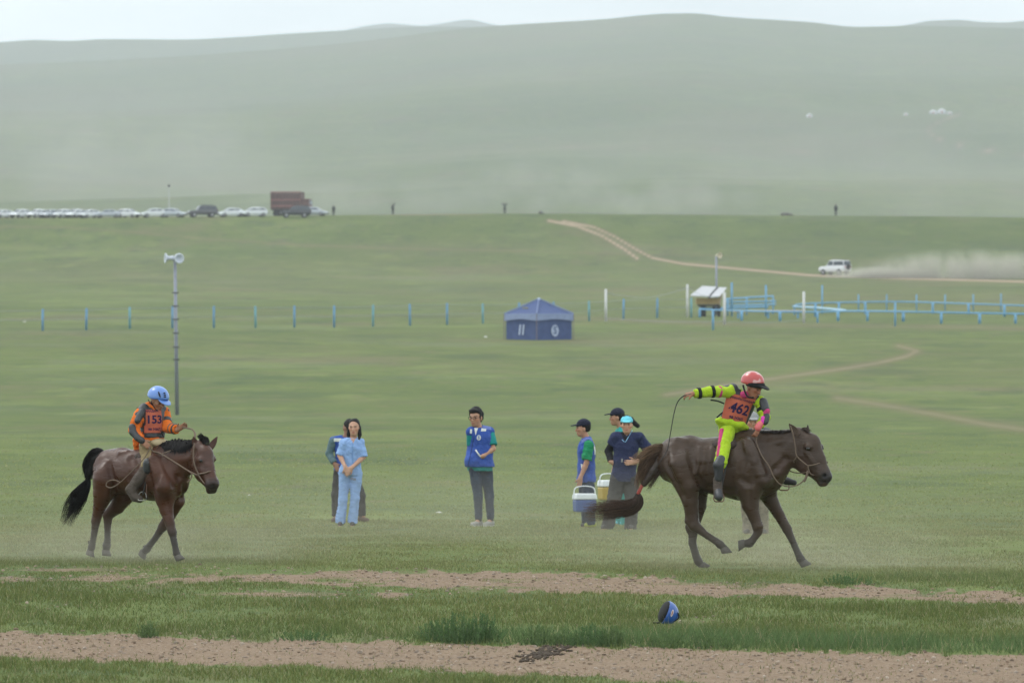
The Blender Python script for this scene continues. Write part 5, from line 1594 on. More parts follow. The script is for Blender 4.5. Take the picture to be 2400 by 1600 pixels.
# ---- woman in turquoise scrubs with navy cap behind him
A6c = Fig(1320, 920, 4.354, 83.0, 1455)
J = dict(head=A6c(545, 250, 0), nb=A6c(595, 345, .0), shR=A6c(575, 410, .15), shL=A6c(620, 420, -.13), elR=A6c(580, 580, .18), elL=A6c(590, 590, -.14),
         wrR=A6c(560, 730, .15), wrL=A6c(520, 760, -.14), pc=A6c(620, 780, .0), hipR=A6c(600, 810, .08), hipL=A6c(640, 810, -.08),
         knR=A6c(600, 1100, .08), knL=A6c(630, 1100, -.08), anR=A6c(590, 1365, .08), anL=A6c(635, 1365, -.08), toeR=A6c(555, 1420, .05), toeL=A6c(600, 1425, -.10))
ground_fit(A6c, J)
hf = np.array([-1, -.05, -.05])
root, T = person('woman in turquoise scrubs and navy cap standing behind the man in navy scrubs', J, hf, np.array([-1, -.1, 0]), None, .98, UP, (.36, .19, .12), .011, base=A6c.base)
sdf_obj('scrub_top', torso_garment(J, T, .98, .022, A6c(620, 880, 0), {'R': (.9, .062, .066), 'L': (.9, .062, .066)}, 1.0, 41, .006, vox=.012), M_turq, root)
sdf_obj('scrub_trousers', trousers(J, .98, .10, .078, .078, 42, 1.0, .009, T, .02, .012), M_turq, root)
for q in 'RL': shoe(root, J['an' + q], J['toe' + q], M_turqcap, .9)
def xh(S, A): S.chain([(J['head'] + A @ np.array([0, -.09, .01]), .03), (J['head'] + A @ np.array([0, -.20, -.05]), .045), (J['head'] + A @ np.array([0, -.30, -.14]), .03)], .02)
hair(root, J['head'], hf, .98, k=7, low=-.02, extra=xh)
cap_hat(root, J['head'], hf, M_navycap, 1.02)
cooler('cool_box', 'yellow cooler with white lid partly hidden behind the man in navy scrubs', A6c(462, 958, -.14), A6c, .27, .24, .19, .095, M_cool_y, M_cool_w, R(20))

# ---- man in camouflage trousers behind the galloping horse
A4 = Fig(1640, 1130, 7.13, 76.5, 1766)
def p4(px, py, dy=0.0): return W(px, py, 76.5 + dy) - A4.base
J = dict(head=p4(1763, 988), nb=p4(1766, 1006, .01), shR=p4(1738, 1014), shL=p4(1796, 1014), elR=p4(1727, 1052, .02), elL=p4(1806, 1052, .02),
         wrR=p4(1738, 1090, -.06), wrL=p4(1798, 1090, -.06), pc=p4(1766, 1095), hipR=p4(1750, 1112), hipL=p4(1782, 1112),
         knR=p4(1752, 1190), knL=p4(1786, 1190), anR=p4(1755, 1247, .02), anL=p4(1787, 1250, .02), toeR=p4(1748, 1262, -.12), toeL=p4(1792, 1264, -.12))
ground_fit(A4, J)
hf = np.array([.1, -1, -.1])
root, T = person('man in faded camouflage trousers mostly hidden behind the galloping horse', J, hf, np.array([0, -1, 0]), None, .98, UP, SKIN, .011, base=A4.base)
sdf_obj('jacket', torso_garment(J, T, .98, .026, p4(1766, 1118), {'R': (1.95, .066, .054), 'L': (1.95, .066, .054)}, 1.0, 45, .006, vox=.012), cloth('grey_jacket', (.10, .10, .105)), root)
sdf_obj('trousers', trousers(J, .98, .105, .088, .082, 46, 1.0, .009, T, .02, .012), M_camo, root)
for q in 'RL': shoe(root, J['an' + q], J['toe' + q], M_shoe_d, 1.0)
hair(root, J['head'], hf, .98, k=8, low=-.02)
cap_hat(root, J['head'], hf, mat('pale_cap', (.22, .22, .22)), 1.03)

# ------------------------------------------------------------------ things farther off
_dd = np.concatenate([np.arange(40, 900, .5), np.arange(1460, 5000, 5.0)])
def ground_at(px, py):
    """where the sight line through a pixel meets the ground"""
    x = (px - 1200) * _dd / F
    q = 800 - (ground_z(x, _dd) - CZ) / _dd * F
    k = np.nonzero(q <= py)[0]
    if len(k) and k[0] > 0 and _dd[k[0]] < 900:
        j = k[0]; d = _dd[j-1] + (_dd[j] - _dd[j-1]) * (q[j-1] - py) / max(q[j-1] - q[j], 1e-6)
    else: d = _dd[k[0]] if len(k) else 860.0
    x = (px - 1200) * d / F
    return np.array([x, d, float(ground_z(x, d))]), F / d      # point, pixels per metre

# ---- blue tent
M_tent = cloth('blue_tent_cloth', (.055, .082, .19), var=.15, scale=3, bump=.6, bscale=3)
M_tentv = cloth('tent_valance', (.22, .27, .42), var=.12, scale=4)
M_tentw = mat('tent_white_print', (.42, .48, .62), rough=.8, var=.1)
g, s_ = ground_at(1258, 797)
tn = thing('tent', 'blue square pop-up tent with pointed roof standing on the grass', 'tent', g, R(41))
a = 3.0; hw = 1.62; hp = 2.62
# corner nearest the camera is the local origin; the walls run along local +x (right) and rotated for the left
C4 = [(0, 0), (a, 0), (a, a), (0, a)]
C4 = [(x * .98, y * .98) for x, y in C4]
def rot41(x, y): return x, y
ctr = (a / 2, a / 2)
for k in range(4):
    (x0, y0), (x1, y1) = C4[k], C4[(k + 1) % 4]
    m_ = MB()
    n = 12; vs = []; fs = []
    for j in range(5):
        for i_ in range(n + 1):
            t = i_ / n; b = .05 * math.sin(t * math.pi) * math.sin(j / 4 * math.pi) + .02 * math.sin(t * 23 + k)
            nx, ny = (y1 - y0) / a, -(x1 - x0) / a
            vs.append((x0 + (x1 - x0) * t - nx * b, y0 + (y1 - y0) * t - ny * b, hw * j / 4))
    for j in range(4):
        for i_ in range(n): fs.append((j*(n+1)+i_, j*(n+1)+i_+1, (j+1)*(n+1)+i_+1, (j+1)*(n+1)+i_))
    m_.add(vs, fs); m_.build('wall_panel', M_tent, tn, smooth=True)
    # roof face, slightly sagging, with valance
    m_ = MB(); vs = []; fs = []
    e = .06
    X0, Y0 = x0 + (x0 - ctr[0]) * e, y0 + (y0 - ctr[1]) * e; X1, Y1 = x1 + (x1 - ctr[0]) * e, y1 + (y1 - ctr[1]) * e
    for j in range(7):
        v = j / 6
        for i_ in range(9):
            t = i_ / 8
            ex, ey = X0 + (X1 - X0) * t, Y0 + (Y1 - Y0) * t
            z = hw + .06 + (hp - hw - .06) * v ** 1.12 - .05 * math.sin(math.pi * v) * math.sin(math.pi * t)
            vs.append((ex + (ctr[0] - ex) * v, ey + (ctr[1] - ey) * v, z))
    for j in range(6):
        for i_ in range(8): fs.append((j*9+i_, j*9+i_+1, (j+1)*9+i_+1, (j+1)*9+i_))
    rf = m_.add(vs, fs).build('roof_panel', M_tent, tn, smooth=True)
    m_ = MB(); vs = []; fs = []
    for i_ in range(13):
        t = i_ / 12
        dz = .40 + .05 * math.cos(t * math.pi * 2)
        vs += [(X0 + (X1 - X0) * t, Y0 + (Y1 - Y0) * t, hw + .06), (X0 + (X1 - X0) * t, Y0 + (Y1 - Y0) * t, hw + .06 - dz)]
    for i_ in range(12): fs.append((2*i_+1, 2*i_+3, 2*i_+2, 2*i_))
    m_.add(vs, fs).build('valance', M_tentv, tn)
    MB().tube([(X0, Y0, 0), (X0, Y0, hw + .05)], .028, 6).build('pole', mat('tent_pole', (.16, .13, .14), rough=.5), tn)
    MB().tube([(X0, Y0, hw + .07), (ctr[0], ctr[1], hp + .02)], .03, 6).build('roof_seam', M_tentv, tn)
MB().lathe([(.10, hp - .12), (.09, hp), (.03, hp + .08)], (ctr[0], ctr[1], 0), 10).build('roof_cap', M_tentw, tn, smooth=True)
rt = Matrix.Rotation(R(90), 3, 'X')
def decal(txt, x, y, z, size, rz, m, name='wall_print', ax=None):
    cu = bpy.data.curves.new('t', 'FONT'); cu.body = txt; cu.size = size; cu.align_x = 'CENTER'; cu.align_y = 'CENTER'; cu.offset = .02
    ob = bpy.data.objects.new('t', cu); COL.objects.link(ob)
    dg = bpy.context.evaluated_depsgraph_get(); dg.update()
    me = bpy.data.meshes.new_from_object(ob.evaluated_get(dg)); bpy.data.objects.remove(ob)
    me.transform(Matrix.Translation((x, y, z)) @ Matrix.Rotation(rz, 4, 'Z') @ Matrix.Rotation(R(90), 4, 'X'))
    me.materials.clear(); me.materials.append(m); me.name = name
    return link(bpy.data.objects.new(name, me), tn)
# round emblem on the right wall, two upright bars on the left one
ring = MB(); pts_ = [(1.5 + .30 * math.cos(t), -.04, .60 + .36 * math.sin(t)) for t in np.linspace(0, 2 * math.pi, 25)[:-1]]
ring.poly(pts_).build('wall_emblem', M_tentw, tn)
decal('S', 1.5, -.055, .60, .66, 0, M_tent, 'wall_emblem_mark')
for yy in (1.25, 1.58): MB().box((-.04, yy, .66), (.012, .13, .66), Matrix.Rotation(R(9), 3, 'X')).build('wall_print', M_tentw, tn)
MB().box((.62, 1.75, 1.98), (.03, .5, .22), Matrix.Rotation(R(-40), 3, 'Y')).build('roof_print', mat('ochre_print', (.30, .27, .10)), tn)

# ---- loudspeaker poles
M_galv = mat('galvanised_steel', (.24, .25, .30), rough=.5, metal=.3, var=.12, scale=6)
M_horn = mat('white_horn', (.52, .55, .62), rough=.45, var=.06)
def horn(parent, c, dv, L, R_, m):
    z = Vector(dv).normalized(); q = z.to_track_quat('Z', 'Y').to_matrix()
    pr = [(.05, -L * .5), (.09, -L * .45), (.10, -L * .2), (.06, -L * .12), (.07, 0), (.11, L * .25), (.20, L * .42), (R_, L * .5), (R_ * .92, L * .5), (.10, L * .2), (.02, L * .05)]
    return MB().lathe(pr, c, 16, q).build('horn', m, parent, smooth=True)
g, s_ = ground_at(415, 972)
lp = thing('loudspeaker_pole', 'tall grey step-bolted pole with two white horn loudspeakers', 'pole', g)
Hh = (972 - 600) / s_; tx = -5 / s_
MB().tube([(0, 0, 0), (tx * .5, 0, Hh * .5), (tx, 0, Hh)], [4.9 / s_, 4.3 / s_, 3.6 / s_], 12).build('shaft', M_galv, lp, smooth=True)
for yy in (686, 717, 748, 780, 813, 842):
    z = (972 - yy) / s_
    MB().tube([(tx * z / Hh - 8 / s_, -.09, z), (tx * z / Hh + 8 / s_, -.09, z)], .022, 6).build('step_bolt', mat('rusty_step', (.07, .07, .08)), lp)
horn(lp, (tx - 13 / s_, 0, Hh - 5 / s_), (-1, -.25, 0), .34, .17, M_horn)
horn(lp, (tx + 7 / s_, -.12, Hh - 6 / s_), (.45, -1, 0), .34, .17, M_horn)
MB().tube([(tx - .1, 0, Hh - .06), (tx + .1, 0, Hh - .06)], .02, 6).build('bracket', M_galv, lp)
g, s_ = ground_at(1679, 738)
lp2 = thing('loudspeaker_pole', 'distant thin grey pole with a single horn behind the starting booth', 'pole', g)
Hh = (738 - 600) / s_
MB().tube([(0, 0, 0), (0, 0, Hh)], [3.0 / s_, 2.4 / s_], 8).build('shaft', M_galv, lp2, smooth=True)
horn(lp2, (4 / s_, -.1, Hh + .05), (.75, -1, 0), .5, .26, mat('cream_horn', (.55, .48, .36)))

# ---- blue picket line
M_bpost = mat('blue_painted_post', (.10, .25, .42), rough=.7, var=.2, scale=5)
M_bpost2 = mat('turquoise_painted_post', (.12, .30, .36), rough=.7, var=.2, scale=5)
M_wire = mat('fence_wire', (.22, .23, .24), rough=.6)
FX = [(-6, 776), (100, 775), (202, 773), (304, 770), (404, 769), (501, 768), (599, 768), (690, 767), (783, 767), (874, 765), (961, 763), (1048, 761), (1132, 758), (1216, 756), (1297, 754), (1381, 752), (1461, 747), (1540, 745), (1620, 744)]
g0, s0 = ground_at(100, 775)
fn = thing('wire_fence', 'long line of short blue fence posts strung with thin wire', 'fence', g0)
tops = []
for k, (px, py) in enumerate(FX):
    g, s_ = ground_at(px, py)
    h = 51.0 / s_ if k < 12 else 47.0 / s_
    q = g - g0
    MB().tube([q + np.array([0, 0, -.1]), q + np.array([random.uniform(-.03, .03), 0, h])], [.078, .074], 8).build('post', M_bpost if k % 3 else M_bpost2, fn, smooth=True)
    tops.append((q, h))
for f_ in (.92, .5):
    MB().tube(spline([q + np.array([0, -.1, h * f_]) for q, h in tops], 90), .016, 4).build('wire', M_wire, fn)

# ---- white marker posts with a slack rope
M_wpost = mat('white_painted_post', (.58, .57, .57), rough=.7, var=.12, scale=5)
WP = [(1420, 753, 679, 'first'), (1611, 743, 668, 'second'), (1698, 760, 686, 'third'), (1884, 757, 685, 'fourth')]
LBL = ['white post nearest the blue tent', 'white post just left of the starting booth', 'white post standing in front of the starting booth', 'white post standing among the blue railings']
wt = []
for (px, y0, y1, _), lb in zip(WP, LBL):
    g, s_ = ground_at(px, y0)
    t = thing('marker_post', lb, 'post', g, 0, 'white posts round the start')
    MB().tube([(0, 0, -.05), (0, 0, (y0 - y1) / s_)], [.10, .095], 8).build('shaft', M_wpost, t, smooth=True)
    MB().lathe([(.09, 0), (.09, .04), (.03, .07)], (0, 0, (y0 - y1) / s_), 8).build('cap', M_wpost, t)
    wt.append(g + np.array([0, 0, (y0 - y1) / s_ - .25]))
rp = thing('boundary_rope', 'thin slack rope strung between the white posts', 'rope', wt[0])
mid = (wt[0] + wt[1]) / 2 - np.array([0, 0, .55])
MB().tube(spline([wt[0] - wt[0], mid - wt[0], wt[1] - wt[0]], 20), .022, 5).build('span', M_wire, rp)
MB().tube(spline([wt[1] - wt[0], (wt[1] + wt[2]) / 2 - np.array([0, 0, .3]) - wt[0], wt[2] - wt[0]], 20), .02, 5).build('span', M_wire, rp)
for (xa, ya), (xb, yb) in (((1420, 748), (1698, 756)), ((1698, 756), (1884, 752))):
    a_, _ = ground_at(xa, ya + 4); b_, _ = ground_at(xb, yb + 4)
    MB().tube(spline([a_ + np.array([0, 0, .2]) - wt[0], (a_ + b_) / 2 + np.array([0, 0, .08]) - wt[0], b_ + np.array([0, 0, .2]) - wt[0]], 16), .02, 5).build('span', M_wire, rp)

# ---- starting booth: sloped white roof on a yellow box
g, s_ = ground_at(1655, 742)
m1 = 1 / s_
bt = thing('starting_booth', 'small yellow booth with tilted white roof panels', 'booth', g)
def bp_(px, py, dy=0.0): return np.array([(px - 1655) * m1, dy, (742 - py) * m1])
M_yel = mat('weathered_yellow_boards', (.30, .215, .085), rough=.8, var=.25, scale=4, bump=.3)
M_wroof = mat('white_roof_sheet', (.42, .42, .44), rough=.5, var=.06, scale=3)
M_gap = mat('dark_gap', (.035, .035, .035), rough=.9)
for k in range(4):
    MB().box(bp_(1659, 700 + k * 3.6, .9), (54 * m1, 1.8, 3.3 * m1)).build('board', M_yel, bt, bevel=.01)
MB().box(bp_(1661, 715.5, .9), (50 * m1, 1.7, 4.5 * m1)).build('underframe', M_gap, bt)
for (px, w_) in ((1649, 13), (1674, 6), (1686, 7)): MB().box(bp_(px, 729, .9), (w_ * m1, .5, 27 * m1)).build('leg', M_gap, bt, bevel=.01)
def slab(p4, th, name, m):
    p4 = [np.asarray(q_, float) for q_ in p4]; dn = np.array([0, 0, -th])
    return MB().add(p4 + [q_ + dn for q_ in p4], [(0, 1, 2, 3), (7, 6, 5, 4), (0, 4, 5, 1), (1, 5, 6, 2), (2, 6, 7, 3), (3, 7, 4, 0)]).build(name, m, bt)
slab([bp_(1617, 692, -.3), bp_(1660, 694, -.3), bp_(1682, 671, 2.3), bp_(1648, 669, 2.3)], .06, 'roof_panel', M_wroof)
slab([bp_(1664, 696, -.3), bp_(1686, 694, -.3), bp_(1706, 673, 2.3), bp_(1686, 672, 2.3)], .06, 'roof_panel', M_wroof)
slab([bp_(1659, 695, -.33), bp_(1664, 697, -.33), bp_(1687, 673, 2.2), bp_(1682, 672, 2.2)], .10, 'roof_gap', M_gap)
MB().tube([bp_(1690, 690, .2), bp_(1686, 715, .2)], .09, 6).build('strut', mat('bare_wood', (.33, .25, .18)), bt)

# ---- blue pipe railings
M_rail = mat('sky_blue_pipe', (.115, .30, .50), rough=.55, var=.15, scale=4)
M_rail2 = mat('pale_blue_pipe', (.30, .47, .60), rough=.55, var=.1, scale=4)
def railing(label, base, rails, posts, thin=()):
    g0, s_ = ground_at(*base)
    m1 = 1 / s_
    t = thing('pipe_railing', label, 'railing', g0, 0, 'blue pipe railings of the start')
    def q(px, py, dy=0.0): return np.array([(px - base[0]) * m1, dy, (base[1] - py) * m1])
    def gq(px, py):
        """foot of a post on the ground below pixel"""
        gg, _ = ground_at(px, py); return gg
    for pts, w_, m_ in rails:
        P = []
        for (px, py, gy) in pts:       # gy: ground pixel under that point
            gg, ss = ground_at(px, gy); P.append(gg + np.array([0, 0, (gy - py) / ss]) - g0)
        MB().tube(spline(P, 4 * len(P)), w_ * m1, 7).build('rail', m_, t, smooth=True)
    for (px, y0, y1, w_) in posts:
        gg, ss = ground_at(px, y0)
        MB().tube([gg - g0 - np.array([0, 0, .1]), gg - g0 + np.array([0, 0, (y0 - y1) / ss])], w_ * .76 / ss / 2, 7).build('post', M_rail, t, smooth=True)
    return t
railing('low front blue pipe railing running to the right edge behind the white posts', (2000, 752),
    [([(1640, 725, 744), (1700, 727, 746), (1800, 730, 750), (1915, 731, 750), (1985, 729, 750), (2100, 730, 753), (2250, 733, 755), (2420, 736, 757), (2520, 738, 758)], 2.1, M_rail)],
    [(1640, 744, 725, 8), (1671, 773, 725, 7), (1738, 751, 728, 9), (1828, 752, 730, 9), (1916, 756, 730, 6), (1964, 752, 730, 9), (2033, 752, 730, 8), (2117, 753, 732, 9), (2206, 758, 733, 8), (2296, 758, 735, 9), (2380, 758, 736, 8)])
railing('raised rear blue pipe railing bending round the start enclosure', (2100, 738),
    [([(1858, 718, 734), (1880, 712, 733), (1960, 709, 732), (2100, 707, 730), (2250, 711, 733), (2420, 717, 738), (2520, 720, 740)], 1.8, M_rail),
     ([(1860, 719, 738), (1920, 722, 740), (1982, 728, 748)], 3.0, M_rail2)],
    [(1862, 738, 718, 6), (1911, 742, 711, 8), (1927, 735, 668, 5), (1966, 735, 709, 7), (2028, 736, 707, 7), (2098, 764, 708, 6), (2186, 735, 709, 7), (2270, 736, 711, 7), (2354, 742, 713, 8), (2012, 728, 690, 4), (2078, 728, 690, 4), (2148, 728, 690, 4), (2215, 728, 690, 4), (2281, 728, 689, 4), (2346, 728, 688, 4)])
railing('blue pipe pens clustered beside the yellow booth', (1760, 738),
    [([(1700, 701, 736), (1760, 697, 734), (1812, 694, 733)], 2.2, M_rail), ([(1700, 708, 736), (1818, 706, 735)], 2.0, M_rail), ([(1702, 716, 738), (1818, 713, 737)], 2.0, M_rail),
     ([(1640, 724, 742), (1700, 722, 741), (1800, 719, 740)], 2.6, M_rail)],
    [(1715, 741, 662, 6), (1795, 741, 668, 6), (1750, 738, 697, 5), (1812, 736, 694, 5), (1705, 740, 700, 5)])
g, s_ = ground_at(1800, 746)
bn = thing('long_table', 'long pale table top among the blue pens', 'table', g)
MB().box((0, 0, 17 / s_), (165 / s_, .8, .16)).build('top', mat('pale_pink_board', (.50, .42, .42)), bn, bevel=.02)
for k in (-70, 0, 70): MB().box((k / s_, 0, 8 / s_), (.14, .5, 15 / s_)).build('leg', M_rail, bn)

# ------------------------------------------------------------------ vehicles
M_glass = mat('car_glass', (.03, .04, .05), rough=.12, spec=.6, var=.05)
M_tyre = mat('tyre', (.02, .02, .02), rough=.9, var=.1)
M_rim = mat('wheel_rim', (.35, .35, .36), rough=.4, metal=.6)
M_lamp = mat('headlight', (.75, .77, .8), rough=.2, spec=.6)
M_tail = mat('tail_light', (.35, .02, .02), rough=.3)
def loft(secs):
    """closed body from cross-sections [(x, [(y, z)...])] mirrored in y"""
    m_ = MB(); vs = []; n = None
    for x, pr in secs:
        ring = [(x, y, z) for y, z in pr] + [(x, -y, z) for y, z in reversed(pr)]
        n = len(ring); vs += ring
    fs = []
    for i_ in range(len(secs) - 1):
        for k in range(n): fs.append((i_*n + k, i_*n + (k+1) % n, (i_+1)*n + (k+1) % n, (i_+1)*n + k))
    fs.append(tuple(range(n - 1, -1, -1))); fs.append(tuple((len(secs)-1)*n + k for k in range(n)))
    return m_.add(vs, fs)
def car(kind, paint, name, label, loc, rz, group=None):
    """faces local +x"""
    t = thing(name, label, 'car' if kind != 'suv' else 'off-roader', loc, rz, group)
    if kind == 'sedan':
        L, Wd = 4.45, .86; hb = .92; prof = [(-2.2, .55, .90), (-1.9, .30, .98), (-1.0, .26, 1.0), (.6, .26, .96), (1.7, .28, .84), (2.15, .35, .68), (2.25, .45, .60)]
        roof = [(-1.75, .98, .78), (-1.05, 1.38, .62), (.0, 1.46, .60), (.55, 1.40, .60), (1.15, .98, .74)]
        wx = (-1.35, 1.35); wr = .32
    elif kind == 'hatch':
        L, Wd = 4.1, .85; prof = [(-2.0, .5, .95), (-1.85, .30, 1.02), (-1.0, .26, 1.02), (.6, .26, .98), (1.6, .28, .88), (2.0, .38, .70), (2.08, .45, .62)]
        roof = [(-1.95, 1.0, .78), (-1.6, 1.42, .64), (-.2, 1.54, .62), (.45, 1.48, .62), (1.2, 1.0, .74)]
        wx = (-1.25, 1.3); wr = .32
    else:
        L, Wd = 4.7, .92; prof = [(-2.3, .6, 1.12), (-2.2, .45, 1.18), (-1.0, .42, 1.18), (.6, .42, 1.16), (1.9, .45, 1.08), (2.25, .55, .95), (2.32, .6, .85)]
        roof = [(-2.25, 1.16, .84), (-2.1, 1.82, .74), (-.2, 1.90, .72), (.45, 1.84, .70), (.95, 1.16, .80)]
        wx = (-1.4, 1.45); wr = .39
    secs = [(x, [(Wd * .92 if 0 < i_ < len(prof) - 1 else Wd * .80, z0), (Wd if 0 < i_ < len(prof) - 1 else Wd * .86, (z0 + z1) / 2), (Wd * .95 if 0 < i_ < len(prof) - 1 else Wd * .8, z1)]) for i_, (x, z0, z1) in enumerate(prof)]
    bd = loft(secs).build('body', paint, t, smooth=False, bevel=.05)
    base = prof[2][2] - .03
    sec2 = []
    for x, z, y in roof: sec2.append((x, [(.80 * Wd / .86, base), (y, z)]))
    loft(sec2).build('cabin', paint, t, bevel=.04)
    # side windows, windscreen, rear window as panes set just proud of the cabin
    (xa, za, ya), (xb, zb, yb), (xc, zc, yc), (xd, zd, yd), (xe, ze, ye) = roof
    yb0 = .80 * Wd / .86
    def side_pane(x0, x1, x2, x3, sg):
        def y_at(z): return (yb0 + (yb - yb0) * (z - base) / (zb - base)) + .012
        z0, z1 = base + .07, zb - .08
        pts = [(x0, sg * y_at(z0), z0), (x1, sg * y_at(z0), z0), (x2, sg * y_at(z1), z1), (x3, sg * y_at(z1), z1)]
        if sg > 0: pts = pts[::-1]
        MB().poly(pts).build('side_window', M_glass, t)
    for sg in (-1, 1):
        side_pane(xd - .2 - .55, xe - .18, xd - .02, xd - .70, sg)
        side_pane(xb + .02 - .2, xd - .85, xd - .80, xb + .12, sg)
    def end_pane(p, q, nm):
        (x0, z0, y0), (x1, z1, y1) = p, q
        s = 1 if x0 > x1 else -1
        e = .02 * s
        f0, f1 = .14, .90
        def at(f_): return x0 + (x1 - x0) * f_ + e, z0 + (z1 - z0) * f_ + .012, (yb0 + (y1 - yb0) * f_) * .90
        a_, b_ = at(f0), at(f1)
        MB().poly([(a_[0], -a_[2], a_[1]), (a_[0], a_[2], a_[1]), (b_[0], b_[2], b_[1]), (b_[0], -b_[2], b_[1])][::s]).build(nm, M_glass, t)
    end_pane((xe, base, ye), (xd, zd, yd), 'windscreen'); end_pane((xa, base, ya), (xb, zb, yb), 'rear_window')
    for x in wx:
        for sg in (-1, 1):
            q = Matrix.Rotation(R(90), 3, 'X')
            o = MB().lathe([(wr * .6, -.1), (wr, -.09), (wr, .09), (wr * .6, .1)], (x, sg * (Wd - .08), wr), 14, q).build('wheel', M_tyre, t, smooth=False)
            MB().lathe([(wr * .55, -.01), (wr * .5, .02), (.05, .03)], (x, sg * (Wd + .015), wr), 10, Matrix.Rotation(R(-90 * sg), 3, 'X')).build('rim', M_rim, o)
    xf, zf0, zf1 = prof[-1]; xr = prof[0][0]
    for sg in (-1, 1):
        MB().box((xf - .06, sg * Wd * .62, zf1 - .04), (.16, .30, .12)).build('headlight', M_lamp, t, bevel=.02)
        MB().box((xr + .02, sg * Wd * .66, prof[0][2] - .12), (.10, .22, .18)).build('tail_light', M_tail, t, bevel=.02)
    MB().box((xf - .02, 0, zf0 + .02), (.14, Wd * 1.5, .16)).build('bumper', M_gap, t, bevel=.03)
    if kind == 'suv':
        q = Matrix.Rotation(R(90), 3, 'Y')
        MB().lathe([(.20, -.1), (.36, -.09), (.36, .09), (.20, .1)], (-2.42, .0, 1.02), 14, q).build('spare_wheel', M_tyre, t)
        for y in (-.5, .5): MB().tube([(-1.9, y, 1.95), (.2, y, 1.97)], .025, 5).build('roof_rail', M_gap, t)
    return t
P_white = mat('white_car_paint', (.66, .68, .70), rough=.25, var=.03, coat=.5)
P_silver = mat('silver_car_paint', (.42, .45, .49), rough=.3, metal=.3, var=.03, coat=.5)
P_dark = mat('graphite_car_paint', (.055, .055, .062), rough=.3, var=.05, coat=.5)
P_black = mat('black_car_paint', (.02, .022, .026), rough=.25, var=.05, coat=.5)
CARS = [(8, 508, 'sedan', P_white, 224, 'white car cut by the left edge of the row on the ridge'),
    (48, 508, 'hatch', P_white, 230, 'second white car from the left on the ridge'),
    (88, 507, 'hatch', P_white, 227, 'third white car from the left on the ridge'),
    (120, 505, 'sedan', P_silver, 232, 'small silver car between the third and fifth white cars on the ridge'),
    (147, 507, 'hatch', P_white, 229, 'fifth car from the left on the ridge, white hatchback'),
    (178, 507, 'hatch', P_white, 233, 'sixth car from the left on the ridge, white hatchback'),
    (212, 507, 'sedan', P_white, 220, 'white car overlapped by the silver saloon on the ridge'),
    (253, 509, 'sedan', P_silver, 188, 'silver saloon seen nearly side-on in the ridge row'),
    (301, 506, 'hatch', P_white, 330, 'white hatchback just right of the silver saloon'),
    (362, 506, 'sedan', P_white, 195, 'white car left of the thin pole on the ridge'),
    (404, 506, 'sedan', P_silver, 340, 'pale silver car beside the thin pole on the ridge'),
    (474, 506, 'suv', P_dark, 195, 'dark grey off-roader in the middle of the ridge row'),
    (543, 506, 'sedan', P_white, 198, 'white saloon just right of the dark off-roader'),
    (596, 506, 'hatch', P_white, 200, 'white hatchback left of the red cattle truck'),
    (692, 503, 'suv', P_black, 186, 'black off-roader parked in front of the red cattle truck'),
    (735, 503, 'sedan', P_silver, 350, 'silver car at the right end of the ridge row')]
for px, py, kd, pt, rz, lb in CARS:
    d_ = 838.0; x = (px - 1200) * d_ / F
    if 'black' in lb: d_ = 832.0; x = (px - 1200) * d_ / F
    o = car(kd, pt, 'parked_car', lb, (x, d_, float(ground_z(x, d_)) - .02), R(rz), 'cars parked along the ridge')
    sc_ = .84 if px < 310 else .92; o.scale = (sc_, sc_, sc_)
g, s_ = ground_at(1957, 645)
o = car('suv', P_white, 'off_roader', 'white off-roader speeding along the track raising dust', g, R(140)); o.scale = (.86, .92, 1.0)

# ---- cattle truck behind the cars
d_ = 846.0; x = (670 - 1200) * d_ / F
tk = thing('cattle_truck', 'red-brown high-sided cattle truck parked behind the cars on the ridge', 'truck', (x, d_, float(ground_z(x, d_)) - .05), R(-12))
M_redw = mat('faded_red_boards', (.13, .075, .066), rough=.8, var=.25, scale=2)
M_redl = mat('faded_red_rail', (.34, .15, .14), rough=.8, var=.15, scale=2)
MB().box((0, 1.0, 1.0), (4.4, 2.2, .25)).build('bed', M_gap, tk)
for k in range(9):
    MB().box((-2.1 + k * .525, -.1, 2.3), (.40, .09, 2.5)).build('board', M_redw, tk)
    MB().box((-2.1 + k * .525, 2.1, 2.3), (.40, .09, 2.5)).build('board', M_redw, tk)
for z in (1.5, 2.4, 3.55): MB().box((0, -.17, z), (4.5, .06, .12)).build('rail', M_redl, tk)
for k in range(5):
    for xx in (-2.2, 2.2): MB().box((xx, .1 + k * .45, 2.3), (.09, .36, 2.5)).build('board', M_redw, tk)
MB().box((0, 1.0, 2.2), (4.2, 2.0, 2.2)).build('load', M_gap, tk)
MB().box((2.9, 1.0, 1.6), (1.3, 2.1, 1.9), None, .9).build('cab', M_redw, tk, bevel=.1)
MB().poly([(3.56, .2, 1.7), (3.56, 1.8, 1.7), (3.52, 1.8, 2.3), (3.52, .2, 2.3)]).build('windscreen', M_glass, tk)
for xx in (-1.5, -.5, 2.7):
    for yy in (.0, 2.0): MB().lathe([(.25, -.14), (.45, -.13), (.45, .13), (.25, .14)], (xx, yy, .45), 12, Matrix.Rotation(R(90), 3, 'X')).build('wheel', M_tyre, tk)

# ---- thin pole among the cars
d_ = 843.0; x = (396 - 1200) * d_ / F
fp = thing('loudspeaker_pole', 'thin pale far pole with a dark box on top among the parked cars', 'pole', (x, d_, float(ground_z(x, d_))))
MB().tube([(0, 0, 0), (0, 0, 4.5)], [.07, .05], 6).build('shaft', mat('pale_pole', (.45, .46, .47)), fp)
MB().box((0, 0, 4.55), (.28, .28, .35)).build('box', M_gap, fp, bevel=.03)

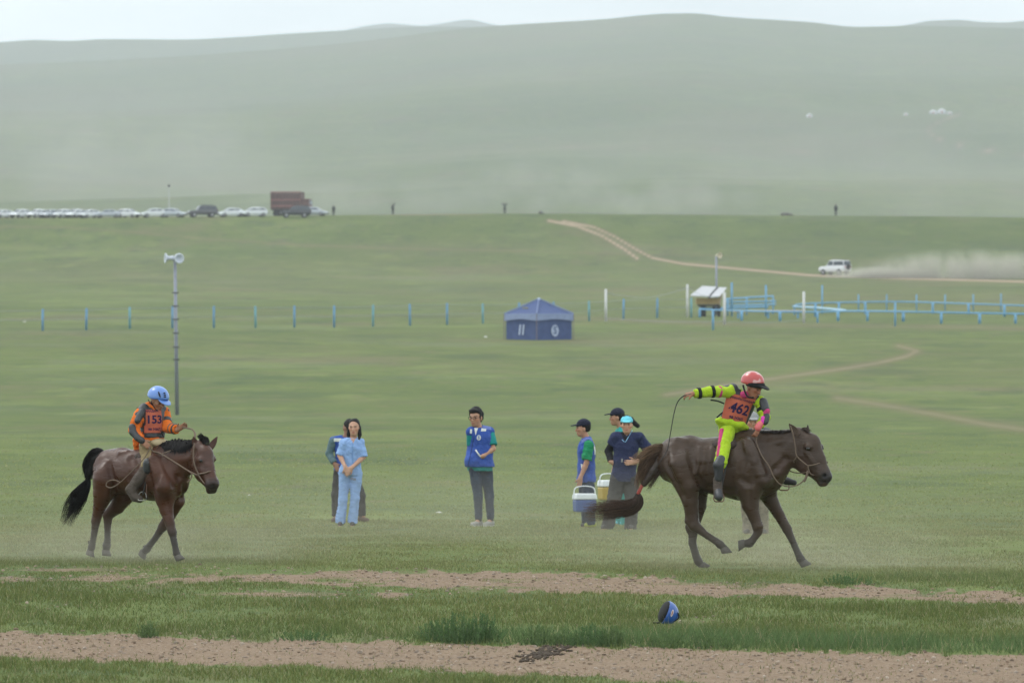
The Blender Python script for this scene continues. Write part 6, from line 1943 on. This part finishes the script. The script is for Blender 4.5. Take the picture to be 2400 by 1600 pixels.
# ---- far onlookers on the ridge
def far_person(px, label, top_c, leg_c, arms, h=1.68, rz=0.0):
    d_ = 846.0; x = (px - 1200) * d_ / F
    t = thing('person', label, 'person', (x, d_, float(ground_z(x, d_)) - .02), rz, 'onlookers on the ridge')
    S = SDF(.03); k = h / 1.7
    S.chain([((0, 0, .95 * k), .15), ((0, 0, 1.25 * k), .17), ((0, 0, 1.42 * k), .12)], .05)
    S.ell((0, 0, 1.58 * k), (.09, .10, .12), None, .03)
    for q in (-1, 1):
        S.chain([((q * .09, 0, .92 * k), .10), ((q * .11, -.02, .48 * k), .075), ((q * .12, 0, .06), .06)], .05)
        S.cap((q * .12, 0, .05), (q * .12, -.14, .05), .05, .045, .03)
        S.chain([((q * .17, 0, 1.38 * k), .065), (arms[0 if q < 0 else 1][0], .055), (arms[0 if q < 0 else 1][1], .045)], .04)
    def cf(V):
        c = np.tile(np.array(top_c, float), (len(V), 1)); c[V[:, 2] < .95 * k] = leg_c
        c[V[:, 2] > 1.50 * k] = (.12, .07, .05); c[V[:, 2] > 1.62 * k] = (.012, .01, .01)
        return c
    sdf_obj('body', S, M_skin, t, cf)
dn = lambda q: ((q * .22, 0, 1.12), (q * .22, -.08, .88))
far_person(782, 'dark figure standing alone just right of the parked cars', (.03, .03, .032), (.02, .02, .022), [dn(-1), dn(1)], 1.5)
far_person(921, 'far figure with one arm raised on the ridge', (.05, .05, .045), (.03, .03, .03), [dn(-1), ((.28, 0, 1.50), (.22, 0, 1.80))], 1.6)
far_person(1183, 'far figure with both elbows out where the track tops the ridge', (.10, .11, .10), (.025, .025, .027), [((-.36, 0, 1.30), (-.30, 0, 1.62)), ((.36, 0, 1.30), (.28, 0, 1.60))], 1.6)
far_person(1959, 'far figure alone at the right of the ridge', (.03, .032, .03), (.025, .025, .025), [dn(-1), dn(1)], 1.75)
# low boulders near him
for px, w_ in ((1838, 1.0), (1848, 1.4), (1268, .7)):
    d_ = 846.0; x = (px - 1200) * d_ / F
    o = MB().ellip((0, 0, .1), (w_ * .6, .4, .28), Matrix.Rotation(R(12), 3, 'Y'), 9, 6).build('boulder', mat('dark_stone', (.09, .08, .07), var=.3, bump=.5, bscale=4), None, smooth=True)
    o.location = (x, d_, float(ground_z(x, d_)))
    tag(o, {1838: 'low brown boulder on the ridge, left of a touching pair', 1848: 'larger low brown boulder on the ridge near the far right figure', 1268: 'small stone on the ridge where the track crests'}[px], 'boulder')

# ---- white round felt tents on the far hillside
M_felt = mat('white_felt', (.55, .56, .57), rough=.9, var=.04)
for k, (px, py, sz, lb) in enumerate([(2187, 268, 1.0, 'left white felt tent of the far cluster by the curving track'), (2207, 267, 1.15, 'middle white felt tent of the far cluster by the curving track'),
        (2226, 269, .7, 'small right felt tent of the far cluster by the curving track'), (1897, 275, .8, 'lone white felt tent on the distant slope'), (2123, 271, .6, 'faint lone felt tent left of the far cluster')]):
    g, s_ = ground_at(px, py)
    t = thing('felt_tent', lb, 'tent', g, 0, 'felt tents on the far hillside')
    r0 = 2.3 * sz
    MB().lathe([(r0, -.5), (r0, 1.5 * sz)], (0, 0, 0), 16).build('wall', M_felt, t, smooth=False)
    MB().lathe([(r0 * 1.03, 1.5 * sz), (r0 * .30, 2.5 * sz), (.2, 2.7 * sz)], (0, 0, 0), 16).build('roof', M_felt, t)
    MB().box((0, -r0 - .02, .8 * sz), (.9, .1, 1.5 * sz)).build('door', mat('orange_door', (.35, .12, .05)), t)

# ------------------------------------------------------------------ foreground: helmet, weeds, stones, grass
g, s_ = ground_at(1563, 1461)
hm = thing('riding_helmet', 'blue riding helmet lying on its side in the grass', 'helmet', g)
ax = unit([.84, .22, -.36]); A = frame(ax, UP)          # crown direction; the opening looks left and up
c = np.array([-.012, 0, .098])
M_hb = mat('glossy_blue_shell', (.014, .075, .30), rough=.32, var=.15, scale=12, coat=.4)
M_lin = mat('black_lining', (.005, .005, .006), rough=.95)
S = SDF(.0055); S.ell(c, (.098, .120, .110), A, .01); S.plane(c - ax * .010, -ax, 0); S.ell(c - ax * .015, (.089, .110, .101), A, .003, 's')
sdf_obj('shell', S, M_hb, hm)
S = SDF(.0055); S.ell(c - ax * .003, (.0895, .111, .1015), A, .01); S.plane(c - ax * .022, -ax, 0); S.ell(c - ax * .03, (.074, .095, .086), A, .004, 's')
sdf_obj('lining', S, M_lin, hm)
S = SDF(.0055); S.ell(c - ax * .016 + A[:, 2] * .004, (.088, .036, .100), A, .01); S.plane(c + ax * .02, ax, 0)
sdf_obj('padding', S, mat('black_padding', (.006, .006, .007), rough=.85), hm)
MB().tube(spline([c + np.array([.055, -.02, .060]), c + np.array([.105, -.03, .0]), c + np.array([.118, -.03, -.035]), c + np.array([.100, -.03, -.060]), c + np.array([.06, -.04, -.078])], 18), .0065, 6).build('chin_strap', M_black, hm, smooth=True)
MB().tube(spline([c + np.array([-.05, -.05, -.085]), c + np.array([-.09, -.06, -.088]), c + np.array([-.115, -.06, -.085])], 8), .009, 6).build('strap_end', M_black, hm, smooth=True)
SH = SDF(.006); SH.ell(c, (.098, .120, .110), A, .01)
en = unit([.25, -.95, .1]); eu = unit([.35, 0, 1])
patch('emblem', SH, c + np.array([.035, 0, -.008]), en, eu, lambda v: (-.011 * math.sqrt(max(1 - (2 * v - 1) ** 2, .03)), .011 * math.sqrt(max(1 - (2 * v - 1) ** 2, .03)), (v - .5) * .066), mat('pale_badge', (.55, .50, .52)), hm, .003, nu=6, nv=10)
patch('emblem_centre', SH, c + np.array([.035, 0, -.008]), en, eu, lambda v: (-.005 * math.sqrt(max(1 - (2 * v - 1) ** 2, .03)), .005 * math.sqrt(max(1 - (2 * v - 1) ** 2, .03)), (v - .5) * .046), mat('copper_badge', (.28, .085, .03)), hm, .0045, nu=4, nv=8)

M_leaf = mat('leaf_green', attr=True, rough=.7, spec=.2, var=.12, scale=3)
_t = M_leaf.node_tree; _b = _t.nodes['Principled BSDF']          # thin blades let light through
_tr = _t.nodes.new('ShaderNodeBsdfTranslucent'); _mx = _t.nodes.new('ShaderNodeMixShader'); _mx.inputs[0].default_value = .45
_src = _b.inputs['Base Color'].links[0].from_socket
_t.links.new(_src, _tr.inputs['Color']); _t.links.new(_b.outputs['BSDF'], _mx.inputs[1]); _t.links.new(_tr.outputs['BSDF'], _mx.inputs[2])
_t.links.new(_mx.outputs['Shader'], _t.nodes['Material Output'].inputs['Surface'])
def tris_obj(name, V, C, parent=None):
    n = len(V) // 3
    return mesh_np(name, V, np.arange(n * 3).reshape(-1, 3), M_leaf, parent, False, C)
def weed(px, py, h, spread, n, label, tone, seed, lean=0.0):
    """bushy feathery weed: upright stems, each set with many narrow leaves"""
    g, s_ = ground_at(px, py)
    t = thing('weed', label, 'plant', g, 0, 'green weeds along the dirt strip')
    r_ = np.random.default_rng(seed); st = MB(); V = []; C = []
    for k in range(n):
        b = np.array([r_.normal() * spread, r_.normal() * spread * .8, -.01])
        hh = h * r_.uniform(.6, 1.08) * math.exp(-(b[0] / spread / 2.2) ** 2)
        tip = b + np.array([r_.normal() * .12 * hh + lean * hh + b[0] * .25, r_.normal() * .12 * hh, hh])
        md = (b + tip) / 2 + np.array([r_.normal() * .01, r_.normal() * .01, 0])
        P = spline([b, md, tip], 6)
        st.tube(P, list(np.linspace(.0028, .001, 6)), 4, False)
        nl = int(26 * hh / .2) + 6
        for j in range(nl):
            u = r_.uniform(.12, 1.0); q = P[min(int(u * 5), 4)] + (P[min(int(u * 5) + 1, 5)] - P[min(int(u * 5), 4)]) * (u * 5 % 1)
            L = r_.uniform(.018, .042) * (1.15 - .55 * u)
            an = r_.uniform(0, 6.28); d = np.array([math.cos(an), math.sin(an), r_.uniform(.5, 1.6)]); d /= np.linalg.norm(d)
            w_ = unit(np.cross(d, [0, 1, .3])) * r_.uniform(.002, .0042)
            V += [q - w_, q + w_, q + d * L]
            cc = np.array(tone) * r_.uniform(.7, 1.35); C += [cc] * 3
    tag(st.build('stem', mat('stem_green', (.055, .09, .03)), t), kind='stuff')
    o = tris_obj('foliage', V, np.array(C), t); tag(o, kind='stuff')
    return t
gr1 = (.090, .158, .060); gr2 = (.112, .168, .064)
weed(1030, 1502, .20, .085, 46, 'feathery weed at the left end of the tallest clump by the dirt strip', gr1, 1)
weed(1078, 1507, .27, .085, 60, 'tallest bushy weed beside the dirt strip', gr1, 2)
weed(1132, 1504, .25, .075, 52, 'dense dark weed at the right end of the tallest clump', gr1, 3)
weed(1262, 1511, .18, .085, 44, 'low feathery weed midway along the dirt strip', gr2, 4)
weed(1330, 1511, .15, .07, 34, 'small loose weed left of the double weed clump', gr2, 5)
weed(1382, 1513, .20, .075, 46, 'upright weed right behind the dark dung', gr1, 6)
weed(1438, 1514, .18, .07, 40, 'weed just right of the dung, left of the lying helmet', gr2, 7)
weed(1560, 1517, .15, .10, 44, 'low spreading weed below the lying helmet', gr2, 8)
weed(1660, 1519, .15, .12, 48, 'low spreading weed below and right of the lying helmet', gr2, 9)
weed(350, 1493, .15, .05, 30, 'grassy tuft at the left of the dirt strip edge', gr2, 10)
weed(715, 1500, .10, .12, 36, 'low leafy patch creeping over the dirt strip edge', gr1, 11)
weed(1990, 1369, .12, .13, 44, 'low green weed by the upper dirt strip at right', gr1, 12)

# ---- horse dung
g, s_ = ground_at(1275, 1530)
dg_ = thing('dung', 'dark scattered horse dung on the lower dirt strip', 'dung', g)
r_ = np.random.default_rng(5); m_ = MB()
M_dung = mat('dark_dung', (.055, .038, .025), rough=.95, var=.3, scale=30, bump=.6)
for k in range(240):
    x = r_.normal() * .12; y = x * 3.2 + r_.normal() * .40
    q = Matrix.Rotation(r_.uniform(0, 6), 3, 'Z') @ Matrix.Rotation(r_.uniform(0, 6), 3, 'X')
    rr_ = r_.uniform(.006, .019)
    zz = float(ground_z(g[0] + x, g[1] + y)) - g[2]
    m_.ellip((x, y, zz + rr_ * .5), (rr_ * 1.5, rr_ * 1.2, rr_ * .6), Matrix.Rotation(r_.uniform(0, 6), 3, 'Z'), 6, 4)
tag(m_.build('clods', M_dung, dg_, smooth=True), kind='stuff')
for k, (px, py, lb) in enumerate([(1030, 1202, 'crumpled white scrap of paper on the grass between the two groups'), (584, 1162, 'tiny white scrap of paper in the grass left of the woman in scrubs'), (58, 756, 'small white scrap beside the left end of the blue posts'), (1138, 791, 'pale scrap on the grass left of the blue tent')]):
    g, s_ = ground_at(px, py)
    m_ = MB(); r_ = np.random.default_rng(k)
    vs = [(math.cos(a) * r_.uniform(.6, 1.1), math.sin(a) * r_.uniform(.6, 1.1), r_.uniform(.1, .6)) for a in np.linspace(0, 6.28, 9)[:-1]] + [(0, 0, .9)]
    m_.add([(x * 7 / s_ * (1.4 if k == 0 else .8), y * 5 / s_, z * 5 / s_) for x, y, z in vs], [(i_, (i_ + 1) % 8, 8) for i_ in range(8)])
    o = m_.build('paper_scrap', mat('crumpled_paper', (.48, .47, .42), rough=.9), None); o.location = [float(q_) for q_ in g]
    tag(o, lb, 'litter')

# ---- gravel on the dirt strips
def stones(n, seed):
    r_ = np.random.default_rng(seed)
    d = 36 + 27 * r_.uniform(0, 1, n * 6) ** .8
    px = r_.uniform(-250, 2650, len(d)); x = (px - 1200) * d / F
    z = ground_z(x, d); dm, _ = ground_masks(x, d, z)
    k = np.nonzero(r_.uniform(0, 1, len(d)) < dm * .95)[0][:n]
    return x[k], d[k], z[k]
x, y, z = stones(15000, 3)
r_ = np.random.default_rng(9)
ico = np.array([(0, 0, 1), (.89, 0, .45), (.28, .85, .45), (-.72, .53, .45), (-.72, -.53, .45), (.28, -.85, .45), (.72, .53, -.3), (-.28, .85, -.3), (-.89, 0, -.3), (-.28, -.85, -.3), (.72, -.53, -.3)])
icf = np.array([(0,1,2),(0,2,3),(0,3,4),(0,4,5),(0,5,1),(1,6,2),(2,6,7),(2,7,3),(3,7,8),(3,8,4),(4,8,9),(4,9,5),(5,9,10),(5,10,1),(1,10,6)])
n = len(x); sz = .0035 + .017 * r_.uniform(0, 1, n) ** 6
a = r_.uniform(0, 6.28, n); ca, sa = np.cos(a), np.sin(a)
jit = 1 + r_.normal(size=(n, len(ico), 1)) * .18
Vs = ico[None] * jit * np.stack([sz * r_.uniform(.8, 1.5, n), sz, sz * r_.uniform(.4, .8, n)], -1)[:, None, :]
Vs = np.stack([Vs[..., 0] * ca[:, None] - Vs[..., 1] * sa[:, None], Vs[..., 0] * sa[:, None] + Vs[..., 1] * ca[:, None], Vs[..., 2]], -1)
Vs = Vs + np.stack([x, y, z + sz * .25], -1)[:, None, :]
tone = np.array([(.24, .17, .12), (.28, .21, .155), (.16, .115, .08), (.32, .26, .21), (.21, .165, .13)])[r_.integers(0, 5, n)] * r_.uniform(.7, 1.25, (n, 1))
M_stone = mat('gravel_stone', attr=True, rough=.9, spec=.2, var=.15, scale=30)
go = mesh_np('gravel', Vs.reshape(-1, 3), (icf[None] + np.arange(n)[:, None, None] * len(ico)).reshape(-1, 3), M_stone, None, False, np.repeat(tone, len(ico), 0))
tag(go, 'small stones scattered over the two dirt strips', 'gravel', kind='stuff')

# ---- grass blades
def blades(n, d0, d1, w0, h0, h1, seed, clump=1.0, pw=1.0):
    r_ = np.random.default_rng(seed)
    d = np.sqrt(r_.uniform(d0 ** 2, d1 ** 2, n))
    px = r_.uniform(-260, 2660, n); x = (px - 1200) * d / F
    z = ground_z(x, d)
    dm, tr = ground_masks(x, d, z); tl = tall_grass(x, d, z)
    cl = fbm(x * 1.3, d * .9, seed, 4); cl2 = fbm(x * 6, d * 5, seed + 3, 3)
    keep = r_.uniform(0, 1, n) < np.clip(1.25 - dm * 1.75, 0.05, 1) * np.clip(.25 + 1.6 * (cl - .25) + .8 * (cl2 - .4), .12, 1) * (1 - sstep(78, 205, d)) ** 1.3
    x, y, z, cl, cl2, tl, dm = [q[keep] for q in (x, d, z, cl, cl2, tl, dm)]
    n = len(x)
    h = (1 - .40 * sstep(54, 59, y)) * (1 - .45 * sstep(70, 190, y)) * (h0 + (h1 - h0) * r_.uniform(0, 1, n) ** 1.6) * (.22 + 1.55 * np.clip(cl * .7 + cl2 * .5 - .08, .1, 1.2)) * (1 - .45 * np.clip(dm, 0, 1)) * (1 + 1.7 * tl)
    stalk = r_.uniform(0, 1, n) < .012 * (1 - sstep(58, 66, y))
    h = np.where(stalk, h * 1.7 + .02, h)
    w = w0 * r_.uniform(.6, 1.4, n); w = np.where(stalk, w * .5, w)
    a = r_.uniform(0, 6.28, n)
    ln = r_.normal(size=(n, 2)) * .42 * h[:, None]
    b = np.stack([x, y, z - .004], -1)
    sv = np.stack([np.cos(a), np.sin(a) * .5, np.zeros(n)], -1) * w[:, None]
    tip = b + np.stack([ln[:, 0], ln[:, 1], h], -1)
    V = np.stack([b - sv, b + sv, tip], 1)
    big = fbm(x / 5.0, y / 7.0, 31, 4)
    cA = np.array([.124, .144, .045]); cB = np.array([.170, .174, .062]); cC = np.array([.090, .128, .042]); cD = np.array([.29, .255, .145]); cT = np.array([.100, .158, .062])
    t = np.clip((big - .3) * 2.2, 0, 1)[:, None]
    c = cA * (1 - t) + cB * t
    u = r_.uniform(0, 1, n)
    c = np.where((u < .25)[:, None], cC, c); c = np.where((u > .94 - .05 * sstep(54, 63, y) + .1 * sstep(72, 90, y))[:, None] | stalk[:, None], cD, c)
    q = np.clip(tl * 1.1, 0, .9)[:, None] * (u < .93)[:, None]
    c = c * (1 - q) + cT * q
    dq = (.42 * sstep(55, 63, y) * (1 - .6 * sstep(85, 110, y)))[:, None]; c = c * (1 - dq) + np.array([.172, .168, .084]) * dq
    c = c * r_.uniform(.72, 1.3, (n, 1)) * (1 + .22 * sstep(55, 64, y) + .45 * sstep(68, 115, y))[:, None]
    return V.reshape(-1, 3), np.repeat(c, 3, 0)
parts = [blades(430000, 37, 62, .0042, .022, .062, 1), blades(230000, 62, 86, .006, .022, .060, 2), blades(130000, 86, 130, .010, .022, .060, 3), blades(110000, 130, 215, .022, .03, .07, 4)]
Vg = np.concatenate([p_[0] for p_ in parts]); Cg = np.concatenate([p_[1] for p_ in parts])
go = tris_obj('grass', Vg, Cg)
tag(go, 'short steppe grass covering the meadow', 'grass', kind='stuff')

# ------------------------------------------------------------------ dust in the air
def dust(name, c, size, dens, colr, seed, nscale=2.0, lo=.35, hi=.7, rough=.6, stretch=(1, 1, 1), label=None, floor=True):
    m = bpy.data.materials.new(name); m.use_nodes = True
    t = m.node_tree; t.nodes.clear(); N = t.nodes.new
    o_ = N('ShaderNodeOutputMaterial'); v = N('ShaderNodeVolumePrincipled')
    v.inputs['Color'].default_value = (*colr, 1); v.inputs['Anisotropy'].default_value = .2
    co = N('ShaderNodeTexCoord'); mp = N('ShaderNodeMapping'); mp.inputs['Scale'].default_value = [1 / q for q in size]
    lk(t, co.outputs['Object'], mp.inputs['Vector'])
    ln = N('ShaderNodeVectorMath'); ln.operation = 'LENGTH'; lk(t, mp.outputs['Vector'], ln.inputs[0])
    fo = N('ShaderNodeMapRange'); fo.interpolation_type = 'SMOOTHSTEP'; fo.inputs['From Min'].default_value = 1.0; fo.inputs['From Max'].default_value = .15
    lk(t, ln.outputs['Value'], fo.inputs['Value'])
    mp2 = N('ShaderNodeMapping'); mp2.inputs['Scale'].default_value = [nscale * s / max(size) for s in stretch]; mp2.inputs['Location'].default_value = (seed * 3.1, seed * 1.7, seed)
    lk(t, co.outputs['Object'], mp2.inputs['Vector'])
    no = N('ShaderNodeTexNoise'); no.inputs['Scale'].default_value = 1.0; no.inputs['Detail'].default_value = 4; no.inputs['Roughness'].default_value = rough
    lk(t, mp2.outputs['Vector'], no.inputs['Vector'])
    nr_ = N('ShaderNodeMapRange'); nr_.inputs['From Min'].default_value = lo; nr_.inputs['From Max'].default_value = hi
    lk(t, no.outputs['Fac'], nr_.inputs['Value'])
    a = N('ShaderNodeMath'); a.operation = 'MULTIPLY'; lk(t, fo.outputs['Result'], a.inputs[0]); lk(t, nr_.outputs['Result'], a.inputs[1])
    b = N('ShaderNodeMath'); b.operation = 'MULTIPLY'; lk(t, a.outputs['Value'], b.inputs[0]); b.inputs[1].default_value = dens
    lk(t, b.outputs['Value'], v.inputs['Density']); lk(t, v.outputs['Volume'], o_.inputs['Volume'])
    o = MB().ellip((0, 0, 0), size, None, 20, 12).build(name, m, None, smooth=True)
    o.location = [float(q) for q in c]
    return tag(o, label, None, None, 'stuff')
dc_ = (1.0, .95, .80)
g, s_ = ground_at(2060, 652)
dust('dust_plume', g + np.array([12.0, 3.0, .3]), (18, 4.5, 3.8), 1.0, dc_, 1, 8.0, .34, .70, .6, (1, 1, .8))
dust('dust_plume', g + np.array([1.0, 1.2, .1]), (9.0, 3.0, 1.6), 1.3, dc_, 4, 4.0, .2, .6, .5)
# low dust round the hooves
p_ = W(1720, 1300, 60.8)
dust('dust_cloud', (p_[0] + .3, 61.2, .22), (3.6, 2.8, .52), .17, (.96, .90, .72), 2, 3.0, .32, .70, .55, (1, 1, 1.8))
p_ = W(300, 1290, 61.5)
dust('dust_cloud', (p_[0] - .2, 61.6, .22), (3.4, 2.8, .52), .20, (.96, .90, .74), 3, 3.0, .30, .70, .55, (1, 1, 1.8))
dust('dust_cloud', (0, 71.5, .25), (11.0, 9.5, 1.0), .024, (.96, .90, .74), 5, 4.0, .30, .65, .5, (1, 1, 1.5))
# drifting dust over the plain beyond the ridge
for (px, py, dd, sx, sz, de, sd_) in [(270, 380, 2300, 130, 42, .0011, 6), (1260, 440, 1750, 34, 11, .004, 7), (1560, 468, 1700, 38, 9, .004, 8), (1720, 380, 2200, 130, 26, .0005, 9), (2290, 450, 1900, 120, 30, .0006, 10), (880, 470, 1800, 60, 9, .002, 11)]:
    q = W(px, py, dd)
    dust('dust_haze', q, (sx, sx * .5, sz), de * 6.5, (.95, .93, .84), sd_, 3.0, .35, .68, .55)
